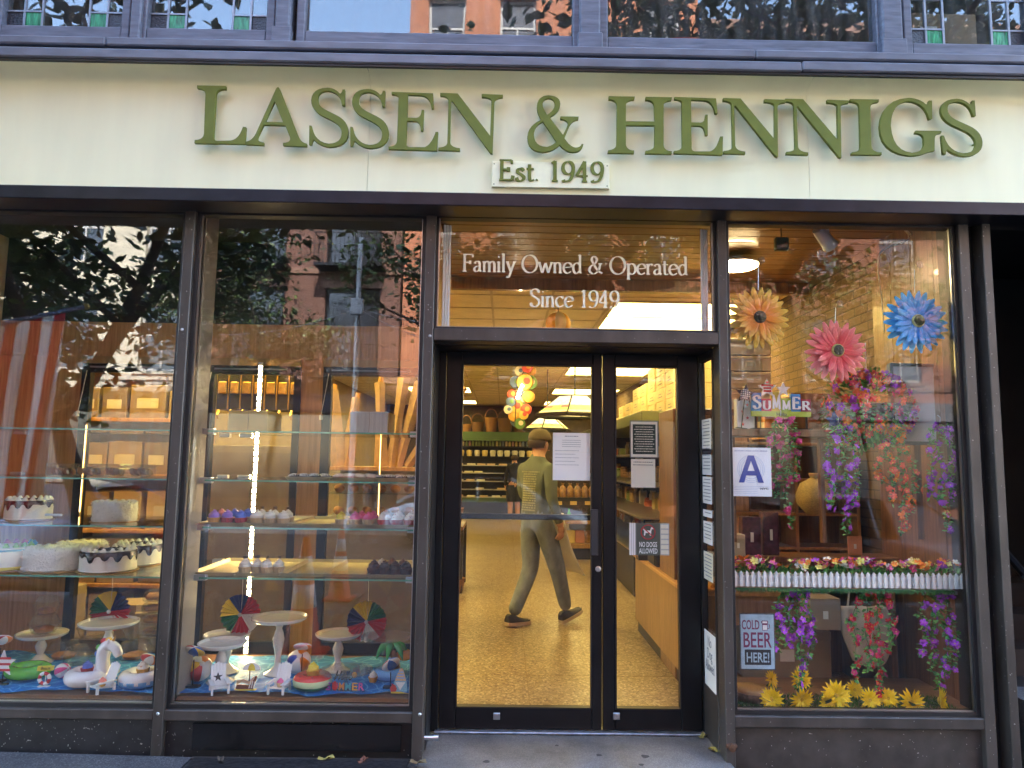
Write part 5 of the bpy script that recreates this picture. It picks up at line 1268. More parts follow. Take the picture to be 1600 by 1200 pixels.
# white-framed shelf with planters
zs = ZZ(1330,919,.16)
ps = thing('planter_shelf','narrow glass shelf fringed with plastic grass under the picket planters','shelf',((W0+W1_)/2,.25,zs))
MB().box(W0+.02,W1_-.03,.14,.36,zs-.012,zs-.002).build('glass_sheet', m_sg, ps, world=True)
g = MB()
for i in range(1500):
    x = rnd.uniform(W0+.03,W1_-.04); y = rnd.uniform(.135,.16); a = rnd.uniform(-.012,.012)
    g.add([(x-.002,y,zs-.004),(x+.002,y,zs-.004),(x+a,y-.012,zs-.004-rnd.uniform(.01,.03))],[(0,1,2)],rnd.randint(0,1))
g.build('grass_fringe', m_grass, ps, world=True, kind='stuff')
for x in (W0+.02,W1_-.06): MB().box(x-.02,x+.05,.16,.30,zs-.03,zs-.0125).build('bracket', m_chrome, ps, world=True)
# flowers
fl_cols = {'pink':(.72,.12,.34),'magenta':(.55,.03,.16),'orange':(.82,.22,.02),'yellow':(.80,.72,.20),'violet':(.40,.06,.62),'white':(.80,.78,.72),'red':(.62,.02,.03),'coral':(.75,.13,.06)}
m_fl = {k: mat('petal_'+k,c,.6,var=.15,scale=40) for k,c in fl_cols.items()}
m_cen = mat('flower_centre',(.75,.60,.08),.7)
m_lf = [mat('plant_leaf_%d'%i,c,.5,var=.2,scale=30) for i,c in enumerate(((.035,.16,.03),(.07,.27,.05),(.13,.38,.08)))]
def blossom_mesh(m, r=.017, n=5):
    mb = MB()
    for k in range(n):
        a = 2*PI*k/n; ca, sa = math.cos(a), math.sin(a)
        pts = [(.0,0,0),(.45,-.34,.25),(.9,-.36,.42),(1.05,0,.38),(.9,.36,.42),(.45,.34,.25)]
        mb.add([((x*ca-y*sa)*r,(x*sa+y*ca)*r,z*r) for x,y,z in pts],[(0,1,2,3),(0,3,4,5)])
    mb.ball((0,0,r*.18),r*.2,r*.2,r*.15,6,4,mi=1)
    return mb.mesh('blossom',[m,m_cen])
BL = {k: blossom_mesh(m) for k, m in m_fl.items()}
def leaf_pts(c, d, up, L, wd):
    d = d.normalized(); s = d.cross(up); s = s.normalized() if s.length > 1e-6 else Vector((1,0,0)); n = s.cross(d)
    return [c, c+d*L*.4+s*wd*.5+n*wd*.12, c+d*L*.8+s*wd*.32, c+d*L, c+d*L*.8-s*wd*.32, c+d*L*.4-s*wd*.5+n*wd*.12]
LF = [(0,1,2,3),(0,3,4,5)]
def picket_planter(px0, px1, label, seed):
    rnd = random.Random(seed)
    x0, x1 = XX(px0,905,.17), XX(px1,905,.17); w_ = x1-x0-.008
    t = thing('picket_planter', label, 'planter', ((x0+x1)/2,.22,zs), group='white picket planters of mixed flowers')
    MB().box(-w_/2+.004,w_/2-.004,-.04,.06,.0,.062).build('trough', m_white, t)
    n = 10; pk = MB().prism([(-.0085,0),(.0085,0),(.0085,.075),(0,.088),(-.0085,.075)],-.004,.004).mesh('picket', m_white)
    for i in range(n): inst(pk,'picket',t,(-w_/2+w_*(i+.5)/n,-.055,.002))
    for z in (.022,.056): MB().box(-w_/2,w_/2,-.050,-.0445,z-.006,z+.006).build('rail', m_white, t)
    lv = MB()
    for i in range(130):
        c = Vector((rnd.uniform(-w_/2,w_/2),rnd.uniform(-.045,.05),rnd.uniform(.06,.095))); d = Vector((rnd.uniform(-1,1),rnd.uniform(-1.1,.4),rnd.uniform(.1,1.2)))
        lv.add(leaf_pts(c,d,Vector((0,0,1)),rnd.uniform(.03,.05),rnd.uniform(.014,.024)),LF,rnd.randint(0,2))
    lv.build('leaves', m_lf, t, kind='stuff')
    keys = ['pink','orange','yellow','violet','white','magenta','orange','yellow','pink']
    for i in range(46):
        k = rnd.choice(keys); c = (rnd.uniform(-w_/2,w_/2),rnd.uniform(-.055,.05),rnd.uniform(.098,.150))
        inst(BL[k],'blossom',t,c,(rnd.uniform(.1,1.2),rnd.uniform(-.6,.6),rnd.uniform(0,6)),rnd.uniform(.95,1.5))
    return t
for i,(a,b) in enumerate(((1143,1237),(1237,1332),(1332,1425),(1425,1517))):
    picket_planter(a,b,['first picket planter, next to the door side','second picket planter, above the left violet vine','third picket planter, above the red vine','fourth picket planter, at the pillar end'][i],30+i)
# hanging vines
def vine(px0, px1, py0, py1, y, cols, label, seed, strands=4, nb=24, tip=True):
    rnd = random.Random(seed); top = pt((px0+px1)/2,py0,y); a = XX(px0,py0,y)-top.x; b = XX(px1,py0,y)-top.x; L = top.z-ZZ((px0+px1)/2,py1,y)
    t = thing('flower_vine', label, 'flower vine', top, group='artificial flower vines hanging in the window')
    st = MB(); lv = MB(); nodes = []
    for s in range(strands):
        x0 = a+(b-a)*(s+.5)/strands*1.0; ln = L*(1 if s == strands//2 else rnd.uniform(.5,.9)); ph = rnd.uniform(0,6)
        P = []
        for i in range(15):
            u = i/14; spread = x0*(.35+.65*min(1,u*3)) if u < .33 else x0*(1-.25*(u-.33))
            P.append(Vector((spread+.012*math.sin(u*9+ph), -.02+.02*math.sin(u*7+ph*2)+.02*rnd.uniform(-1,1)-.012*math.sin(u*5), -ln*u + .03*math.sin(min(1,u*4)*PI))))
        st.tube(P,.0018,5)
        for i in range(int(150*ln/L)):
            k = rnd.uniform(0,13.99); p = P[int(k)].lerp(P[int(k)+1],k%1); nodes.append(p)
            d = Vector((rnd.uniform(-1,1),rnd.uniform(-1,.5),rnd.uniform(-.7,.5)))
            lv.add(leaf_pts(p+d.normalized()*.006,d,Vector((0,-.5,1)),rnd.uniform(.018,.032),rnd.uniform(.012,.02)),LF,rnd.randint(0,2))
    st.build('stems', m_lf[0], t, kind='stuff'); lv.build('leaves', m_lf, t, kind='stuff')
    for i in range(int(nb*2.5)):
        p = rnd.choice(nodes)+Vector((rnd.gauss(0,.012),rnd.uniform(-.03,.0),rnd.gauss(0,.01)))
        inst(BL[rnd.choice(cols)],'blossom',t,p,(rnd.uniform(.5,2.2),rnd.uniform(-.8,.8),rnd.uniform(0,6)),rnd.uniform(.95,1.4))
    MB().tube([(0,0,.03),(0,-.005,.06),(.0,.02,.075)],.002,5).build('hook', m_chrome, t)
    return t
vine(1190,1250,658,822,.30,['pink','magenta','pink'],'pink flowered vine hanging below the SUMMER sign',41,4,24)
vine(1280,1340,668,835,.30,['violet'],'violet flowered vine hanging below the blue star',42,4,30)
vine(1362,1428,672,832,.30,['coral','orange'],'orange flowered vine hanging under the big flower basket',43,4,30)
vine(1436,1502,668,832,.28,['violet'],'violet flowered vine hanging nearest the pillar above the planters',44,4,34)
vine(1200,1272,922,1082,.26,['violet'],'violet vine hanging below the planters beside the beer sign',45,4,28)
vine(1318,1398,922,1086,.26,['red','red','magenta'],'red flowered vine hanging below the third planter',46,4,36)
vine(1425,1492,922,1080,.26,['violet','violet'],'violet vine hanging below the planters nearest the pillar',47,4,26)
# big flower basket
bp = pt(1356,640,.42)
fb_ = thing('hanging_flower_basket','large round hanging basket of red, orange and purple flowers','flower basket',bp)
rnd = random.Random(9); lv = MB(); pts_ = []
for i in range(1300):
    d = Vector((rnd.gauss(0,1),rnd.gauss(0,1),rnd.gauss(0,1))).normalized(); p = Vector((d.x*.27,d.y*.17,d.z*.215+.02*math.sin(d.x*9)))*rnd.uniform(.75,1.05)
    lv.add(leaf_pts(p,d+Vector((0,0,-.3)),Vector((0,0,1)),rnd.uniform(.03,.05),rnd.uniform(.018,.03)),LF,rnd.randint(0,2))
lv.build('leaves', m_lf, fb_, kind='stuff')
MB().lathe([(0,-.10),(.07,-.09),(.12,-.02),(.13,.03),(0,.04)],16).build('pot', m_wood_dark, fb_, smooth=50)
MB().tube([(0,0,.0),(0,0,.42)],.003,5).build('hanger', m_chrome, fb_)
for i in range(230):
    d = Vector((rnd.gauss(0,1),-abs(rnd.gauss(0,1)),rnd.gauss(0,1))).normalized(); p = Vector((d.x*.28,d.y*.19,d.z*.225+.01))
    k = rnd.choice(['coral','orange','red','violet','magenta','coral']) if d.x < .25 else rnd.choice(['violet','magenta','coral','violet'])
    inst(BL[k],'blossom',fb_,p,(PI/2+rnd.uniform(-.5,.5),rnd.uniform(-.4,.4),rnd.uniform(0,6)),rnd.uniform(1.0,1.6))
# metal daisies
def daisy(px, py, y, r, c1, c2, cc, label, seed, zhook):
    rnd = random.Random(seed); p = pt(px,py,y)
    t = thing('metal_daisy', label, 'flower ornament', p, group='painted metal daisies hanging on the glass')
    mA = bpy.data.materials.new('daisy_'+label[:6]); mA.use_nodes = True; nt_ = mA.node_tree; b_ = nt_.nodes['Principled BSDF']; b_.inputs['Roughness'].default_value = .4
    tc = nt_.nodes.new('ShaderNodeTexCoord'); sp = nt_.nodes.new('ShaderNodeSeparateXYZ'); nt_.links.new(tc.outputs['Object'], sp.inputs[0])
    mr = nt_.nodes.new('ShaderNodeMapRange'); mr.inputs[1].default_value = r*.35; mr.inputs[2].default_value = r*.98; nt_.links.new(sp.outputs[0], mr.inputs[0])
    wv = nt_.nodes.new('ShaderNodeTexNoise'); wv.inputs['Scale'].default_value = 60.; mp = nt_.nodes.new('ShaderNodeMapping'); mp.inputs['Scale'].default_value = (.12,4,1); nt_.links.new(tc.outputs['Object'], mp.inputs[0]); nt_.links.new(mp.outputs[0], wv.inputs['Vector'])
    md = nt_.nodes.new('ShaderNodeMath'); md.operation = 'MULTIPLY_ADD'; md.inputs[1].default_value = .9; md.inputs[2].default_value = -.42; nt_.links.new(wv.outputs[0], md.inputs[0])
    sm = nt_.nodes.new('ShaderNodeMath'); sm.operation = 'ADD'; sm.use_clamp = True; nt_.links.new(mr.outputs[0], sm.inputs[0]); nt_.links.new(md.outputs[0], sm.inputs[1])
    mx = mixn(nt_); mx.inputs[6].default_value = (*c1,1); mx.inputs[7].default_value = (*c2,1); nt_.links.new(sm.outputs[0], mx.inputs[0]); nt_.links.new(mx.outputs[2], b_.inputs['Base Color'])
    def petal(L, wd):
        mb = MB(); n = 7; vs = []
        for i in range(n+1):
            u = i/n; x = .015+ (L-.015)*u; h = wd*(.35+.65*math.sin(PI*min(1,u*.95+.02))**.6)*(1 if u < .8 else (.9 if u < .95 else .5))
            z = -.004*math.sin(u*PI)-.012*u
            vs += [(x,-h/2,z-.004),(x,-h/4,z),(x,0,z-.0035),(x,h/4,z),(x,h/2,z-.004)]
        return mb.add(vs,[(i*5+k,i*5+k+1,(i+1)*5+k+1,(i+1)*5+k) for i in range(n) for k in range(4)]).mesh('petal', mA, True)
    P1, P2 = petal(r,r*.23), petal(r*.76,r*.20)
    for layer,(P,n,dy,of) in enumerate(((P1,22,.0,0),(P2,20,-.014,.15))):
        for i in range(n):
            a = 2*PI*i/n+of+rnd.uniform(-.05,.05)
            M_ = Matrix.Rotation(PI/2,4,'X') @ Matrix.Rotation(a,4,'Z') @ Matrix.Rotation(rnd.uniform(-.10,.05)+(-.12 if layer else 0),4,'Y')
            o = bpy.data.objects.new('petal', P); C.objects.link(o); o.parent = t
            o.matrix_local = Matrix.Translation((0,dy+rnd.uniform(-.003,.003)-.0012*(i%2),0)) @ M_
    MB().lathe([(0,.012),(r*.13,.009),(r*.19,.002),(r*.205,-.003)],20,rot=Matrix.Rotation(PI/2,3,'X'),c=(0,-.022,0)).build('rim_disc', mat('daisy_rim_'+label[:6],cc,.5), t, smooth=40)
    MB().ball((0,-.030,0),r*.165,.010,r*.165,14,8).build('seed_head', mat('daisy_seed',(.09,.06,.035),.9,var=.6,scale=220,bump=1.), t, smooth=True)
    zt = ZZ(px,zhook,y)-p.z
    MB().tube([(0,.005,r*.9),(.003,.0,zt-.01)],.0016,5).build('wire', m_chrome, t)
    MB().lathe([(0,0),(.018,0),(.022,.006),(.010,.014),(.006,.022),(0,.022)],14,rot=Matrix.Rotation(-PI/2,3,'X'),c=(0,GY+.0085-y,zt)).build('suction_cup', m_clear, t, smooth=True)
daisy(1186,496,.135,.182,(.74,.20,.015),(.78,.52,.07),(.06,.035,.02),'orange metal daisy with dark brown centre',1,411)
daisy(1307,548,.135,.184,(.66,.025,.045),(.80,.20,.20),(.50,.40,.10),'pink red metal daisy with yellow rimmed centre',2,478)
daisy(1432,502,.135,.190,(.015,.20,.62),(.03,.42,.88),(.50,.48,.18),'bright blue metal daisy with yellow rimmed centre',3,418)
# star sticks and SUMMER block sign on a back shelf
zb = ZZ(1200,671,.40)
sf_ = thing('upper_shelf','dark wooden shelf board carrying the SUMMER sign','shelf',(1.75,.45,zb))
MB().box(W0+.01,XX(1300,671,.4),.34,.60,zb-.045,zb,bev=.003).build('board', m_wood_dark, sf_, world=True)
for px in (1150,1290): MB().box(XX(px,680,.5)-.012,XX(px,680,.5)+.012,.56,.60,zb-.70,zb-.045).build('bracket', m_wood_dark, sf_, world=True)
def star_stick(px, py, y, r, m, label, base_z, dots=False, stripes=False):
    p = pt(px,py,y); t = thing('star_stick', label, 'decoration', (p.x,y,base_z), (0,random.uniform(-.15,.15),0), 'painted wooden stars'); h = p.z-base_z
    MB().prism([(x,z+h) for x,z in star_poly(r,r*.45)],-.005,.005).build('star', m, t)
    if dots:
        for dx in (-.4,-.2,0,.2,.4):
            for dz in (-.4,-.2,0,.2,.4):
                if abs(dx)+abs(dz) < .7: MB().box(dx*r-.004,dx*r+.004,-.0065,-.0052,h+dz*r-.004,h+dz*r+.004).build('dot', m_paper, t)
    if stripes:
        for dz,wd in ((-.25,.42),(.05,.42),(.33,.62),(.62,.15)): MB().box(-r*wd,r*wd,-.0065,-.0052,h+dz*r-.005,h+dz*r+.005).build('stripe', mat('sign_red'), t)
    if h > r: MB().box(-.003,.003,-.003,.003,0,h-r*.4).build('stick', m_black, t)
    MB().box(-.03,.03,-.02,.02,-.0,.006).build('foot', m_black, t)
m_navy = mat('navy_paint',(.015,.02,.05),.5)
star_stick(1157,615,.36,.062,m_navy,'navy star with white dots on a stick',zb,dots=True)
sp0 = pt(1174,645,.38); sp1 = pt(1266,645,.38)
sb = thing('summer_block_sign','coloured block sign reading SUMMER with stars on top','sign',((sp0.x+sp1.x)/2,.38,zb))
zl = ZZ(1220,646,.38)-zb; zh = ZZ(1220,622,.38)-zb; wd = sp1.x-sp0.x; cw = wd/6
MB().box(-wd/2,wd/2,-.012,.012,zl-.02,zl+.012).build('rail', mat('lime_paint',(.42,.52,.05),.5), sb)
MB().box(-wd/2+.02,-wd/2+.03,-.006,.006,.0,zl-.02).box(wd/2-.03,wd/2-.02,-.006,.006,0,zl-.02).box(-wd/2,wd/2,-.03,.03,-.0,.006).build('stand', m_black, sb)
bc = [(.05,.22,.55),(.60,.06,.10),(.65,.50,.05),(.33,.48,.05),(.06,.25,.60),(.32,.02,.06)]
for i, ch in enumerate('SUMMER'):
    k = [1.25,.85,1.35,.9,1.2,.85][i]; z0 = zl+.012; z1 = z0+(zh-zl)*.95*k
    MB().box(-wd/2+cw*i,-wd/2+cw*(i+1)-.001,-.010-.002*(i%2),.010,z0,z1).build('block', mat('block_paint_%d'%i,bc[i],.5,var=.1), sb)
    mb, ad = serif_glyph(ch,(z1-z0)*.95,.06,.17,.003); mb.xform(Matrix.Diagonal((cw*.86/ad,1,1,1)))
    put_mesh(mb.mesh('letter', m_paper),'letter',m_paper,sb,(-wd/2+cw*i+cw*.07,-.0145,z0+(z1-z0)*.15))
put_mesh(font_mesh('Hello',.03,.002,align='CENTER'),'lettering',m_ink,sb,(0,-.0135,zl-.016))
for px,py,r,m,s_,l in ((1197,607,.060,m_paper,True,'striped star'),(1222,609,.046,m_paper,False,'white star')):
    q = pt(px,py,.38)
    o = MB().prism([(x,z) for x,z in star_poly(r,r*.45)],-.005,.005).build('star', m, sb); o.location = (q.x-sb.location.x,-.016,q.z-zb)
    if s_:
        for dz,w2 in ((-.3,.4),(.0,.4),(.30,.6),(.6,.15)): MB().box(-r*w2,r*w2,-.0065,-.0052,dz*r-.006,dz*r+.006).build('stripe', mat('sign_red'), o)
bs_ = thing('flag_star','blue star standing on white and red boards','decoration',(XX(1304,668,.33),.33,ZZ(1304,672,.33)))
MB().box(-.06,.06,-.02,.02,-.012,.0).build('red_board', mat('sign_red'), bs_); MB().box(-.045,.06,-.018,.018,.001,.012).build('white_board', m_paper, bs_); MB().prism([(x*1.0,z+.055) for x,z in star_poly(.06,.028)],-.006,.006).build('star', mat('blue_star_paint',(.03,.06,.20),.5), bs_)
# jar and padlocked box on that shelf
jb = thing('white_gift_bag','white paper bag with red stars behind the navy star','bag',(XX(1163,660,.46),.46,zb+.001))
MB().box(-.055,.055,-.03,.03,0,.19,bev=.002).build('body', m_paper, jb)
for i in range(4): MB().prism([(x-.02+.03*(i%2),z+.03+.04*i) for x,z in star_poly(.012)],-.0318,-.0306).build('printed_star', mat('sign_red'), jb)
# notices on the glass
def card(name, label, cat, px0, py0, px1, py1, Y, m, group=None):
    a, b = pt(px0,py0,Y), pt(px1,py1,Y)
    t = thing(name, label, cat, ((a.x+b.x)/2,Y,b.z), group=group); w_ = b.x-a.x; h = a.z-b.z
    MB().box(-w_/2,w_/2,-.0008,.0008,0,h).build('sheet', m, t)
    return t, w_, h
def lines(t, m, rows, y=-.0012):
    """small print: each row (x0,x1,z,height) a printed line"""
    mb = MB()
    rnd = random.Random(len(rows)*7)
    for x0, x1, z, h in rows:
        x = x0
        while x < x1:
            L = rnd.uniform(.004,.014)*max(1,h/.004); xe = min(x1, x+L)
            mb.box(x,xe,y-.0002,y+.0001,z,z+h); x = xe+h*.6
    o = mb.build('printed_lines', m, t, kind='stuff'); return o
t, w_, h = card('grade_card','white sanitary grade card with a large blue A','card',1141,699,1206,776,GY+.013,mat('grade_card_white',(.78,.80,.84),.5,var=.02))
m_blue = mat('grade_blue',(.025,.05,.30),.5,var=.04); m_ltblue = mat('seal_blue',(.38,.46,.66),.5)
for rr in (.33,.29,.24): ring(MB(),w_*rr,.0012,0,40,4).xform(Matrix.Translation((0,-.0012,h*.56)) @ Matrix.Rotation(PI/2,4,'X') @ Matrix.Scale(.25,4,(0,0,1))).build('seal_ring', m_ltblue, t)
me = loops_mesh([[(0,0),(.19,0),(.26,.26),(.60,.26),(.67,0),(.86,0),(.53,1.),(.33,1.)],[(.31,.43),(.43,.80),(.55,.43)]],.0006); me.transform(Matrix.Diagonal((w_*.62/.86,1,h*.56,1)))
put_mesh(me,'letter_a',m_blue,t,(-w_*.31,-.0026,h*.28))
put_mesh(font_mesh('SANITARY INSPECTION GRADE',.01,.0004,align='CENTER',width=w_*.82),'heading',m_blue,t,(0,-.0014,h*.92))
put_mesh(font_mesh('NYC',.016,.0004,bold=.0004,align='CENTER',width=w_*.2),'lettering',m_ink,t,(w_*.32,-.0014,h*.14))
lines(t,m_ltblue,[(-w_*.45,w_*.45 if i < 2 else w_*.15,h*(.20-.035*i),.0018) for i in range(5)])
bt = thing('beer_sign','pale blue metal sign reading COLD BEER HERE with a mug','sign',(0,.20,0))
a, b = pt(1155,958,.20), pt(1212,1047,.20); bt.location = ((a.x+b.x)/2,.20,b.z); w_ = b.x-a.x; h = a.z-b.z
m_rust = mat('worn_blue_enamel',(.36,.50,.60),.5,var=.15,scale=25); m_plum = mat('plum_print',(.20,.03,.09),.5)
MB().box(-w_/2,w_/2,-.002,.002,0,h,bev=.001).build('plate', mat('sign_edge_rust',(.10,.11,.12),.6,var=.4,scale=60), bt)
MB().box(-w_/2+.006,w_/2-.006,-.0032,-.0021,.006,h-.006).build('face', m_rust, bt)
for s_, z, hh, wf, x, m in (('COLD',.72,.17,.50,-.19,m_plum),('BEER',.40,.28,.80,0,m_plum)):
    me = font_mesh(s_,h*hh*1.36,.0006,bold=.0012,align='CENTER',width=w_*wf); put_mesh(me,'lettering',m,bt,(w_*x,-.0036,h*z))
MB().box(-w_*.37,w_*.37,-.0042,-.0033,h*.09,h*.36).build('black_panel', mat('sign_black',(.02,.02,.025),.5), bt)
put_mesh(font_mesh('HERE!',h*.24,.0006,bold=.0012,align='CENTER',width=w_*.64),'lettering',m_rust,bt,(0,-.0048,h*.14))
mug = MB().box(.0,.030,-.0042,-.0034,0,.044,bev=0); mug.tube([(.030,-.0038,.036),(.041,-.0038,.034),(.042,-.0038,.014),(.030,-.0038,.010)],.0018,4)
for i in range(3): mug.ball((.004+.011*i,-.0038,.046),.009,.001,.009,8,6)
o = mug.build('beer_mug', m_plum, bt); o.location = (w_*.14,0,h*.70)
MB().box(.003,.027,-.0050,-.0044,.003,.030).box(.001,.029,-.0050,-.0044,.040,.050).build('beer_mug_fill', m_paper, bt).location = (w_*.14,0,h*.70)
MB().tube([(0,.002,0),(0,.05,.0)],.003,5).build('prop_leg', m_black, bt)
# return notices beside the door
for i,(z0,z1,lab) in enumerate(((1.50,1.76,'top notice'),(1.18,1.46,'second notice'),(.88,1.15,'third notice'),(.76,.85,'small notice'),(.50,.73,'framed notice'),(.36,.48,'cream notice'))):
    pass
rn = [(655,710,m_paper,'white notice in the side pane, topmost of the stack'),(702,742,m_paper,'white notice in the side pane, second from the top'),(745,787,m_paper,'white notice in the side pane, third from the top'),(797,808,m_paper,'tiny white label in the side pane'),(815,850,m_paper,'white notice in the side pane on an orange backing'),(863,907,m_paper_y,'cream notice low in the side pane')]
for py0,py1,m,lab in rn:
    Yn = .27; z1 = ZZ(1112,py0,Yn); z0 = ZZ(1112,py1,Yn)
    t = thing('side_notice', lab, 'notice', (EXR-.003,Yn,z0), group='notices in the side pane'); 
    MB().box(-.001,.001,-.09,.09,0,z1-z0).build('sheet', m, t)
    mb = MB(); n = max(1,int((z1-z0)/.022))
    for i in range(n): mb.box(-.0022,-.0012,-.07,.05+.02*((i*7)%3),(z1-z0)-.018-.020*i,(z1-z0)-.013-.020*i)
    mb.build('printed_lines', mat('grey_ink',(.22,.24,.28),.6), t, kind='stuff')
    if '(' in lab: pass
z1 = ZZ(1115,990,.24); z0 = ZZ(1115,1078,.24)
t = thing('no_dog_notice','white paper in the side pane reading No Dog Allowed','notice',(EXR-.003,.26,z0))
MB().box(-.001,.001,-.11,.11,0,z1-z0).build('sheet', m_paper, t)
for i, s_ in enumerate(('No','Dog','Allowed')):
    put_mesh(font_mesh(s_,.085,.0006,align='CENTER',width=[.07,.10,.17][i]),'lettering',mat('grey_ink'),t,(-.0024,0,(z1-z0)*(.74-.22*i)),(0,0,-PI/2))
# door notices
DYn = DY-.002
t, w_, h = card('printed_notice','white printed sheet taped to the left door at head height','notice',864,676,922,751,DYn,m_paper)
put_mesh(font_mesh('Delivery Hours',.016,.0004,align='CENTER',width=w_*.5),'heading',m_ink,t,(0,-.0014,h*.91)) if False else None
lines(t,mat('grey_ink'),[(-w_*.18,w_*.18,h*.92,.005)]+[(-w_*.25,w_*.25,h*(.84-.045*i),.0024) for i in range(4)]+[(-w_*.44,w_*(.2-.1*(i%2)),h*(.62-.075*i),.0024) for i in range(5)])
MB().box(-w_*.5,w_*.5,-.0016,-.0009,h*.595,h*.60).build('fold_line', m_paper_y, t)
t, w_, h = card('framed_notice','dark green framed notice with pale lettering on the right door','notice',984,657,1029,716,DYn,mat('notice_frame_grey',(.16,.16,.14),.4))
MB().box(-w_*.46,w_*.46,-.0024,-.0009,h*.03,h*.97).build('mount', m_paper_y, t); MB().box(-w_*.40,w_*.40,-.0034,-.0025,h*.10,h*.90).build('green_panel', mat('chalk_green',(.02,.035,.025),.6), t)
lines(t,m_paper_y,[(-w_*(.30+.05*((i*3)%2)),w_*(.30+.05*((i*5)%2)),h*(.82-.065*i),.0042) for i in range(11)],-.0038)
t, w_, h = card('paper_notice','cream paper notice with blank square below the framed notice','notice',986,717,1024,762,DYn,m_paper_y)
lines(t,m_ink,[(-w_*.4,w_*.4,h*.88,.004),(-w_*.42,w_*.42,h*.78,.004)])
t, w_, h = card('no_dogs_sign','grey NO DOGS ALLOWED sign with red barred dog','sign',983,817,1046,868,DYn,mat('clear_sleeve',(.45,.45,.42),.3))
MB().box(-w_*.33,w_*.27,-.0022,-.0009,0,h).build('grey_panel', mat('sign_grey_green',(.085,.095,.075),.5), t)
for i in range(6): MB().box(w_*.29,w_*.48,-.0022,-.0009,h*(.04+.16*i),h*(.16+.16*i)).build('paper_strip', m_paper_y, t)
for i in range(3): MB().box(-w_*(.49-.05*i),-w_*(.46-.05*i),-.0022,-.0009,0,h).build('stripe', m_paper, t)
rc = (-w_*.03,h*.72)
ring(MB(),h*.22,.0035,0,32,6).xform(Matrix.Translation((rc[0],-.003,rc[1])) @ Matrix.Rotation(PI/2,4,'X')).build('red_ring', mat('no_red',(.45,.05,.05),.5), t)
dog = [(-.10,-.08),(-.07,-.08),(-.06,-.02),(.03,-.02),(.04,-.08),(.07,-.08),(.075,.02),(.09,.07),(.13,.07),(.13,.10),(.09,.12),(.07,.11),(.05,.04),(-.07,.04),(-.10,.08),(-.12,.07),(-.09,.02)]
MB().prism([(rc[0]+x*h*1.35,rc[1]+z*h*1.35) for x,z in dog],-.0030,-.0024).build('dog_silhouette', m_paper, t)
o = MB().box(-h*.20,h*.20,-.0042,-.0032,-.003,.003).build('red_bar', mat('no_red'), t); o.location = (rc[0],0,rc[1]); o.rotation_euler = (0,R(40),0)
put_mesh(font_mesh('NO DOGS',h*.22,.0005,bold=.0006,align='CENTER',width=w_*.44),'lettering',m_paper,t,(-w_*.03,-.0027,h*.26)); put_mesh(font_mesh('ALLOWED',h*.22,.0005,bold=.0006,align='CENTER',width=w_*.46),'lettering',m_paper,t,(-w_*.03,-.0027,h*.06))
# sunflowers on the grass
m_sun = mat('sunflower_petal',(.90,.62,.005),.5,var=.12,scale=30); m_sunc = mat('sunflower_centre',(.55,.33,.02),.8,var=.4,scale=90)
pm = MB()
for L,w2 in ((.060,.0145),): pm.add([(.004,0,0),(.02,-w2/2,.004),(.04,-w2*.42,.002),(L,0,-.004),(.04,w2*.42,.002),(.02,w2/2,.004)],[(0,1,2,3),(0,3,4,5)])
pm = pm.mesh('petal', m_sun, True)
def sunflower(px, py, y, rot, label, s=1., nleaf=3, seed=0):
    rnd = random.Random(seed+50); p = pt(px,py,y); p.z = max(p.z, fz+.03)
    t = thing('sunflower', label, 'sunflower', (p.x,y,fz), (0,0,0), 'artificial sunflowers lying on the grass'); hz = p.z-fz
    hd = MB().ball((0,0,0),.016*s,.016*s,.008*s,12,6); Mh = Matrix.Translation((0,0,hz)) @ Euler(rot).to_matrix().to_4x4(); hd.xform(Mh); hd.build('seed_head', m_sunc, t, smooth=True)
    for l in range(2):
        for i in range(17):
            a = 2*PI*i/17+.18*l+rnd.uniform(-.06,.06)
            o = bpy.data.objects.new('petal', pm); C.objects.link(o); o.parent = t
            o.matrix_local = Mh @ Matrix.Rotation(a,4,'Z') @ Matrix.Rotation(-.2-.3*l+rnd.uniform(-.22,.18),4,'Y') @ Matrix.Scale(s*(1-.12*l),4)
    MB().tube([(0,.0,hz),(.02,.03,hz*.5),(.04,.05,.005)],.003,5).build('stem', m_lf[0], t)
    for i in range(nleaf):
        d = Vector((rnd.uniform(-1,1),rnd.uniform(-.7,.7),rnd.uniform(.0,.6))); c = Vector((rnd.uniform(-.03,.03),rnd.uniform(-.01,.03),hz*.4))
        MB().add(leaf_pts(c,d,Vector((0,0,1)),.075,.042),LF).build('leaf', mat('dark_plant_leaf',(.015,.06,.02),.4,var=.2), t)
up = (R(70),0,0)
for i,(px,py,y,rot,s,l) in enumerate(((1206,1093,.20,(R(75),R(10),R(-25)),1.,'sunflower at the left end of the row, facing the beer sign'),(1252,1092,.20,(R(105),0,R(5)),1.05,'drooping sunflower second from the left in the row'),(1290,1096,.20,(R(95),0,R(20)),1.,'sunflower low in the row left of the tallest middle one'),(1306,1087,.24,(R(70),0,R(-10)),1.25,'big sunflower in the middle of the row'),(1358,1094,.22,(R(80),0,R(15)),1.,'sunflower right of the middle beneath the red vine'),(1388,1092,.26,(R(60),0,R(-30)),.9,'sunflower behind the pair at the right of the row'),(1423,1097,.20,(R(90),0,R(5)),1.15,'sunflower second from the right end of the row'),(1468,1095,.18,(R(85),0,R(60)),1.15,'sunflower at the right end of the row, turned sideways'),(1250,1060,.32,(R(80),0,R(10)),1.0,'sunflower at the back behind the drooping one'),(1204,1062,.36,(R(70),0,R(40)),.8,'small sunflower behind the beer sign foot'),(1335,1078,.36,(R(60),0,0),.8,'small sunflower at the back of the middle'))):
    sunflower(px,py,y,rot,l,s*1.22,4,i)
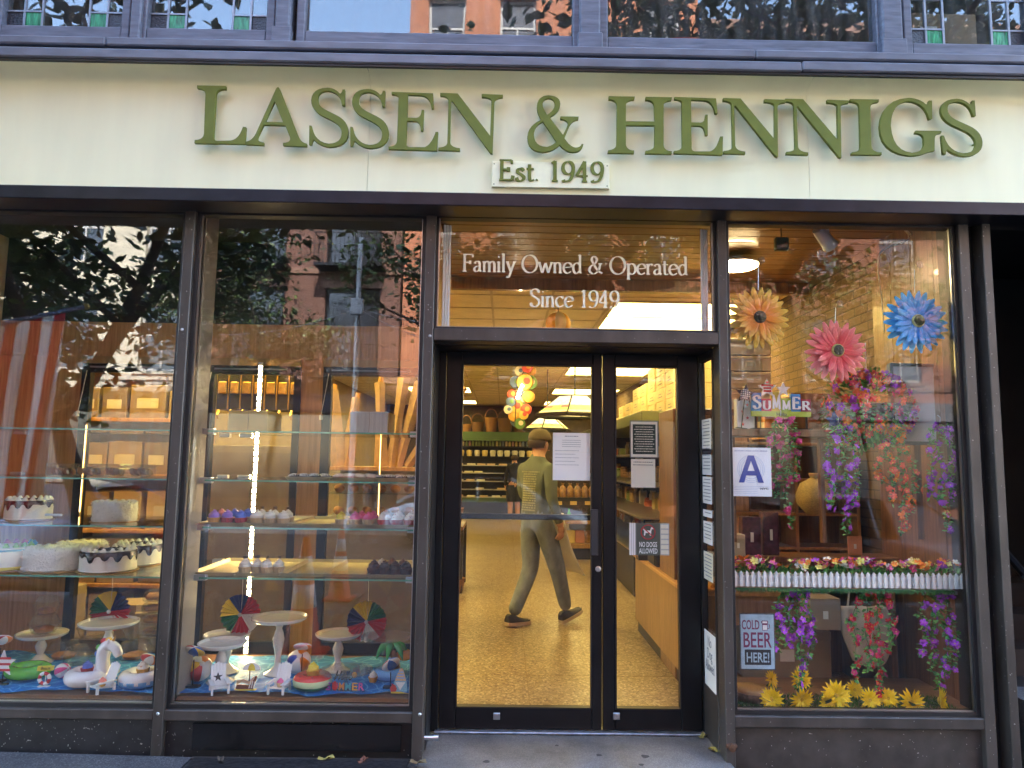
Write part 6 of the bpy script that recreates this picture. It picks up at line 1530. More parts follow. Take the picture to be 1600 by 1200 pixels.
ws = on_floor(1182,1080,fz+.05); wsl = thing('wood_slice','round slice of tree trunk with rings and bark','wood slice',(ws.x-.01,.36,fz+.004))
m_ring = bpy.data.materials.new('end_grain'); m_ring.use_nodes = True; MATS['end_grain'] = m_ring; nt_ = m_ring.node_tree; b_ = nt_.nodes['Principled BSDF']; b_.inputs['Roughness'].default_value = .7
wv = nt_.nodes.new('ShaderNodeTexWave'); wv.wave_type = 'RINGS'; wv.rings_direction = 'Z'; wv.inputs['Scale'].default_value = 22.; wv.inputs['Distortion'].default_value = 2.5; wv.inputs['Detail'].default_value = 3
tc = nt_.nodes.new('ShaderNodeTexCoord'); nt_.links.new(tc.outputs['Object'], wv.inputs['Vector'])
rp = nt_.nodes.new('ShaderNodeValToRGB'); rp.color_ramp.elements[0].color = (.24,.13,.06,1); rp.color_ramp.elements[1].color = (.42,.27,.14,1); nt_.links.new(wv.outputs[0], rp.inputs[0]); nt_.links.new(rp.outputs[0], b_.inputs['Base Color'])
MB().lathe([(.13,.049),(.05,.0505),(0,.051)],30,wob=lambda a,j: 1+(.03*math.sin(3*a)+.02*math.sin(7*a) if j == 0 else 0)).build('end_grain', m_ring, wsl, smooth=True)
MB().lathe([(.128,0),(.137,.006),(.137,.044),(.1305,.0488)],30,wob=lambda a,j: 1+.03*math.sin(3*a)+.02*math.sin(7*a)+.008*math.sin(23*a)).build('bark', m_bark0 if 'm_bark0' in globals() else mat('bark_edge',(.10,.065,.04),.9,var=.4,scale=40,bump=1.), wsl, smooth=True)
# ------------------------------------------------------------------ what stands behind the flowers
m_kraft = mat('kraft_paper',(.38,.29,.18),.8,var=.1,scale=6); m_card = mat('cardboard',(.32,.235,.145),.8,var=.08)
m_cream_box = mat('cream_cake_box',(.70,.58,.36),.6,var=.05)
def crate(name, label, cat, px0, py0, px1, py1, y, d, m, group=None, lid=True, rz=0.):
    a, b = pt(px0,py0,y), pt(px1,py1,y); w_ = b.x-a.x; h = a.z-b.z
    t = thing(name, label, cat, ((a.x+b.x)/2,y+d/2,b.z), (0,0,rz), group)
    MB().box(-w_/2,w_/2,-d/2,d/2,0,h*(.80 if lid else 1),bev=.003).build('body', m, t)
    if lid: MB().box(-w_/2-.003,w_/2+.003,-d/2-.003,d/2+.003,h*.805,h,bev=.003).build('lid', m, t)
    MB().box(-w_*.08,w_*.08,-d/2-.0045,-d/2-.0005,h*.35,h*.6).build('seal', m_paper_y, t)
    return t
# box tower near the door
cab = thing('tall_cabinet','tall brown cabinet behind the door carrying cream cake boxes','cabinet',(1.50,1.62,0))
zc = ZZ(1172,640,1.45)
MB().box(-.22,.36,-.18,.32,0,zc,bev=.004).build('carcass', m_wood_dark, cab)
for s_ in (0,1): d_ = MB().box(-.20+.28*s_,.06+.28*s_,-.195,-.181,.08,zc-.05).build('door', m_wood, cab); MB().box(.03-.02*s_+.06*s_,.04-.02*s_+.06*s_,-.21,-.195,zc*.5,zc*.5+.12).build('handle', m_chrome, d_)
for i,(a,b) in enumerate(((608,640),(581,607),(556,580),(528,555))):
    crate('cake_box','cream cake box on the cabinet, %s from the bottom'%oc[i],'box',1139,a,1205,b,1.46,.3,m_cream_box,'cream cake boxes stacked on the cabinet')
# desk and shelves
desk = thing('shop_desk','brown wooden desk unit with shelves behind the flower vines','desk',(2.05,1.35,0))
MB().box(-.60,.60,-.25,.35,.70,.74,bev=.004).build('desk_top', m_wood, desk)
for x in (-.59,.0,.57): MB().box(x,x+.025,-.22,.35,0,.70).build('side', m_wood_dark, desk)
MB().box(-.56,.57,.32,.34,.0,1.75).build('back_board', m_wood_dark, desk)
for z in (.95,1.2,1.45,1.72): MB().box(-.6,.6,.02,.32,z,z+.022,bev=.003).build('shelf', m_wood, desk)
for x in (-.6,.12,.58): MB().box(x,x+.022,.02,.32,.74,1.72).build('upright', m_wood, desk)
def jug(px, pyb, y, r, h, m, label):
    p = pt(px,pyb,y); t = thing('woven_vase',label,'vase',p,group='vases on the desk shelves')
    MB().lathe([(0,0),(r*.5,0),(r*.95,h*.3),(r,h*.5),(r*.75,h*.8),(r*.25,h*.93),(r*.28,h),(0,h)],20).build('body', m, t, smooth=50); MB().lathe([(r*.3,h*.94),(r*.33,h),(r*.28,h*1.01)],14).build('rim', m_wood, t, smooth=True)
zz = 1.2
m_straw = mat('straw_weave',(.46,.32,.10),.7,var=.3,scale=60,bump=.6,stretch=(1,1,4))
vz = thing('woven_vase','round straw woven vase on the desk between the pink and violet vines','vase',(XX(1277,745,1.2),1.25,1.222))
MB().lathe([(0,0),(.06,0),(.125,.07),(.135,.13),(.10,.22),(.03,.26),(.035,.29),(0,.29)],20).build('body', m_straw, vz, smooth=50); MB().lathe([(.031,.27),(.04,.292),(.03,.296)],14).build('rim', m_wood, vz, smooth=True)
crate('storage_tub','grey plastic tub on the desk shelf behind the violet vine','tub',1262,760,1330,800,1.28,.2,m_clear,lid=False)
crate('red_tea_box','small red and white box in the curved shelf','box',1395,785,1418,808,1.30,.1,mat('red_white_box',(.55,.25,.22),.6))
crate('red_tea_box','second red and white box below the curved shelf','box',1400,826,1425,849,1.30,.1,mat('red_white_box'))
crate('kraft_box','open brown carton under the planters','carton',1265,935,1315,985,.62,.2,m_card,lid=False)
crate('kraft_box','wide brown carton low behind the beer sign','carton',1160,985,1300,1060,.85,.3,m_card)
crate('orange_card','orange handwritten notice by the planters','notice',1324,838,1348,868,.9,.005,mat('orange_card_paper',(.62,.26,.10),.7),lid=False)
crate('card_reader','black and white card reader box near the pillar','box',1455,848,1480,868,.62,.08,m_black)
crate('patterned_bag','dark chevron patterned bag behind the grade card','bag',1160,808,1190,868,.75,.08,mat('plum_bag_cloth',(.06,.015,.03),.8,var=.6,scale=30),lid=False)
crate('patterned_bag','dark chevron patterned bag behind the pink vine','bag',1192,800,1218,868,.80,.08,mat('plum_bag_cloth'),lid=False)
crate('paper_sack','crumpled brown paper sack behind the first planter','sack',1142,835,1165,868,.6,.1,m_kraft,lid=False)
lw = thing('low_bench','low dark bench standing behind the flower floor','bench',(1.95,1.0,0))
MB().box(-.7,.7,-.16,.10,ZZ(1300,868,.9)-.04,ZZ(1300,868,.9)-.005,bev=.004).build('seat', m_wood_dark, lw)
for x in (-.66,.62): MB().box(x,x+.04,-.14,.08,0,ZZ(1300,868,.9)-.04).build('leg', m_wood_dark, lw)
# hanging white cloth / bag
bgp = pt(1355,985,.60); bt2 = thing('canvas_bag','pale canvas bag slung behind the red vine','bag',(bgp.x,.64,bgp.z-.02))
vs = []; nx, nz = 12, 12
for j in range(nz+1):
    for i in range(nx+1):
        u = i/nx-.5; v = j/nz; wv_ = (.28+.10*math.sin(v*PI))*(1-.25*v); vs.append((u*wv_+.04*v,-.03*math.cos(u*PI)*math.sin(v*PI)-.012*math.sin(u*14+v*3),.16-.40*v*(1-.35*abs(u))))
mb = MB().add(vs,[(j*(nx+1)+i,j*(nx+1)+i+1,(j+1)*(nx+1)+i+1,(j+1)*(nx+1)+i) for j in range(nz) for i in range(nx)])
o = mb.build('front', mat('canvas_cloth',(.55,.45,.32),.85,var=.08,scale=12), bt2, smooth=True); o.modifiers.new('s','SOLIDIFY').thickness = .02
MB().tube(smooth_line([(-.10,0,.15),(-.06,.01,.30),(.06,.01,.30),(.10,0,.15)],5),.007,6).build('handle', mat('canvas_cloth'), bt2)
# framed white board near the pillar
wb = thing('white_board','pale framed board leaning near the pillar','board',(XX(1436,680,.45),.45,ZZ(1436,690,.45)))
a, b = pt(1394,572,.45), pt(1474,690,.45); w_ = b.x-a.x; h = a.z-b.z
MB().box(-w_/2,w_/2,0,.02,0,h).build('panel', mat('white_panel',(.78,.80,.84),.25,var=.05,scale=2), wb)
MB().box(-w_/2-.02,-w_/2,-.01,.025,-.02,h+.02).box(w_/2,w_/2+.02,-.01,.025,-.02,h+.02).box(-w_/2,w_/2,-.01,.025,h,h+.02).box(-w_/2,w_/2,-.01,.025,-.02,0).build('frame', mat('grey_frame',(.06,.06,.07),.4), wb)
MB().box(-.02,.02,.025,.05,-.60,h*.6).build('easel_post', m_wood_dark, wb)
wp = thing('wall_panel','wooden veneer panel lining the side of the flower window','panel',(XWR-.02,.45,0))
for i in range(4): MB().box(-.012,.012,-.30+.25*i,-.30+.25*i+.246,.0,CZ+.0).build('veneer_board', m_wood_dark, wp)
# ceiling fittings in the window
lp = pt(1160,416,2.0)
cl = thing('ceiling_disc_lamp','round lit lamp hanging near the flower window ceiling','lamp',(XX(1150,416,1.5),1.5,ZZ(1150,416,1.5)))
MB().lathe([(0,-.012),(.16,-.008),(.17,.005)],28).build('diffuser', mat('disc_lamp_glow',(1,.9,.6),.5,var=0,emit=7.,emit_col=(1.,.74,.36)), cl, smooth=True)
MB().lathe([(.17,.0055),(.175,.02),(.10,.05),(.03,.06),(.03,CZ-cl.location.z),(0,CZ-cl.location.z)],24).build('housing', m_white, cl, smooth=40)
sp = pt(1288,372,.55); sl = thing('spotlight','white track spotlight under the window ceiling','spotlight',sp)
MB().lathe([(0,.09),(.035,.085),(.040,.05),(.045,-.05),(.052,-.08),(.046,-.08),(.04,-.04),(0,-.03)],18,rot=Euler((.3,R(-55),.2)).to_matrix()).build('head', m_white, sl, smooth=40)
MB().tube([(0,.0,.0),(.03,.01,.05),(.03,.01,CZ-sp.z)],.008,6).build('arm', m_white, sl)
bx = pt(1221,382,.6); gb = thing('alarm_box','small grey green alarm box hanging on a cord','alarm box',bx)
MB().box(-.045,.045,-.02,.02,-.045,.045,bev=.006).build('housing', mat('grey_green_plastic',(.14,.17,.12),.5), gb); MB().tube([(0,0,.045),(.0,0,CZ-bx.z)],.004,5).build('cord', m_black, gb)
wr = thing('loose_cable','pale loose cable looping under the window ceiling','cable',pt(1380,372,.6))
MB().tube(smooth_line([pt(x,y,.6)-wr.location for x,y in ((1395,345),(1420,372),(1378,392),(1372,420),(1378,470),(1382,520))],5),.004,5).build('strand', m_paper_y, wr)
MB().tube(smooth_line([pt(x,y,.62)-wr.location for x,y in ((1408,352),(1435,378),(1452,385),(1458,370),(1445,362))],5),.007,6).build('strand', m_white, wr)
sw = thing('wall_socket','small white framed socket on the desk back by the blue daisy','socket',pt(1406,549,.95))
MB().box(-.038,.038,-.006,.006,-.036,.036,bev=.003).build('plate', m_white, sw); MB().box(-.026,.026,-.008,-.0065,-.024,.024).build('screen', mat('grey_ink'), sw)

# tall bookcase of goods along the side wall
bc_ = thing('side_bookcase','tall dark wooden bookcase along the side wall behind the flower basket','bookcase',(2.5,2.2,0))
MB().box(XWR-.04,XWR-.005,1.72,3.6,0,2.15).build('back', m_wood_dark, bc_, world=True)
for y in (1.72,2.65,3.56): MB().box(XWR-.42,XWR-.04,y,y+.04,0,2.15).build('upright', m_wood_dark, bc_, world=True)
lv_ = (.1,.5,.85,1.2,1.5,1.8,2.12)
for z in lv_: MB().box(XWR-.42,XWR-.041,1.76,3.56,z,z+.028,bev=.003).build('shelf', m_wood, bc_, world=True)
rnd = random.Random(21); gcol = [mat('goods_%d'%i,c,.5,var=.2,scale=25) for i,c in enumerate(((.45,.30,.14),(.30,.06,.05),(.10,.14,.16),(.55,.48,.34),(.16,.20,.08),(.08,.05,.04),(.50,.22,.07)))]
for k, z in enumerate(lv_[1:-1]):
    y = 1.84; i = 0
    while y < 3.45:
        w_ = rnd.uniform(.08,.18); h = rnd.uniform(.10,.24)
        t = thing('shelf_box' if i % 3 else 'shelf_jar','%s on side bookcase shelf %s, %s from the window'%('goods box' if i % 3 else 'goods jar',oc[k],nth(i)),'goods',(XWR-.28,y+w_/2,z+.029),(0,0,rnd.uniform(-.2,.2)),'goods on the side bookcase')
        if i % 3: MB().box(-.08,.08,-w_/2+.006,w_/2-.006,0,h,bev=.005).build('body', gcol[(i*3+k*2)%7], t); MB().box(-.0825,-.0805,-w_*.3,w_*.3,h*.3,h*.65).build('label_patch', gcol[3], t)
        else: MB().lathe([(0,0),(w_*.38,0),(w_*.42,h*.7),(w_*.28,h*.85),(0,h*.85)],12).build('body', gcol[(i+k)%7], t, smooth=40); MB().lathe([(0,h*.99),(w_*.3,h*.97),(w_*.3,h*.86)],12).build('lid', gcol[5], t, smooth=40)
        y += w_+rnd.uniform(.015,.06); i += 1

# things standing in the rooms above
a, b = pt(1424,20,.35), pt(1528,77,.35)
ub = thing('moving_carton','brown cardboard carton with white labels behind the upper leaded window','carton',((a.x+b.x)/2,.5,uz0-.05))
w_ = b.x-a.x; h = a.z-ub.location.z
MB().box(-w_/2,w_/2,-.15,.15,0,h,bev=.006).build('body', m_card, ub); MB().box(-w_*.38,-w_*.12,-.1535,-.1505,h*.62,h*.86).build('label_patch', m_paper, ub); o = MB().box(w_*.2,w_*.36,-.1535,-.1505,h*.45,h*.68).build('label_patch', m_paper, ub); MB().box(-w_/2,w_/2,-.02,.02,h,h+.002).build('tape', m_paper_y, ub)
q = pt(1072,67,.2); hs_ = thing('red_hose','red hose coiled on the sill inside the upper middle window','hose',(q.x,.2,uz0-.04))
for i in range(3): MB().tube([(.13*math.cos(k*PI/10),.05*math.sin(k*PI/10)+.02*i,max(0,q.z-hs_.location.z)-.02+.02*i) for k in range(20)],.012,6,closed=True).build('coil', mat('red_rubber',(.45,.03,.04),.5), hs_, smooth=True)
# ================================================================== shop furniture seen through the doors
from mathutils.bvhtree import BVHTree
m_green = mat('dark_green_lintel',(.05,.10,.035),.4); m_dark_fit = mat('dark_fitting',(.02,.018,.016),.5,var=.3)
m_wicker = mat('wicker',(.26,.12,.045),.75,var=.5,scale=70,bump=1.,stretch=(1,1,3)); m_wicker2 = mat('dark_wicker',(.13,.06,.025),.75,var=.5,scale=70,bump=1.,stretch=(1,1,3))
def chiller():
    Y = 16.6; x0, x1 = XX(690,740,Y), XX(838,740,Y); z = lambda py: ZZ(770,py,Y)
    t = thing('open_chiller','long dark open chiller with green lintel along the back wall','chiller',((x0+x1)/2,Y,0))
    MB().box(x0,x1,Y+.0,Y+.5,0,z(785)).build('base', m_dark_fit, t, world=True); MB().box(x0,x1,Y-.02,Y+.0,z(785),z(778)).build('bumper', m_green, t, world=True)
    MB().box(x0,x1,Y+.42,Y+.5,z(785),z(689)).build('back_panel', m_dark_fit, t, world=True)
    MB().box(x0,x1,Y-.05,Y+.5,z(689),z(675)).build('lintel', m_green, t, world=True)
    rows = [697,713,727,739,752,765,777]
    for py in rows: MB().box(x0,x1,Y+.02,Y+.42,z(py)-.02,z(py)).build('shelf', m_chrome if py > 713 else m_dark_fit, t, world=True)
    rnd = random.Random(5)
    cols = [mat('pack_%d'%i,c,.5) for i,c in enumerate(((.62,.60,.52),(.30,.36,.12),(.66,.52,.20),(.55,.30,.28),(.20,.24,.30),(.60,.46,.30)))]
    nb_ = 0; x = x0+.08
    while x < x1-.08:
        h = rnd.uniform(.16,.20); o = MB().lathe([(0,0),(.035,0),(.035,h*.6),(.014,h*.8),(.016,h),(0,h)],10).build('bottle', rnd.choice(cols), None, smooth=40); o.location = (x,Y+.1,z(697)); tag(o,'small bottle on the top chiller shelf, %s from the left'%nth(nb_),'bottle','bottles on the top chiller shelf'); nb_ += 1; x += rnd.uniform(.085,.11)
    nb_ = 0; x = x0+.1
    while x < x1-.1:
        r = .085; o = MB().lathe([(0,0),(r*.8,0),(r,.10),(r*1.05,.12),(r*.9,.17),(0,.18)],12).build('tub', rnd.choice((cols[0],cols[2],cols[0])), None, smooth=40); o.location = (x,Y+.12,z(713)); tag(o,'pale tub on the second chiller shelf, %s from the left'%nth(nb_),'tub','tubs on the second chiller shelf'); nb_ += 1; x += rnd.uniform(.19,.24)
    for k, py in enumerate(rows[2:]):
        nb_ = 0; x = x0+.15
        while x < x1-.2:
            if rnd.random() < .75:
                o = MB().box(-.12,.12,-.08,.08,0,.045,bev=.008).build('tray_pack', rnd.choice((cols[0],cols[5],m_paper)), None); o.location = (x,Y+.12,z(py)); tag(o,'flat pale pack on chiller shelf level %s, %s from the left'%(oc[k+1] if k < 5 else 'sixth',nth(nb_)),'pack','flat packs on the lower chiller shelves'); nb_ += 1
            x += rnd.uniform(.28,.36)
    for i,(px,r,h,m) in enumerate(((728,.16,.22,m_wicker),(746,.19,.28,m_wicker2),(767,.18,.42,m_wicker),(789,.22,.40,m_wicker2),(812,.20,.26,m_wicker2))):
        b = thing('wicker_basket','%s wicker basket from the left on top of the chiller'%oc[i],'basket',(XX(px,670,Y),Y+.2,z(675)+.002),group='baskets on the chiller')
        MB().lathe([(0,0),(r*.8,0),(r,h*.8),(r*1.06,h),(r*.98,h),(r*.9,h*.8),(0,.03)],16).build('body', m, b, smooth=50)
        MB().tube([(r*math.cos(a),0,h+.26*math.sin(a)) for a in [PI*k/12 for k in range(13)]],.015,6).build('handle', m, b)
chiller()
# island of bread bags
Y = 7.7; xa, xb = XX(860,820,Y), XX(950,820,Y); zz = lambda py: ZZ(895,py,Y)
isl = thing('bread_island','wooden bread island with price tags in the middle of the shop','display island',((xa+xb)/2,Y,0))
MB().box(xa,xb,Y,Y+.6,zz(856),zz(850),bev=.005).box(xa,xb,Y,Y+.6,zz(830),zz(818),bev=.005).build('wood_shelf', m_counter, isl, world=True) if False else None
MB().box(xa,xb,Y,Y+.6,zz(857),zz(850),bev=.005).build('lower_shelf', m_counter, isl, world=True)
MB().box(xa,xb,Y,Y+.6,zz(819),zz(814),bev=.005).build('middle_shelf', m_counter, isl, world=True)
MB().box(xa,xb,Y+.05,Y+.6,0,zz(857)).build('plinth', m_dark_fit, isl, world=True)
MB().box(xa,xb,Y+.3,Y+.6,zz(813),zz(779)).build('back_board', m_dark_fit, isl, world=True)
m_bread = mat('bread_in_bag',(.30,.16,.06),.35,var=.5,scale=18,coat=.5)
for i in range(7):
    px = 868+11.5*i; o = MB().lathe([(0,0),(.055,0),(.065,.06),(.06,.14),(.035,.18),(.012,.2),(.03,.235),(0,.23)],10,wob=lambda a,j: 1+.08*math.sin(a*3+j)).build('bread_bag', m_bread, None, smooth=50); o.location = (XX(px,779,Y+.4),Y+.42,zz(779)+.0); tag(o,'bagged loaf %s from the left on the bread island'%(oc+['seventh'])[i],'loaf','bagged loaves on the island')
    if i % 2 == 0:
        q = pt(px+5,786,Y+.29); b = MB().box(-.07,.07,-.006,.006,-.045,.045).build('price_tag', m_ink, isl); b.location = q-isl.location; MB().box(-.055,.055,-.0085,-.0065,-.03,.03).build('tag_border', mat('ochre_print',(.5,.36,.12),.5), b)
for i in range(4):
    o = MB().box(-.075,.075,-.04,.04,0,.2,bev=.01).build('snack_bag', [m_bread,mat('pack_2'),mat('red_white_box',(.55,.25,.22),.6),m_bread][i], None); o.location = (XX(876+15*i,850,Y+.2),Y+.2,zz(850)); tag(o,'snack bag %s from the left on the lower island shelf'%oc[i],'snack bag','snack bags on the island')
gbt = MB().lathe([(0,0),(.03,0),(.03,.11),(.012,.15),(.012,.19),(0,.19)],12).build('green_bottle', mat('green_bottle_glass',(.06,.30,.04),.15), None, smooth=40); gbt.location = (XX(889,813,Y+.15),Y+.15,zz(814)); tag(gbt,'green bottle standing on the bread island','bottle')
# stained glass lamps
def tiffany(px0, px1, py0, py1, Y, label):
    x0, x1 = XX(px0,py1,Y), XX(px1,py1,Y); z0, z1 = ZZ((px0+px1)/2,py1,Y), ZZ((px0+px1)/2,py0,Y); w_ = (x1-x0)/2; c = Vector(((x0+x1)/2,Y,z0)); h = z1-z0
    t = thing('stained_glass_lamp',label,'lamp',c,(0,0,.25),'stained glass hanging lamps')
    cols = [mat('lamp_glass_%d'%i,k,.3,var=.5,scale=14,emit=.22,emit_col=k) for i,k in enumerate(((.62,.50,.28),(.25,.42,.06),(.55,.12,.05),(.60,.45,.15)))]
    n = 6; tp = .42
    for i in range(n):
        a0, a1 = 2*PI*i/n, 2*PI*(i+1)/n
        def P(a,u): r = w_*(1-(1-tp)*u); return Vector((r*math.cos(a),r*math.sin(a),h*(.12+.88*u)))
        m = MB()
        for q,(u0,u1,mi) in enumerate(((.0,.16,3),(.16,.30,1),(.30,.45,2),(.45,1.,0))):
            for s_ in range(3):
                f0, f1 = s_/3, (s_+1)/3
                A = [P(a0,u0).lerp(P(a1,u0),f0),P(a0,u0).lerp(P(a1,u0),f1),P(a0,u1).lerp(P(a1,u1),f1),P(a0,u1).lerp(P(a1,u1),f0)]
                m.add(A,[(0,1,2,3)],(mi if (s_+i)%2 or mi in (0,3) else 1))
        m.build('glass_panel', cols, t)
        MB().tube([P(a0,0),P(a0,1)],.012,5).build('lead_rib', m_dark_fit, t)
    MB().tube([(w_*math.cos(2*PI*i/n),w_*math.sin(2*PI*i/n),h*.06) for i in range(n)],.03,6,closed=True).build('rim', m_dark_fit, t); MB().lathe([(w_*tp*1.05,h*.99),(w_*tp*.9,h*1.05),(0,h*1.06)],6).build('cap', m_dark_fit, t)
    MB().tube([(0,0,h),(0,0,CZ-c.z)],.012,5).build('chain', m_dark_fit, t)
tiffany(836,960,620,652,6.0,'stained glass lamp with fruit band, the nearer and higher of the two')
tiffany(818,892,654,673,8.6,'stained glass lamp farther back behind the cap of the walking person')
# paper disc garland
gl = thing('paper_ball_garland','garland of colourful paper discs hanging from the shop ceiling','garland',pt(820,575,5.2))
dc = [mat('disc_%d'%i,c,.6) for i,c in enumerate(((.65,.08,.04),(.70,.62,.42),(.72,.36,.05),(.10,.16,.24),(.75,.50,.08),(.12,.25,.06)))]
rnd = random.Random(4)
dd = [(824,574,9),(812,580,8),(830,580,8),(806,597,10),(820,597,13),(828,598,12),(800,616,8),(815,618,13),(826,620,10),(798,628,8),(806,635,12),(816,637,10),(822,640,9),(794,640,7),(803,650,9),(808,657,11),(818,648,8),(812,662,9)]
for i,(px,py,r) in enumerate(dd):
    q = pt(px,py,5.2+.03*(i%4))-gl.location; rr = r/FPX*9.2
    o = MB().lathe([(0,.03),(rr*.9,.022),(rr,0),(rr*.9,-.022),(0,-.03)],18,rot=Matrix.Rotation(PI/2,3,'X')).build('paper_disc', dc[i%6], gl, smooth=40); o.location = q
    MB().lathe([(0,.032),(rr*.42,.030),(rr*.44,.02)],14,rot=Matrix.Rotation(PI/2,3,'X'),c=(rr*.2,0,rr*.1)).build('inner_disc', dc[(i+2)%6], o, smooth=40)
MB().tube([(0,0,.0),(-.1,0,-.3),(-.12,0,-.75)],.006,5).tube([(0,0,0),(0,0,CZ-gl.location.z)],.006,5).build('string', m_dark_fit, gl)
for i,(px,py) in enumerate(((813,609),(811,615),(809,621),(816,603))):
    q = pt(px,py,5.05)-gl.location; MB().ball(q,.022,.022,.022,8,6).build('bulb', mat('garland_bulb',(1,.9,.7),.5,var=0,emit=6.,emit_col=(1,.8,.5)), gl)
lan = thing('paper_lantern','round yellow paper lantern hanging behind the transom','lantern',pt(872,506,3.2)); MB().ball((0,0,0),.13,.13,.12,20,12,mif=lambda u: int(u*6)%2).build('ball', [dc[1],dc[2]], lan, smooth=True); MB().tube([(0,0,.1),(0,0,CZ-lan.location.z)],.004,5).build('string', m_dark_fit, lan)
# left table with baskets
lt = thing('side_table','dark side table with baskets at the left inside the door','table',(XX(705,860,5.0),5.0,0))
MB().box(-.3,.16,-.35,.5,.74,.78).build('table_top', m_wood_dark, lt)
for x in (-.28,.12):
    for y in (-.32,.46): MB().box(x,x+.04,y,y+.04,0,.74).build('leg', m_dark_fit, lt)
for i,(x,y,z,r,h,l) in enumerate(((0,-.1,.78,.15,.2,'wicker basket on the side table'),(.06,-.25,.0,.13,.16,'small wicker basket on the floor by the side table'),(-.05,.2,.78,.16,.34,'tall basket of bread at the back of the side table'))):
    b = thing('wicker_basket',l,'basket',lt.location+Vector((x,y,z+.002)),group='baskets by the side table')
    MB().lathe([(0,0),(r*.8,0),(r,h),(r*1.05,h*1.04),(r*.92,h),(0,.03)],16).build('body', m_wicker, b, smooth=50); MB().lathe([(0,h*.9),(r*.8,h*.95),(r*.5,h*1.3),(0,h*1.4)],12).build('contents', m_bread, b, smooth=40)
# counter by the right door
ct = thing('wood_counter','low wood fronted counter just inside the right door','counter',(1.55,2.1,0))
c0 = on_floor(993,984,0); c1 = on_floor(1061.5,1065,0); zt = ZZ(983,869,c0.y)
cx = min(c0.x,c1.x)
MB().box(cx,cx+.75,1.0,c0.y,.10,zt,bev=.004).build('front', m_counter, ct, world=True); MB().box(cx+.02,cx+.75,1.02,c0.y-.03,0,.10).build('kick_board', m_dark_fit, ct, world=True); MB().box(cx-.02,cx+.77,.98,c0.y+.02,zt,zt+.03,bev=.004).build('counter_top', m_wood, ct, world=True)
for i,(px,py,y,m,l) in enumerate(((1010,815,2.5,mat('peach_paper',(.62,.36,.22),.7),'peach paper bags fanned in a stand on the counter'),(1040,818,2.2,m_dark_fit,'black bread slicer on the counter'),(1015,790,3.0,m_dark_fit,'black appliance at the back of the counter'))):
    q = pt(px,py,y); t = thing(['paper_bag_stand','bread_slicer','black_appliance'][i],l,['bag stand','appliance','appliance'][i],(q.x,y,zt+.031))
    if i == 0:
        for k in range(5): b = MB().prism([(-.03,0),(.03,0),(.035,.16),(-.03,.14+.02*(k%2))],-.003,.003); o = b.build('bag', m, t); o.rotation_euler = (.1*k-.2,.22*k-.4,.3*k); o.location = (.02*k-.04,.015*k,0)
        MB().box(-.08,.08,-.05,.08,0,.05).build('stand', m_dark_fit, t)
    else:
        MB().box(-.13,.13,-.15,.15,0,.12,bev=.02).build('body', m, t); MB().box(-.11,.11,-.02,.13,.12,.26,bev=.03).build('hood', m, t); MB().tube([(-.1,-.1,.12),(-.1,-.14,.22),(.1,-.14,.22),(.1,-.1,.12)],.012,6).build('handle', m_chrome, t)
# deli case along the right wall with boxes on top
dl = thing('deli_case','tall deli case with bright shelves along the counter wall','deli case',(2.2,7.5,0))
dx = 1.55
MB().box(dx,XWR-.02,4.6,13.,0,.5,bev=.01).build('base', m_dark_fit, dl, world=True); MB().box(XWR-.12,XWR-.02,4.6,13.,.5,2.05).build('back_panel', mat('cream_back',(.55,.48,.30),.5), dl, world=True); MB().box(dx+.1,XWR-.02,4.6,13.,2.05,2.2,bev=.01).build('canopy', mat('olive_canopy',(.12,.13,.06),.5), dl, world=True)
for z in (.5,.9,1.28,1.66): MB().box(dx+.06*(z-.5)*3,XWR-.12,4.6,13.,z,z+.025).build('shelf', m_chrome, dl, world=True)
for y in (4.6,7.4,10.2,12.95): MB().box(XWR-.5,XWR-.12,y,y+.04,.525,2.05).build('divider', m_dark_fit, dl, world=True)
rnd = random.Random(8); cols = [mat('food_%d'%i,c,.5,var=.2,scale=20) for i,c in enumerate(((.62,.50,.22),(.55,.15,.08),(.25,.32,.08),(.66,.60,.48),(.45,.26,.10),(.15,.10,.07),(.60,.38,.12)))]
for z in (.525,.925,1.305,1.685):
    nb_ = 0; y = 4.75
    while y < 12.8:
        s_ = rnd.uniform(.10,.17); h = rnd.uniform(.08,.24)
        if rnd.random() < .5: o = MB().box(-s_/2,s_/2,-s_/2,s_/2,0,h,bev=.01).build('food_pack', rnd.choice(cols), None)
        else: o = MB().lathe([(0,0),(s_*.45,0),(s_*.5,h*.75),(s_*.35,h*.85),(s_*.38,h),(0,h)],12).build('food_jar', rnd.choice(cols), None, smooth=40)
        o.location = (XWR-.42-rnd.uniform(0,.15),y,z+.0005); tag(o,'%s on the %s deli shelf, %s from the front'%('packed food' if o.name.startswith('food_pack') else 'lidded food jar',{.525:'lowest',.925:'second',1.305:'third',1.685:'top'}[z],nth(nb_)),'food','food on the deli case shelves'); nb_ += 1
        y += s_+rnd.uniform(.04,.14)
k = 0
for col,(y,n) in enumerate(((4.8,5),(5.35,4),(5.9,4),(6.5,3),(7.1,3),(7.8,2),(8.5,2),(9.3,1))):
    for j in range(n):
        o = thing('cake_carton','cream carton on the deli case, column %s from the front, level %s'%((oc+['seventh','eighth'])[col],oc[j]),'carton',(2.28,y,2.202+.172*j),(0,0,rnd.uniform(-.05,.05)),'cream cartons stacked on the deli case')
        MB().box(-.24,.24,-.24,.24,0,.168,bev=.004).build('body', m_cream_box, o); lines_ = MB().box(-.243,-.2405,-.12,.12,.05,.062).box(-.243,-.2405,-.08,.08,.09,.10); lines_.build('print', mat('grey_ink'), o)
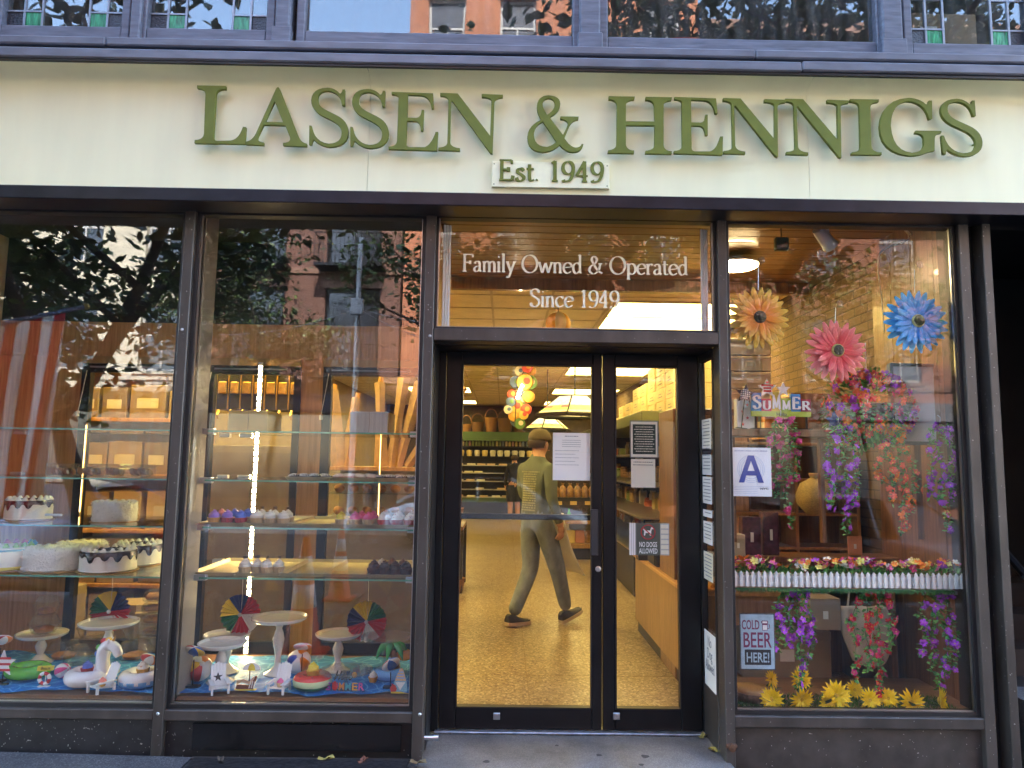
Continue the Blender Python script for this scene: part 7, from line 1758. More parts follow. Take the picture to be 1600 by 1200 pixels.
# ------------------------------------------------------------------ behind the bakery case doors
def shelf_unit(x0, x1, y0, y1, zs_, label, name='stock_shelf'):
    t = thing(name,label,'shelf unit',((x0+x1)/2,(y0+y1)/2,0))
    for x in (x0,x1-.03): MB().box(x,x+.03,y0,y1,0,zs_[-1]).build('side', m_wood, t, world=True)
    for z in zs_: MB().box(x0+.03,x1-.03,y0,y1,z-.03,z,bev=.003).build('shelf', m_wood, t, world=True)
    MB().box(x0+.03,x1-.03,y1-.02,y1,0,zs_[-1]-.03).build('back', mat('tan_back',(.36,.24,.11),.7), t, world=True)
    return t
sx0, sx1 = XX(60,700,1.9), XX(300,700,1.9)
shelf_unit(sx0,sx1,1.9,2.35,[.12,.55,.98,1.42,1.88,2.4],'wooden stock shelf behind the cake window')
rnd = random.Random(12); kcol = [m_kraft,m_card,m_cream_box,mat('brown_sack',(.26,.19,.12),.8,var=.2)]
for r_, z in enumerate((.12,.55,.98,1.42,1.88)):
    x = sx0+.06; i = 0
    while x < sx1-.2:
        w_ = rnd.uniform(.14,.30); h = rnd.uniform(.2,.36)
        t = thing('stock_carton','brown carton %s from the left on stock shelf level %s'%((oc+['seventh','eighth','ninth','tenth'])[i],oc[r_]),'carton',(x+w_/2,2.1,z+.001),group='cartons on the stock shelf')
        MB().box(-w_/2,w_/2,-.15,.15,0,h,bev=.004).build('body', kcol[(i*3+r_*2+rnd.randint(0,1))%4], t); MB().box(-w_*.3,w_*.3,-.153,-.1505,h*.3,h*.6).build('label_patch', m_paper_y, t)
        x += w_+rnd.uniform(.01,.05); i += 1
# coffee wall
cw0, cw1 = XX(338,610,2.0), XX(470,610,2.0)
cu = thing('coffee_bin_rack','dark rack of coffee bean bins with brass windows','coffee rack',((cw0+cw1)/2,2.0,0))
m_brass = mat('brass',(.55,.36,.10),.3,.8)
zc0, zc1 = ZZ(400,640,2.0), ZZ(400,578,2.0)
MB().box(cw0,cw1,2.0,2.3,zc0,zc1).build('housing', m_dark_fit, cu, world=True); n = 7
for i in range(n):
    x = cw0+(cw1-cw0)*i/n
    MB().box(x,x+.008,1.985,2.0,zc0,zc1).build('brass_edge', m_brass, cu, world=True)
    b = MB().box(x+.018,x+(cw1-cw0)/n-.012,1.982,1.9995,zc0+.13,zc0+.23,bev=.004).build('window', m_brass, cu, world=True); MB().box(x+.026,x+(cw1-cw0)/n-.02,1.979,1.9815,zc0+.14,zc0+.22).build('beans', m_bread, b, world=True)
    MB().tube([(x+.045,1.96,zc0-.01),(x+.045,1.93,zc0-.05),(x+.045,1.96,zc0-.08)],.010,6).build('spout', m_brass, cu, world=True)
MB().box(cw0,cw1,2.0,2.012,zc1,zc1+.012).build('brass_rail', m_brass, cu, world=True)
MB().box(cw0,cw1,1.98,2.32,0,zc0-.30,bev=.005).build('cupboard', mat('tan_cupboard',(.20,.15,.09),.6,var=.1), cu, world=True)
for i in range(2): MB().box(cw0+.02+(cw1-cw0)/2*i,cw0+(cw1-cw0)/2*(i+1)-.02,1.972,1.9795,.1,zc0-.36).build('cupboard_door', mat('grey_brown_laminate',(.16,.125,.085),.5,var=.15), cu, world=True)
zs1 = shelf_z[0]
def on_shelf_box(px0, px1, py0, label, m, y=.55, name='box'):
    a, b = pt(px0,py0,y), pt(px1,py0,y); w_ = b.x-a.x; h = a.z-zs1
    t = thing(name,label,'box',((a.x+b.x)/2,y+.14,zs1+.0008)); MB().box(-w_/2,w_/2,-.14,.14,0,h,bev=.003).build('body', m, t); MB().tube([(0,-.142,h),(.004,-.142,h*.5),(0,-.142,.0)],.0015,5).build('string', m_kraft, t)
on_shelf_box(357,419,641,'pale yellow cake box on the top shelf of the cupcake window',mat('yellow_cake_box',(.72,.58,.24),.6),name='yellow_cake_box')
on_shelf_box(547,607,643,'white cake box on the top shelf of the cupcake window',mat('white_cake_box',(.70,.69,.60),.6,var=.12,scale=4,stretch=(14,1,.1)),name='white_cake_box')
# baguette bags and pastry cabinet behind the third door
bt_ = thing('pastry_cabinet','glass fronted pastry cabinet behind the cupcake window','pastry cabinet',(XX(575,800,2.0),2.0,0))
p0, p1 = XX(512,800,2.0), XX(650,800,2.0); zt1 = ZZ(575,735,2.0); zt0 = ZZ(575,805,2.0)
MB().box(p0,p1,1.9,2.4,0,zt0,bev=.005).build('base', MATS['grey_brown_laminate'], bt_, world=True); MB().box(p0,p1,1.9,2.4,zt1,zt1+.03).build('top', m_wood, bt_, world=True); MB().box(p0,p1,2.38,2.4,zt0,zt1).build('back', mat('cream_back'), bt_, world=True)
MB().box(p0,p1,1.905,1.91,zt0,zt1).build('pane', m_glass_plain, bt_, world=True); MB().box(p0+.01,p1-.01,1.95,2.36,(zt0+zt1)/2-.01,(zt0+zt1)/2).build('shelf', m_sg, bt_, world=True)
m_past = mat('golden_pastry',(.50,.24,.06),.5,var=.3,scale=30,bump=.3)
for r_ in range(2):
    for i in range(6):
        o = MB().ball((0,0,.03),.045,.04,.035,12,7).build('pastry', m_past, None, smooth=True); o.location = (p0+.07+(p1-p0-.14)*i/5,2.08,[zt0,(zt0+zt1)/2][r_]+.001); tag(o,'round golden pastry %s from the left on the %s cabinet level'%(oc[i],['lower','upper'][r_]),'pastry','pastries in the cabinet')
for i,(px,py,tl,s_) in enumerate(((532,645,-.1,1.),(545,640,.1,.9),(598,640,-.05,1.1),(612,640,.12,1.25),(622,642,.25,1.15),(636,655,.6,1.2))):
    q = pt(px,py,2.1); t = thing('baguette_bag','brown paper baguette bag, %s from the left'%oc[i],'paper bag',(q.x,2.1+.02*i,zt1+.031),(0,tl,0),'baguette bags on the pastry cabinet')
    H = (ZZ(px,602,2.1)-zt1)*.9*s_; mb = MB(); vs = []
    for u in (0,.3,.6,.85,1.):
        wv_ = .05*(1+.25*math.sin(u*4+i)); vs += [(-wv_,-.02,H*u),(0,-.045,H*u+.012*(u==1.)),(wv_,-.02,H*u),(wv_*.9,.02,H*u-.01*(u==1.)),(-wv_*.9,.02,H*u)]
    mb.add(vs,[(j*5+k,j*5+(k+1)%5,(j+1)*5+(k+1)%5,(j+1)*5+k) for j in range(4) for k in range(5)]); mb.build('bag', mat('orange_kraft',(.36,.23,.12),.75,var=.15,scale=20), t); MB().tube([(0,0,H*.8),(0.01,0,H*1.08)],.022,8).build('loaf_end', m_past, t)
for i,(x,h) in enumerate(((XX(70,950,1.4),.6),(XX(215,960,1.4),.5),(XX(240,960,1.4),.45))):
    t = thing('floor_carton','tall brown carton on the floor behind the cake window, %s from the left'%oc[i],'carton',(x,1.5,0),(0,0,.2*i),'cartons on the floor'); MB().box(-.16,.16,-.14,.14,0,h,bev=.004).build('body', m_card, t); MB().box(-.02,.02,-.143,-.1405,0,h).build('tape', m_paper_y, t)

# ================================================================== people
m_skin = mat('skin',(.55,.30,.20),.5,var=.08,sss=.1)
def person(label, loc, rz, J, rad, cols, h_scale=1., extras=None):
    t = thing('person', label, 'person', loc, (0,0,rz), scale=h_scale)
    names = list(J); idx = {n: i for i, n in enumerate(names)}
    E_ = [('pelvis','spine'),('spine','chest'),('chest','neck'),('neck','head'),('head','crown'),('head','nose'),('chest','sh_r'),('sh_r','el_r'),('el_r','wr_r'),('wr_r','palm_r'),('chest','sh_l'),('sh_l','el_l'),('el_l','wr_l'),('wr_l','palm_l'),('pelvis','hip_r'),('hip_r','kn_r'),('kn_r','an_r'),('pelvis','hip_l'),('hip_l','kn_l'),('kn_l','an_l')]
    me = bpy.data.meshes.new('body'); me.from_pydata([J[n] for n in names], [(idx[a],idx[b]) for a,b in E_], [])
    o = bpy.data.objects.new('body', me); C.objects.link(o)
    sk = o.modifiers.new('skin','SKIN'); sk.use_smooth_shade = True; sk.branch_smoothing = .4
    for n in names: v = me.skin_vertices[0].data[idx[n]]; r = rad[n]; v.radius = r if isinstance(r,tuple) else (r,r); v.use_root = (n == 'pelvis')
    sb_ = o.modifiers.new('sub','SUBSURF'); sb_.levels = 2; sb_.render_levels = 2
    dg = bpy.context.evaluated_depsgraph_get(); nm = bpy.data.meshes.new_from_object(o.evaluated_get(dg)); bpy.data.objects.remove(o)
    body = bpy.data.objects.new('body', nm); C.objects.link(body); body.parent = t
    nm.materials.clear()
    for m in cols: nm.materials.append(m)          # skin, top, legs
    kind = {}
    for a,b in E_:
        k = 1
        if 'head' in (a,b) or (a,b) == ('wr_r','palm_r') or (a,b) == ('wr_l','palm_l'): k = 0
        if a.startswith(('hip','kn')) or (a == 'pelvis' and b.startswith('hip')): k = 2
        kind[(a,b)] = k
    for e, v in (extras or {}).get('kinds', {}).items(): kind[e] = v
    for p in nm.polygons:
        c = p.center; best = None
        for (a,b), k in kind.items():
            A, B = Vector(J[a]), Vector(J[b]); ab = B-A; u = max(0,min(1,(c-A).dot(ab)/max(ab.length_squared,1e-9))); d = (c-(A+ab*u)).length
            if best is None or d < best[0]: best = (d,k,u,a)
        p.material_index = best[1]
        if best[3] == 'pelvis' and c.z < J['pelvis'][2]-.02: p.material_index = 2
        p.use_smooth = True
    return t, body
def shoes(t, J, m_up, m_sole, tilt):
    for s_, k in (('r','an_r'),('l','an_l')):
        a = Vector(J[k]); mb = MB(); vs = []
        secs = [(-.075,.030,.085),(-.05,.040,.10),(.0,.042,.095),(.06,.045,.070),(.13,.046,.055),(.18,.036,.045),(.205,.016,.035)]
        for y,w_,h in secs: vs += [(-w_,y,.028),(-w_*1.02,y,.045),(-w_*.6,y,h),(w_*.6,y,h),(w_*1.02,y,.045),(w_,y,.028)]
        n = 6; fs = [(i*n+k2,i*n+(k2+1)%n,(i+1)*n+(k2+1)%n,(i+1)*n+k2) for i in range(len(secs)-1) for k2 in range(n)]+[tuple(range(n)),tuple(range((len(secs)-1)*n,len(secs)*n))]
        up = mb.add(vs,fs).build('shoe', m_up, t, smooth=50)
        so_ = MB(); vs = []
        for y,w_,h in secs: vs += [(-w_*1.1,y*1.03,0),(-w_*1.14,y*1.03,.032),(w_*1.14,y*1.03,.032),(w_*1.1,y*1.03,0)]
        so_.add(vs,[(i*4+k2,i*4+(k2+1)%4,(i+1)*4+(k2+1)%4,(i+1)*4+k2) for i in range(len(secs)-1) for k2 in range(4)]+[(0,1,2,3),tuple(range(24,28))]).build('sole', m_sole, up, smooth=30)
        up.location = (a.x, a.y, a.z-.085); up.rotation_euler = (tilt[s_],0,0)
def hand(t, w_, d, side):
    """palm with five bent fingers hanging from the wrist"""
    w_ = Vector(w_); mb = MB(); mb.ball(w_+Vector((0,.01,-.045)),.018,.034,.045,10,7)
    for i,(y,L,sp_) in enumerate(((.032,.055,.010),(.012,.068,.004),(-.008,.064,-.003),(-.026,.050,-.010))):
        b = w_+Vector((0,.01+y*.9,-.08)); mb.tube([b,b+Vector((-side*.006,sp_,-L*.45)),b+Vector((-side*.020,sp_,-L*.8)),b+Vector((-side*.034,sp_,-L))],[.0095,.009,.0085,.006],7)
    b = w_+Vector((0,.035,-.03)); mb.tube([b,b+Vector((-side*.008,.022,-.025)),b+Vector((-side*.014,.026,-.055))],[.012,.010,.007],7)
    mb.build('hand', m_skin, t, smooth=True)
H0 = {'pelvis':(0,0,.98),'spine':(0,0,1.16),'chest':(0,-.01,1.36),'neck':(.0,.0,1.545),'head':(.0,.035,1.66),'crown':(0,.02,1.755),'nose':(.0,.135,1.655),
 'sh_r':(.185,-.01,1.45),'el_r':(.245,-.05,1.18),'wr_r':(.25,.05,.95),'palm_r':(.25,.07,.90),'sh_l':(-.185,-.01,1.45),'el_l':(-.24,.03,1.19),'wr_l':(-.20,.19,1.02),'palm_l':(-.19,.22,.98),
 'hip_r':(.095,.0,.92),'kn_r':(.10,.17,.52),'an_r':(.10,.30,.11),'hip_l':(-.095,0,.92),'kn_l':(-.10,.02,.50),'an_l':(-.10,-.20,.095)}
R0 = {'pelvis':(.165,.125),'spine':(.165,.12),'chest':(.185,.125),'neck':.062,'head':(.085,.105),'crown':(.065,.08),'nose':.018,'sh_r':.078,'el_r':.055,'wr_r':.040,'palm_r':.03,'sh_l':.078,'el_l':.055,'wr_l':.040,'palm_l':.03,'hip_r':.112,'kn_r':.082,'an_r':.062,'hip_l':.112,'kn_l':.082,'an_l':.062}
m_shirt = mat('olive_shirt',(.125,.15,.12),.85,var=.2,scale=7,bump=1.,stretch=(1,1,.5)); m_jeans = mat('grey_jeans',(.19,.225,.28),.85,var=.35,scale=9,bump=1.,stretch=(1,1,.6))
f0 = on_floor(812,977,0)
rz = R(-50)
off = Matrix.Rotation(rz,3,'Z') @ Vector((-.10,-.12,0))
pl, body = person('person in olive long sleeved shirt, cap and grey jeans walking inside the door',(f0.x-off.x,f0.y-off.y,0),rz,H0,R0,[m_skin,m_shirt,m_jeans],1.045)
shoes(pl,H0,mat('dark_shoe',(.03,.028,.026),.7),mat('pale_sole',(.50,.40,.27),.6),{'r':R(16),'l':R(-4)})
hand(pl,(.25,.055,.935),0,1); hand(pl,(-.195,.20,1.0),0,-1)
cap_ = MB().lathe([(.104,.0),(.106,.03),(.095,.07),(.06,.105),(.0,.118)],20); cap_.xform(Matrix.Translation((0,.025,1.70)) @ Matrix.Rotation(.0,4,'X') @ Matrix.Diagonal((.92,1.12,1,1))); cp_o = cap_.build('cap', mat('tan_cap',(.15,.12,.07),.85,bump=.2), pl, smooth=True)
br = MB(); vs = []
for i in range(9):
    a = PI*(i/8); vs += [(.085*math.cos(a),.10+.02*math.sin(a),1.705),(.088*math.cos(a),.11+.095*math.sin(a),1.69),(.088*math.cos(a),.11+.095*math.sin(a),1.684),(.085*math.cos(a),.10+.02*math.sin(a),1.698)]
br.add(vs,[(i*4+k2,i*4+(k2+1)%4,(i+1)*4+(k2+1)%4,(i+1)*4+k2) for i in range(8) for k2 in range(4)]).build('brim', MATS['tan_cap'], cp_o, smooth=30)
hr = MB().lathe([(.085,0),(.100,.03),(.102,.06),(.09,.08)],18,wob=lambda a,j: 1.04); hr.xform(Matrix.Translation((0,.005,1.63)) @ Matrix.Diagonal((.90,1.0,1,1)))
hb = MB(); n = 18
hb.add([v for v in hr.v],[f for f in hr.f if len(f) == 4 and sum(hr.v[i][1] for i in f)/4 < .02]).build('hair', mat('dark_hair',(.05,.03,.02),.7), pl, smooth=True)
for s_ in (-1,1):
    MB().ball((s_*.088,.03,1.655),.012,.022,.032,8,6).build('ear', m_skin, pl, smooth=True); MB().ball((s_*.034,.127,1.675),.011,.006,.008,8,6).build('eye', m_ink, pl)
MB().box(-.025,.025,.125,.131,1.607,1.613).build('mouth', mat('lip',(.35,.12,.10),.5), pl)
gls = MB().tube([(-.085,.03,1.675),(-.06,.125,1.675),(.06,.125,1.675),(.085,.03,1.675)],.003,5).build('glasses', m_ink, pl)
dg = bpy.context.evaluated_depsgraph_get(); bvh = BVHTree.FromPolygons([v.co for v in body.data.vertices],[tuple(p.vertices) for p in body.data.polygons])
pr = MB(); rnd = random.Random(3)
for r_ in range(17):
    z = 1.40-.022*r_; x0, x1 = (-.09,.09) if r_ else (-.12,.12)
    x = x0
    while x < x1:
        L = rnd.uniform(.008,.026); q = []
        for xx, zz_ in ((x,z),(min(x1,x+L),z),(min(x1,x+L),z+.013),(x,z+.013)):
            h_ = bvh.ray_cast(Vector((xx,-1,zz_)),Vector((0,1,0)))[0]
            if h_: q.append((h_.x,h_.y-.006,h_.z))
        if len(q) == 4: pr.add(q+[(a,b+.003,c) for a,b,c in q],[(0,1,2,3),(7,6,5,4),(0,4,5,1),(1,5,6,2),(2,6,7,3),(3,7,4,0)])
        x += L+rnd.uniform(.004,.014)
pr.build('back_print', mat('faded_print',(.34,.34,.24),.8), pl, kind='stuff')
ap = MB(); vs = []
for j in range(11):
    v = j/10
    for i in range(11):
        u = i/10-.5; w2 = .44+.10*v
        vs.append((u*w2, .185+.02*math.sin(u*11)*v+.20*v*v-.10*u*u*4*.5+.05*v, 1.03-.58*v))
ap_o = ap.add(vs,[(j*11+i,j*11+i+1,(j+1)*11+i+1,(j+1)*11+i) for j in range(10) for i in range(10)]).build('apron', mat('white_apron',(.80,.77,.70),.85,var=.06), pl, smooth=True); ap_o.modifiers.new('s','SOLIDIFY').thickness = .004
# shopper in shorts at the chiller
J2 = dict(H0); J2.update({'kn_r':(.10,.03,.50),'an_r':(.11,.0,.09),'kn_l':(-.10,.03,.50),'an_l':(-.12,-.03,.09),'wr_r':(.24,.06,.93),'wr_l':(-.25,.02,.94),'palm_l':(-.25,.03,.89)})
m_blk = mat('black_cloth',(.015,.015,.017),.85)
q = on_floor(803,803,0)
p2, b2 = person('person in black shirt and dark shorts standing before the chiller',(XX(803,803,15.2),15.2,0),R(15),J2,R0,[m_skin,m_blk,m_skin],.97)
shoes(p2,J2,m_white,m_white,{'r':0,'l':0})
sh = MB()
for s_ in (-1,1): sh.lathe([(.115,.0),(.125,.02),(.135,.30),(.13,.45)],16,c=(s_*.098,.01,.50))
sh.build('shorts', mat('dark_shorts',(.03,.032,.04),.85), p2, smooth=40); MB().lathe([(.09,.0),(.108,.05),(.10,.11),(.05,.15),(0,.155)],16,c=(0,.005,1.625)).build('hair', MATS['dark_hair'], p2, smooth=True)
hand(p2,(.24,.06,.92),0,1); hand(p2,(-.25,.02,.93),0,-1)
# shop worker behind the deli counter
p3, b3 = person('shop worker in black shirt and cream apron by the deli case',(XX(968,830,11.6),11.6,0),R(200),J2,R0,[m_skin,m_blk,mat('dark_trousers',(.03,.032,.04),.85)],1.0)
shoes(p3,J2,m_blk,m_blk,{'r':0,'l':0}); hand(p3,(.24,.06,.92),0,1); hand(p3,(-.25,.02,.93),0,-1)
vs = [(x,.15-.25*x*x*4,z) for z in (1.30,1.0,.7,.45) for x in (-.2,-.1,0,.1,.2)]
a3 = MB().add(vs,[(j*5+i,j*5+i+1,(j+1)*5+i+1,(j+1)*5+i) for j in range(3) for i in range(4)]).build('apron', MATS['white_apron'], p3, smooth=True); a3.modifiers.new('s','SOLIDIFY').thickness = .004
MB().lathe([(.09,.0),(.108,.05),(.10,.11),(.05,.15),(0,.155)],16,c=(0,-.005,1.635)).build('hair', MATS['dark_hair'], p3, smooth=True)
for p_ in (p2,p3):
    for s_ in (-1,1): MB().ball((s_*.034,.127,1.675),.011,.006,.008,8,6).build('eye', m_ink, p_)
    MB().box(-.025,.025,.125,.131,1.607,1.613).build('mouth', MATS['lip'], p_)
# ================================================================== across the street (seen in the glass)
def facade_building(name, label, x0, x1, y, h, m, trim, nx, nz, ww, wh, z0=4.2, dz=3.5, balcony=False, ground=None, depth=10):
    t = thing(name, label, 'building', ((x0+x1)/2, y, -.14), group='buildings across the street')
    sp = (x1-x0)/nx
    wall = MB()
    xs = [x0]
    for i in range(nx):
        c = x0+sp*(i+.5); xs += [c-ww/2, c+ww/2]
    xs.append(x1)
    zs = [-.14]
    for j in range(nz): zs += [z0+dz*j, z0+dz*j+wh]
    zs.append(h)
    for i in range(len(xs)-1):
        for j in range(len(zs)-1):
            hole = i % 2 == 1 and j % 2 == 1
            if not hole: wall.box(xs[i],xs[i+1],y-.35,y,zs[j],zs[j+1])
    wall.box(x0,x1,y-depth,y-.6,-.14,h)
    wall.build('wall', m, t, world=True)
    MB().box(x0-.1,x1+.1,y-.35,y+.45,h,h+.5).box(x0-.05,x1+.05,y-.35,y+.25,h-.35,h).build('cornice', trim, t, world=True)
    for j in range(nz):
        MB().box(x0,x1,y,y+.06,z0+dz*j-.28,z0+dz*j-.1).build('band', trim, t, world=True)
        for i in range(nx):
            c = x0+sp*(i+.5); z = z0+dz*j
            f = MB().box(c-ww/2,c-ww/2+.08,y-.25,y-.15,z,z+wh).box(c+ww/2-.08,c+ww/2,y-.25,y-.15,z,z+wh).box(c-ww/2+.08,c+ww/2-.08,y-.25,y-.15,z,z+.1).box(c-ww/2+.08,c+ww/2-.08,y-.25,y-.15,z+wh-.1,z+wh).box(c-ww/2+.08,c+ww/2-.08,y-.24,y-.16,z+wh*.52,z+wh*.52+.07).box(c-.03,c+.03,y-.24,y-.16,z+.1,z+wh*.52)
            w_ = f.build('window', m_win_white if not balcony else m_black, t, world=True)
            MB().box(c-ww/2,c+ww/2,y-.22,y-.2,z,z+wh).build('pane', m_winglass, w_, world=True)
            MB().box(c-ww/2-.1,c+ww/2+.1,y,y+.12,z-.1,z).box(c-ww/2-.1,c+ww/2+.1,y,y+.08,z+wh,z+wh+.22).build('surround', trim, w_, world=True)
            MB().box(c-ww/2+.1,c-.05 if (i+j)%3 else c+ww/2-.1,y-.30,y-.28,z+wh*(.1 if (i*3+j)%2 else .5),z+wh-.1).build('curtain', m_paper_y, w_, world=True)
            if balcony:
                b = MB(); b.box(c-ww/2-.2,c+ww/2+.2,y,y+.8,z-.2,z-.1)
                b.tube([(c-ww/2-.2,y+.02,z+.85),(c-ww/2-.2,y+.78,z+.85),(c+ww/2+.2,y+.78,z+.85),(c+ww/2+.2,y+.02,z+.85)],.025,5)
                for q in range(int((ww+.4)/.13)): b.box(c-ww/2-.19+.13*q,c-ww/2-.17+.13*q,y+.77,y+.79,z-.1,z+.85)
                b.build('balcony', m_black, w_, world=True)
    if ground:
        MB().box(x0+.3,x1-.3,y,y+.08,.3,2.9).build('shop_glazing', m_winglass, t, world=True)
        MB().box(x0+.1,x1-.1,y,y+.7,2.95,3.5).build('awning', ground, t, world=True)
    return t
FY = -18.2
facade_building('limestone_house','pale limestone house reflected behind the street tree',-23,-9.6,FY,13.5,m_stone,m_stone,5,3,1.3,2.2,ground=mat('green_awning',(.02,.03,.025),.7))
facade_building('brick_house','orange brick house with black balconies reflected in the middle window',-9.5,-3.4,FY,14,m_brick_b,m_brown_stone,2,3,1.75,2.75,balcony=True,ground=mat('navy_awning',(.02,.025,.06),.7))
facade_building('brick_house','tall bright orange brick house reflected in the upper windows',-3.3,6.2,FY+.1,24,m_brick_o,m_brown_stone,4,6,1.2,2.1,ground=mat('maroon_awning',(.12,.02,.025),.7))
facade_building('brick_house','dark red brick house with white windows reflected in the flower window',6.3,19,FY,15.5,m_brick_r,m_brown_stone,5,3,1.2,2.1,ground=mat('grey_awning',(.16,.16,.17),.7))
facade_building('stone_house','pale stone house at the far end of the street row',19.1,34,FY,14,m_stone,m_stone,5,3,1.3,2.2)

# street trees
m_bark = mat('tree_bark', (.085,.065,.05), .9, var=.4, scale=14, bump=.8, stretch=(1,1,.25))
m_leaf = [mat('tree_leaf_%d'%i, c, .5, var=.25, scale=3) for i, c in enumerate(((.045,.085,.018),(.07,.12,.025),(.10,.145,.03)))]
def tree(loc, h, spread, label, seed, n=4500, trunk_r=.17, fork=2.6, leaf=.075, droop=.26):
    rnd = random.Random(seed)
    t = thing('street_tree', label, 'tree', loc, group='street trees')
    tr = MB(); tips = []
    def branch(p, d, r, L, lev):
        n_ = 5; path = [Vector(p)]; rad = [r]
        for k in range(1, n_+1):
            d = (d + Vector((rnd.uniform(-.16,.16), rnd.uniform(-.16,.16), rnd.uniform(-.02,.12)))).normalized()
            path.append(path[-1]+d*L/n_); rad.append(r*(1-.5*k/n_))
            if lev >= 1: tips.append(path[-1].copy())
        tr.tube(path, rad, 8 if lev < 2 else 5)
        if lev < 3:
            for k in range(3 if lev else 5):
                a = rnd.uniform(0,2*PI) if lev else 2*PI*k/5+rnd.uniform(-.4,.4)
                s = rnd.uniform(.5,.95)
                nd = (d*(.55 if lev else .8) + Vector((math.cos(a),math.sin(a),0))*s).normalized()
                base = path[-1] if (k == 0 or lev == 0) else path[rnd.randint(2,n_)]
                branch(base, nd, r*.52, L*rnd.uniform(.6,.85) if lev else spread*rnd.uniform(.75,1.1), lev+1)
    branch(Vector((0,0,-.1)), Vector((0.02,0,1)), trunk_r, fork, 0)
    tr.build('trunk', m_bark, t, smooth=True)
    lf = MB()
    for i in range(n):
        c = rnd.choice(tips) + Vector((rnd.gauss(0,.34),rnd.gauss(0,.34),rnd.gauss(-.05-(droop-.26),droop)))
        if c.z < fork*.9: continue
        s = leaf*rnd.uniform(.7,1.4)
        e = Euler((rnd.uniform(-1.1,1.1), rnd.uniform(-1.1,1.1), rnd.uniform(0,6.3))).to_matrix()
        pts = [(0,-1,0),(.55,-.2,.12),(.42,.5,.05),(0,1.1,-.1),(-.42,.5,.05),(-.55,-.2,.12)]
        lf.add([c + e @ (Vector(q)*s) for q in pts], [(0,1,2,3),(0,3,4,5)], rnd.choice((0,0,1,1,2)))
    lf.build('crown', m_leaf, t, kind='stuff')
    return t
tree((-4.7,-4.25,-.1), 8, 2.7, 'leafy street tree reflected in the leftmost window', 3, 9500, .19, 2.25, droop=.45)
tree((3.9,-5.2,-.2), 8, 2.7, 'leafy street tree reflected over the flower window and the upper windows', 11, 9500, .18, 4.4)
tree((-1.2,-14.2,-.1), 8, 2.4, 'sunlit street tree across the road reflected in the middle windows', 5, 5200, .16, 3.6)
tree((2.6,-14.1,-.1), 8, 2.5, 'street tree across the road reflected in the transom over the doors', 17, 6500, .16, 3.8)
tree((-8.6,-14.3,-.1), 8, 2.6, 'street tree before the limestone house across the road', 9, 4200, .16, 3.4)
tree((9.5,-14.2,-.1), 8, 2.6, 'street tree before the dark red brick house', 13, 4200, .16, 3.4)

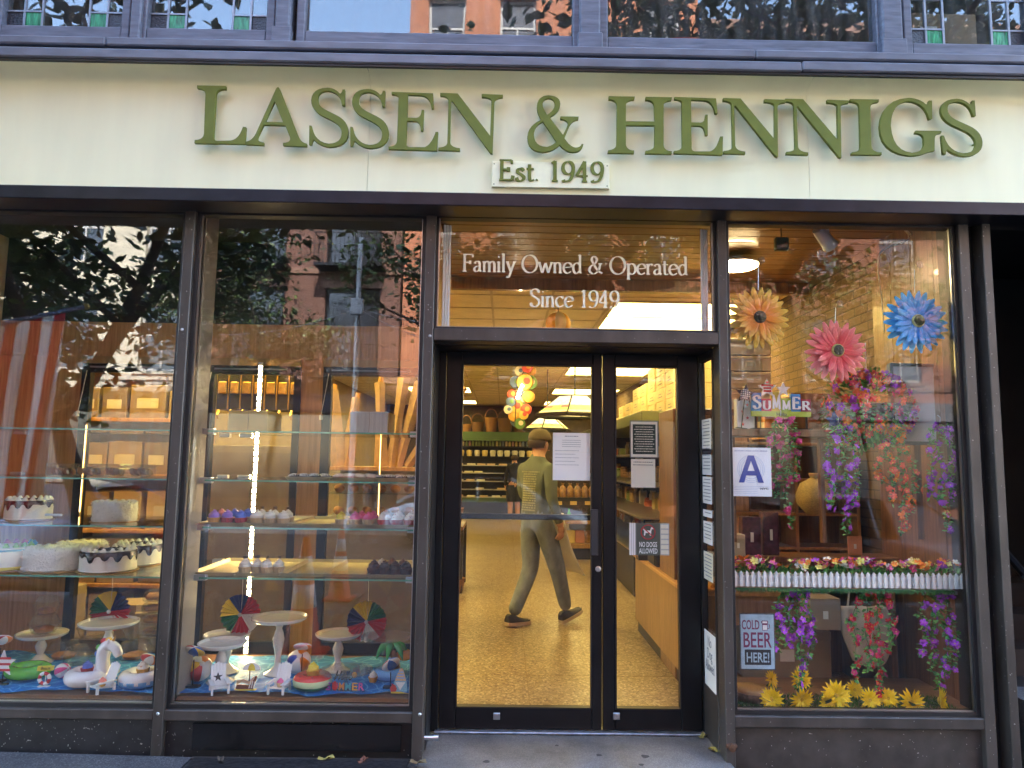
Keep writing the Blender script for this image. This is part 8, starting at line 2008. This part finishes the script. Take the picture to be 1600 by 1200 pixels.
# parked cars
m_tyre = mat('tyre_rubber', (.015,.015,.015), .8)
m_carglass = mat('car_glass', (.02,.025,.03), .05, var=0, spec=.8)
def car(loc, rz, col, label, L=4.5, W=1.78, H=1.46):
    t = thing('parked_car', label, 'car', loc, (0,0,rz), group='cars parked along the kerb')
    paint = mat('car_paint_%s' % label[:5], col, .25, .3, var=.03, coat=1.)
    # body sections along x: (x, z_low, z_belt, half width)
    secs = [(-2.25,.42,.62,.62),(-2.18,.30,.78,.78),(-1.7,.24,.92,.87),(-1.0,.22,.96,.89),(0,.22,.95,.89),(1.0,.22,.92,.89),(1.55,.24,.86,.87),(2.05,.28,.74,.80),(2.25,.40,.58,.62)]
    b = MB(); vs = []; n = 8
    for x, zl, zb, hw in secs:
        vs += [(x,-hw*.9,zl),(x,-hw,zl+.1),(x,-hw,zb-.12),(x,-hw*.93,zb),(x,hw*.93,zb),(x,hw,zb-.12),(x,hw,zl+.1),(x,hw*.9,zl)]
    fs = [(i*n+k, i*n+(k+1)%n, (i+1)*n+(k+1)%n, (i+1)*n+k) for i in range(len(secs)-1) for k in range(n)]
    fs += [tuple(range(n)), tuple(range((len(secs)-1)*n, len(secs)*n))]
    b.add(vs, fs)
    body = b.build('body', paint, t, smooth=35)
    g = MB()   # glasshouse
    top = [(-1.25,1.34,.60),(-.9,1.43,.62),(-.1,1.46,.63),(.45,1.42,.62)]
    lo = [(-1.95,.91,.80),(-1.0,.955,.82),(.0,.945,.82),(1.25,.89,.80)]
    vs = []
    for (x,z,w_), (x2,z2,w2) in zip(top, lo): vs += [(x2,-w2,z2),(x,-w_,z-.04),(x,-w_*.85,z),(x,w_*.85,z),(x,w_,z-.04),(x2,w2,z2)]
    g.add(vs, [(i*6+k, i*6+k+1, (i+1)*6+k+1, (i+1)*6+k) for i in range(3) for k in range(5)] + [(0,1,2,3,4,5),(18,19,20,21,22,23)])
    for i in range(3):
        pass
    gh = g.build('window_band', m_carglass, t, smooth=30)
    rf = MB(); vs = []
    for x, z, w_ in [(-1.3,1.33,.58)]+top[1:]+[(.5,1.40,.60)]: vs += [(x,-w_*.98,z-.02),(x,-w_*.7,z+.012),(x,w_*.7,z+.012),(x,w_*.98,z-.02)]
    rf.add(vs, [(i*4+k, i*4+k+1, (i+1)*4+k+1, (i+1)*4+k) for i in range(4) for k in range(3)])
    rf.build('roof', paint, t, smooth=True)
    pl = MB()
    for s in (-1,1):
        pl.tube([(-1.95,s*.815,.92),(-1.27,s*.61,1.33)],.035,6); pl.tube([(1.27,s*.81,.90),(.48,s*.615,1.41)],.03,6); pl.tube([(-.25,s*.83,.95),(-.28,s*.63,1.43)],.03,6)
    pl.build('pillar', paint, t)
    for x in (-1.38,1.38):
        for s in (-1,1):
            w_ = MB().lathe([(.20,-.10),(.31,-.10),(.33,-.06),(.33,.06),(.31,.10),(.20,.10)],20,c=(x,s*.80,.32),rot=Matrix.Rotation(PI/2,3,'X')).build('wheel', m_tyre, t, smooth=40)
            MB().lathe([(0,-.085),(.20,-.085),(.21,.085),(0,.085)],14,c=(x,s*.80,.32),rot=Matrix.Rotation(PI/2,3,'X')).build('rim', m_chrome, w_, smooth=30)
    for s in (-1,1):
        MB().ball((2.12,s*.6,.66),.08,.16,.06).build('headlight', m_white, t, smooth=True)
        MB().ball((-2.16,s*.62,.74),.06,.14,.07).build('tail_light', mat('red_lamp_plastic',(.4,.02,.02),.3), t, smooth=True)
        MB().ball((1.0,s*.95,.98),.07,.09,.06).build('door_mirror', paint, t, smooth=True)
        MB().box(.1,.22,s*.905-.012,s*.905+.012,.80,.83).build('door_handle', m_chrome, t)
    return t
car((5.0,-5.85,-.31),0,(.10,.11,.13),'dark grey car parked at the kerb, reflected in the flower window')
car((-6.6,-5.85,-.2),PI,(.20,.24,.33),'blue-grey car parked at the kerb, reflected in the leftmost window')
car((-.3,-11.8,-.27),0,(.72,.73,.74),'white car parked across the road, reflected in the door')
# cones
def cone(loc, label, s=1.):
    t = thing('traffic_cone', label, 'cone', loc, group='traffic cones on the pavement', scale=s)
    m_or = mat('cone_orange', (.75,.085,.02), .45, var=.08); m_wh = mat('cone_white_band', (.8,.8,.78), .4, var=.05)
    MB().box(-.19,.19,-.19,.19,0,.035,bev=.012).build('base', m_or, t)
    MB().lathe([(.15,.03),(.145,.045),(.030,.92),(.022,.93),(0,.93)],24).build('body', m_or, t, smooth=40)
    rad = lambda z: .145-.115*(z-.045)/.875+.0015
    for a, b in ((.38,.56),(.62,.78)): MB().lathe([(rad(a),a),(rad(b),b)],24).build('reflective_band', m_wh, t, smooth=True)
    return t
p = mirrored(468,1056,1.85)
cone((p.x,p.y,walk_z(p.x)+.002),'tall orange cone with white bands, reflected beneath the trays',1.0)
p = mirrored(528,960,4.1)
cone((p.x,p.y,walk_z(p.x)+.002),'farther orange cone by the kerb, dimly reflected beside the first',.85)
# flag
ft = mirrored(132,478,2.0); fb = Vector((-4.75,.02,1.9))
flag = thing('flag', 'striped red and white flag drooping from an angled pole', 'flag', fb)
d = (ft-fb)
MB().tube([fb, ft],.018,8).build('pole', mat('flag_pole_blue_grey',(.16,.18,.28),.4), flag, world=True)
MB().ball(ft,.03).build('finial', mat('gilt_finial',(.6,.42,.12),.3,.8), flag, world=True, smooth=True)
MB().box(fb.x-.05,fb.x+.05,-.03,.02,fb.z-.09,fb.z+.07,bev=.005).build('bracket', m_black, flag, world=True)
m_flag = bpy.data.materials.new('flag_cloth'); m_flag.use_nodes = True; MATS['flag_cloth'] = m_flag
t = m_flag.node_tree; bs = t.nodes['Principled BSDF']; bs.inputs['Roughness'].default_value = .8
uv = t.nodes.new('ShaderNodeUVMap'); uv.uv_map = 'UVMap'; sx = t.nodes.new('ShaderNodeSeparateXYZ'); t.links.new(uv.outputs[0], sx.inputs[0])
mu = t.nodes.new('ShaderNodeMath'); mu.operation = 'MULTIPLY'; mu.inputs[1].default_value = 6.5; t.links.new(sx.outputs[0], mu.inputs[0])
fr = t.nodes.new('ShaderNodeMath'); fr.operation = 'FRACT'; t.links.new(mu.outputs[0], fr.inputs[0])
gt = t.nodes.new('ShaderNodeMath'); gt.operation = 'GREATER_THAN'; gt.inputs[1].default_value = .5; t.links.new(fr.outputs[0], gt.inputs[0])
mx = mixn(t); mx.inputs[6].default_value = (.6,.02,.035,1); mx.inputs[7].default_value = (.9,.9,.9,1)
t.links.new(gt.outputs[0], mx.inputs[0]); t.links.new(mx.outputs[2], bs.inputs['Base Color'])
NU, NV = 40, 24; vs = []; uvs = []
top0 = fb + d*.42; top1 = fb + d*.93
for j in range(NV+1):
    v = j/NV
    for i in range(NU+1):
        u = i/NU
        top = top0.lerp(top1, u)
        gather = 1-.12*v
        c = top0.lerp(top1, .5)
        base = c + (top-c)*gather
        fold = .06*v*math.sin(u*17+v*2) + .05*v*math.sin(u*31+1)
        n = Vector((-d.y, d.x, 0)).normalized()
        q = base + n*fold + Vector((0,0,-1.5*v*(1+.10*math.sin(u*9)) ))
        vs.append(q); uvs.append((u+.06*v, v))
mb = MB().add(vs, [(j*(NU+1)+i, j*(NU+1)+i+1, (j+1)*(NU+1)+i+1, (j+1)*(NU+1)+i) for j in range(NV) for i in range(NU)])
fo = mb.build('cloth', m_flag, flag, smooth=True, world=True)
lay = fo.data.uv_layers.new(name='UVMap')
for l in fo.data.loops: lay.data[l.index].uv = uvs[l.vertex_index]
sol = fo.modifiers.new('s', 'SOLIDIFY'); sol.thickness = .003
# lamp post with wires, across the road
lp = mirrored(553,640,13.3)
lamp = thing('lamp_post', 'grey street lamp post with wires, reflected in the middle window', 'lamp post', (lp.x,lp.y,-.14))
m_post = mat('galvanised_post', (.42,.44,.46), .5, .5, var=.1)
MB().lathe([(.16,0),(.16,.25),(.10,.4),(.075,1.),(.06,7.2),(0,7.2)],12).build('post', m_post, lamp, smooth=40)
MB().tube([(0,0,7.0),(-.2,.05,7.5),(-.7,.1,8.1),(-1.2,.1,8.3)],.045,8).build('arm', m_post, lamp, smooth=True)
MB().ball((-1.4,.1,8.27),.35,.14,.09).build('lamp_head', m_post, lamp, smooth=True)
MB().box(-.16,.16,.05,.2,5.2,5.6,bev=.02).build('signal_box', m_post, lamp)
for k, (dx, dz) in enumerate(((-6,-.4),(5,-.8),(6,.3))):
    MB().tube([(dx*u, .3*u, 5.4+dz*u-1.1*u*(1-u)*2) for u in [i/10 for i in range(11)]],.012,5).build('wire', m_post, lamp)
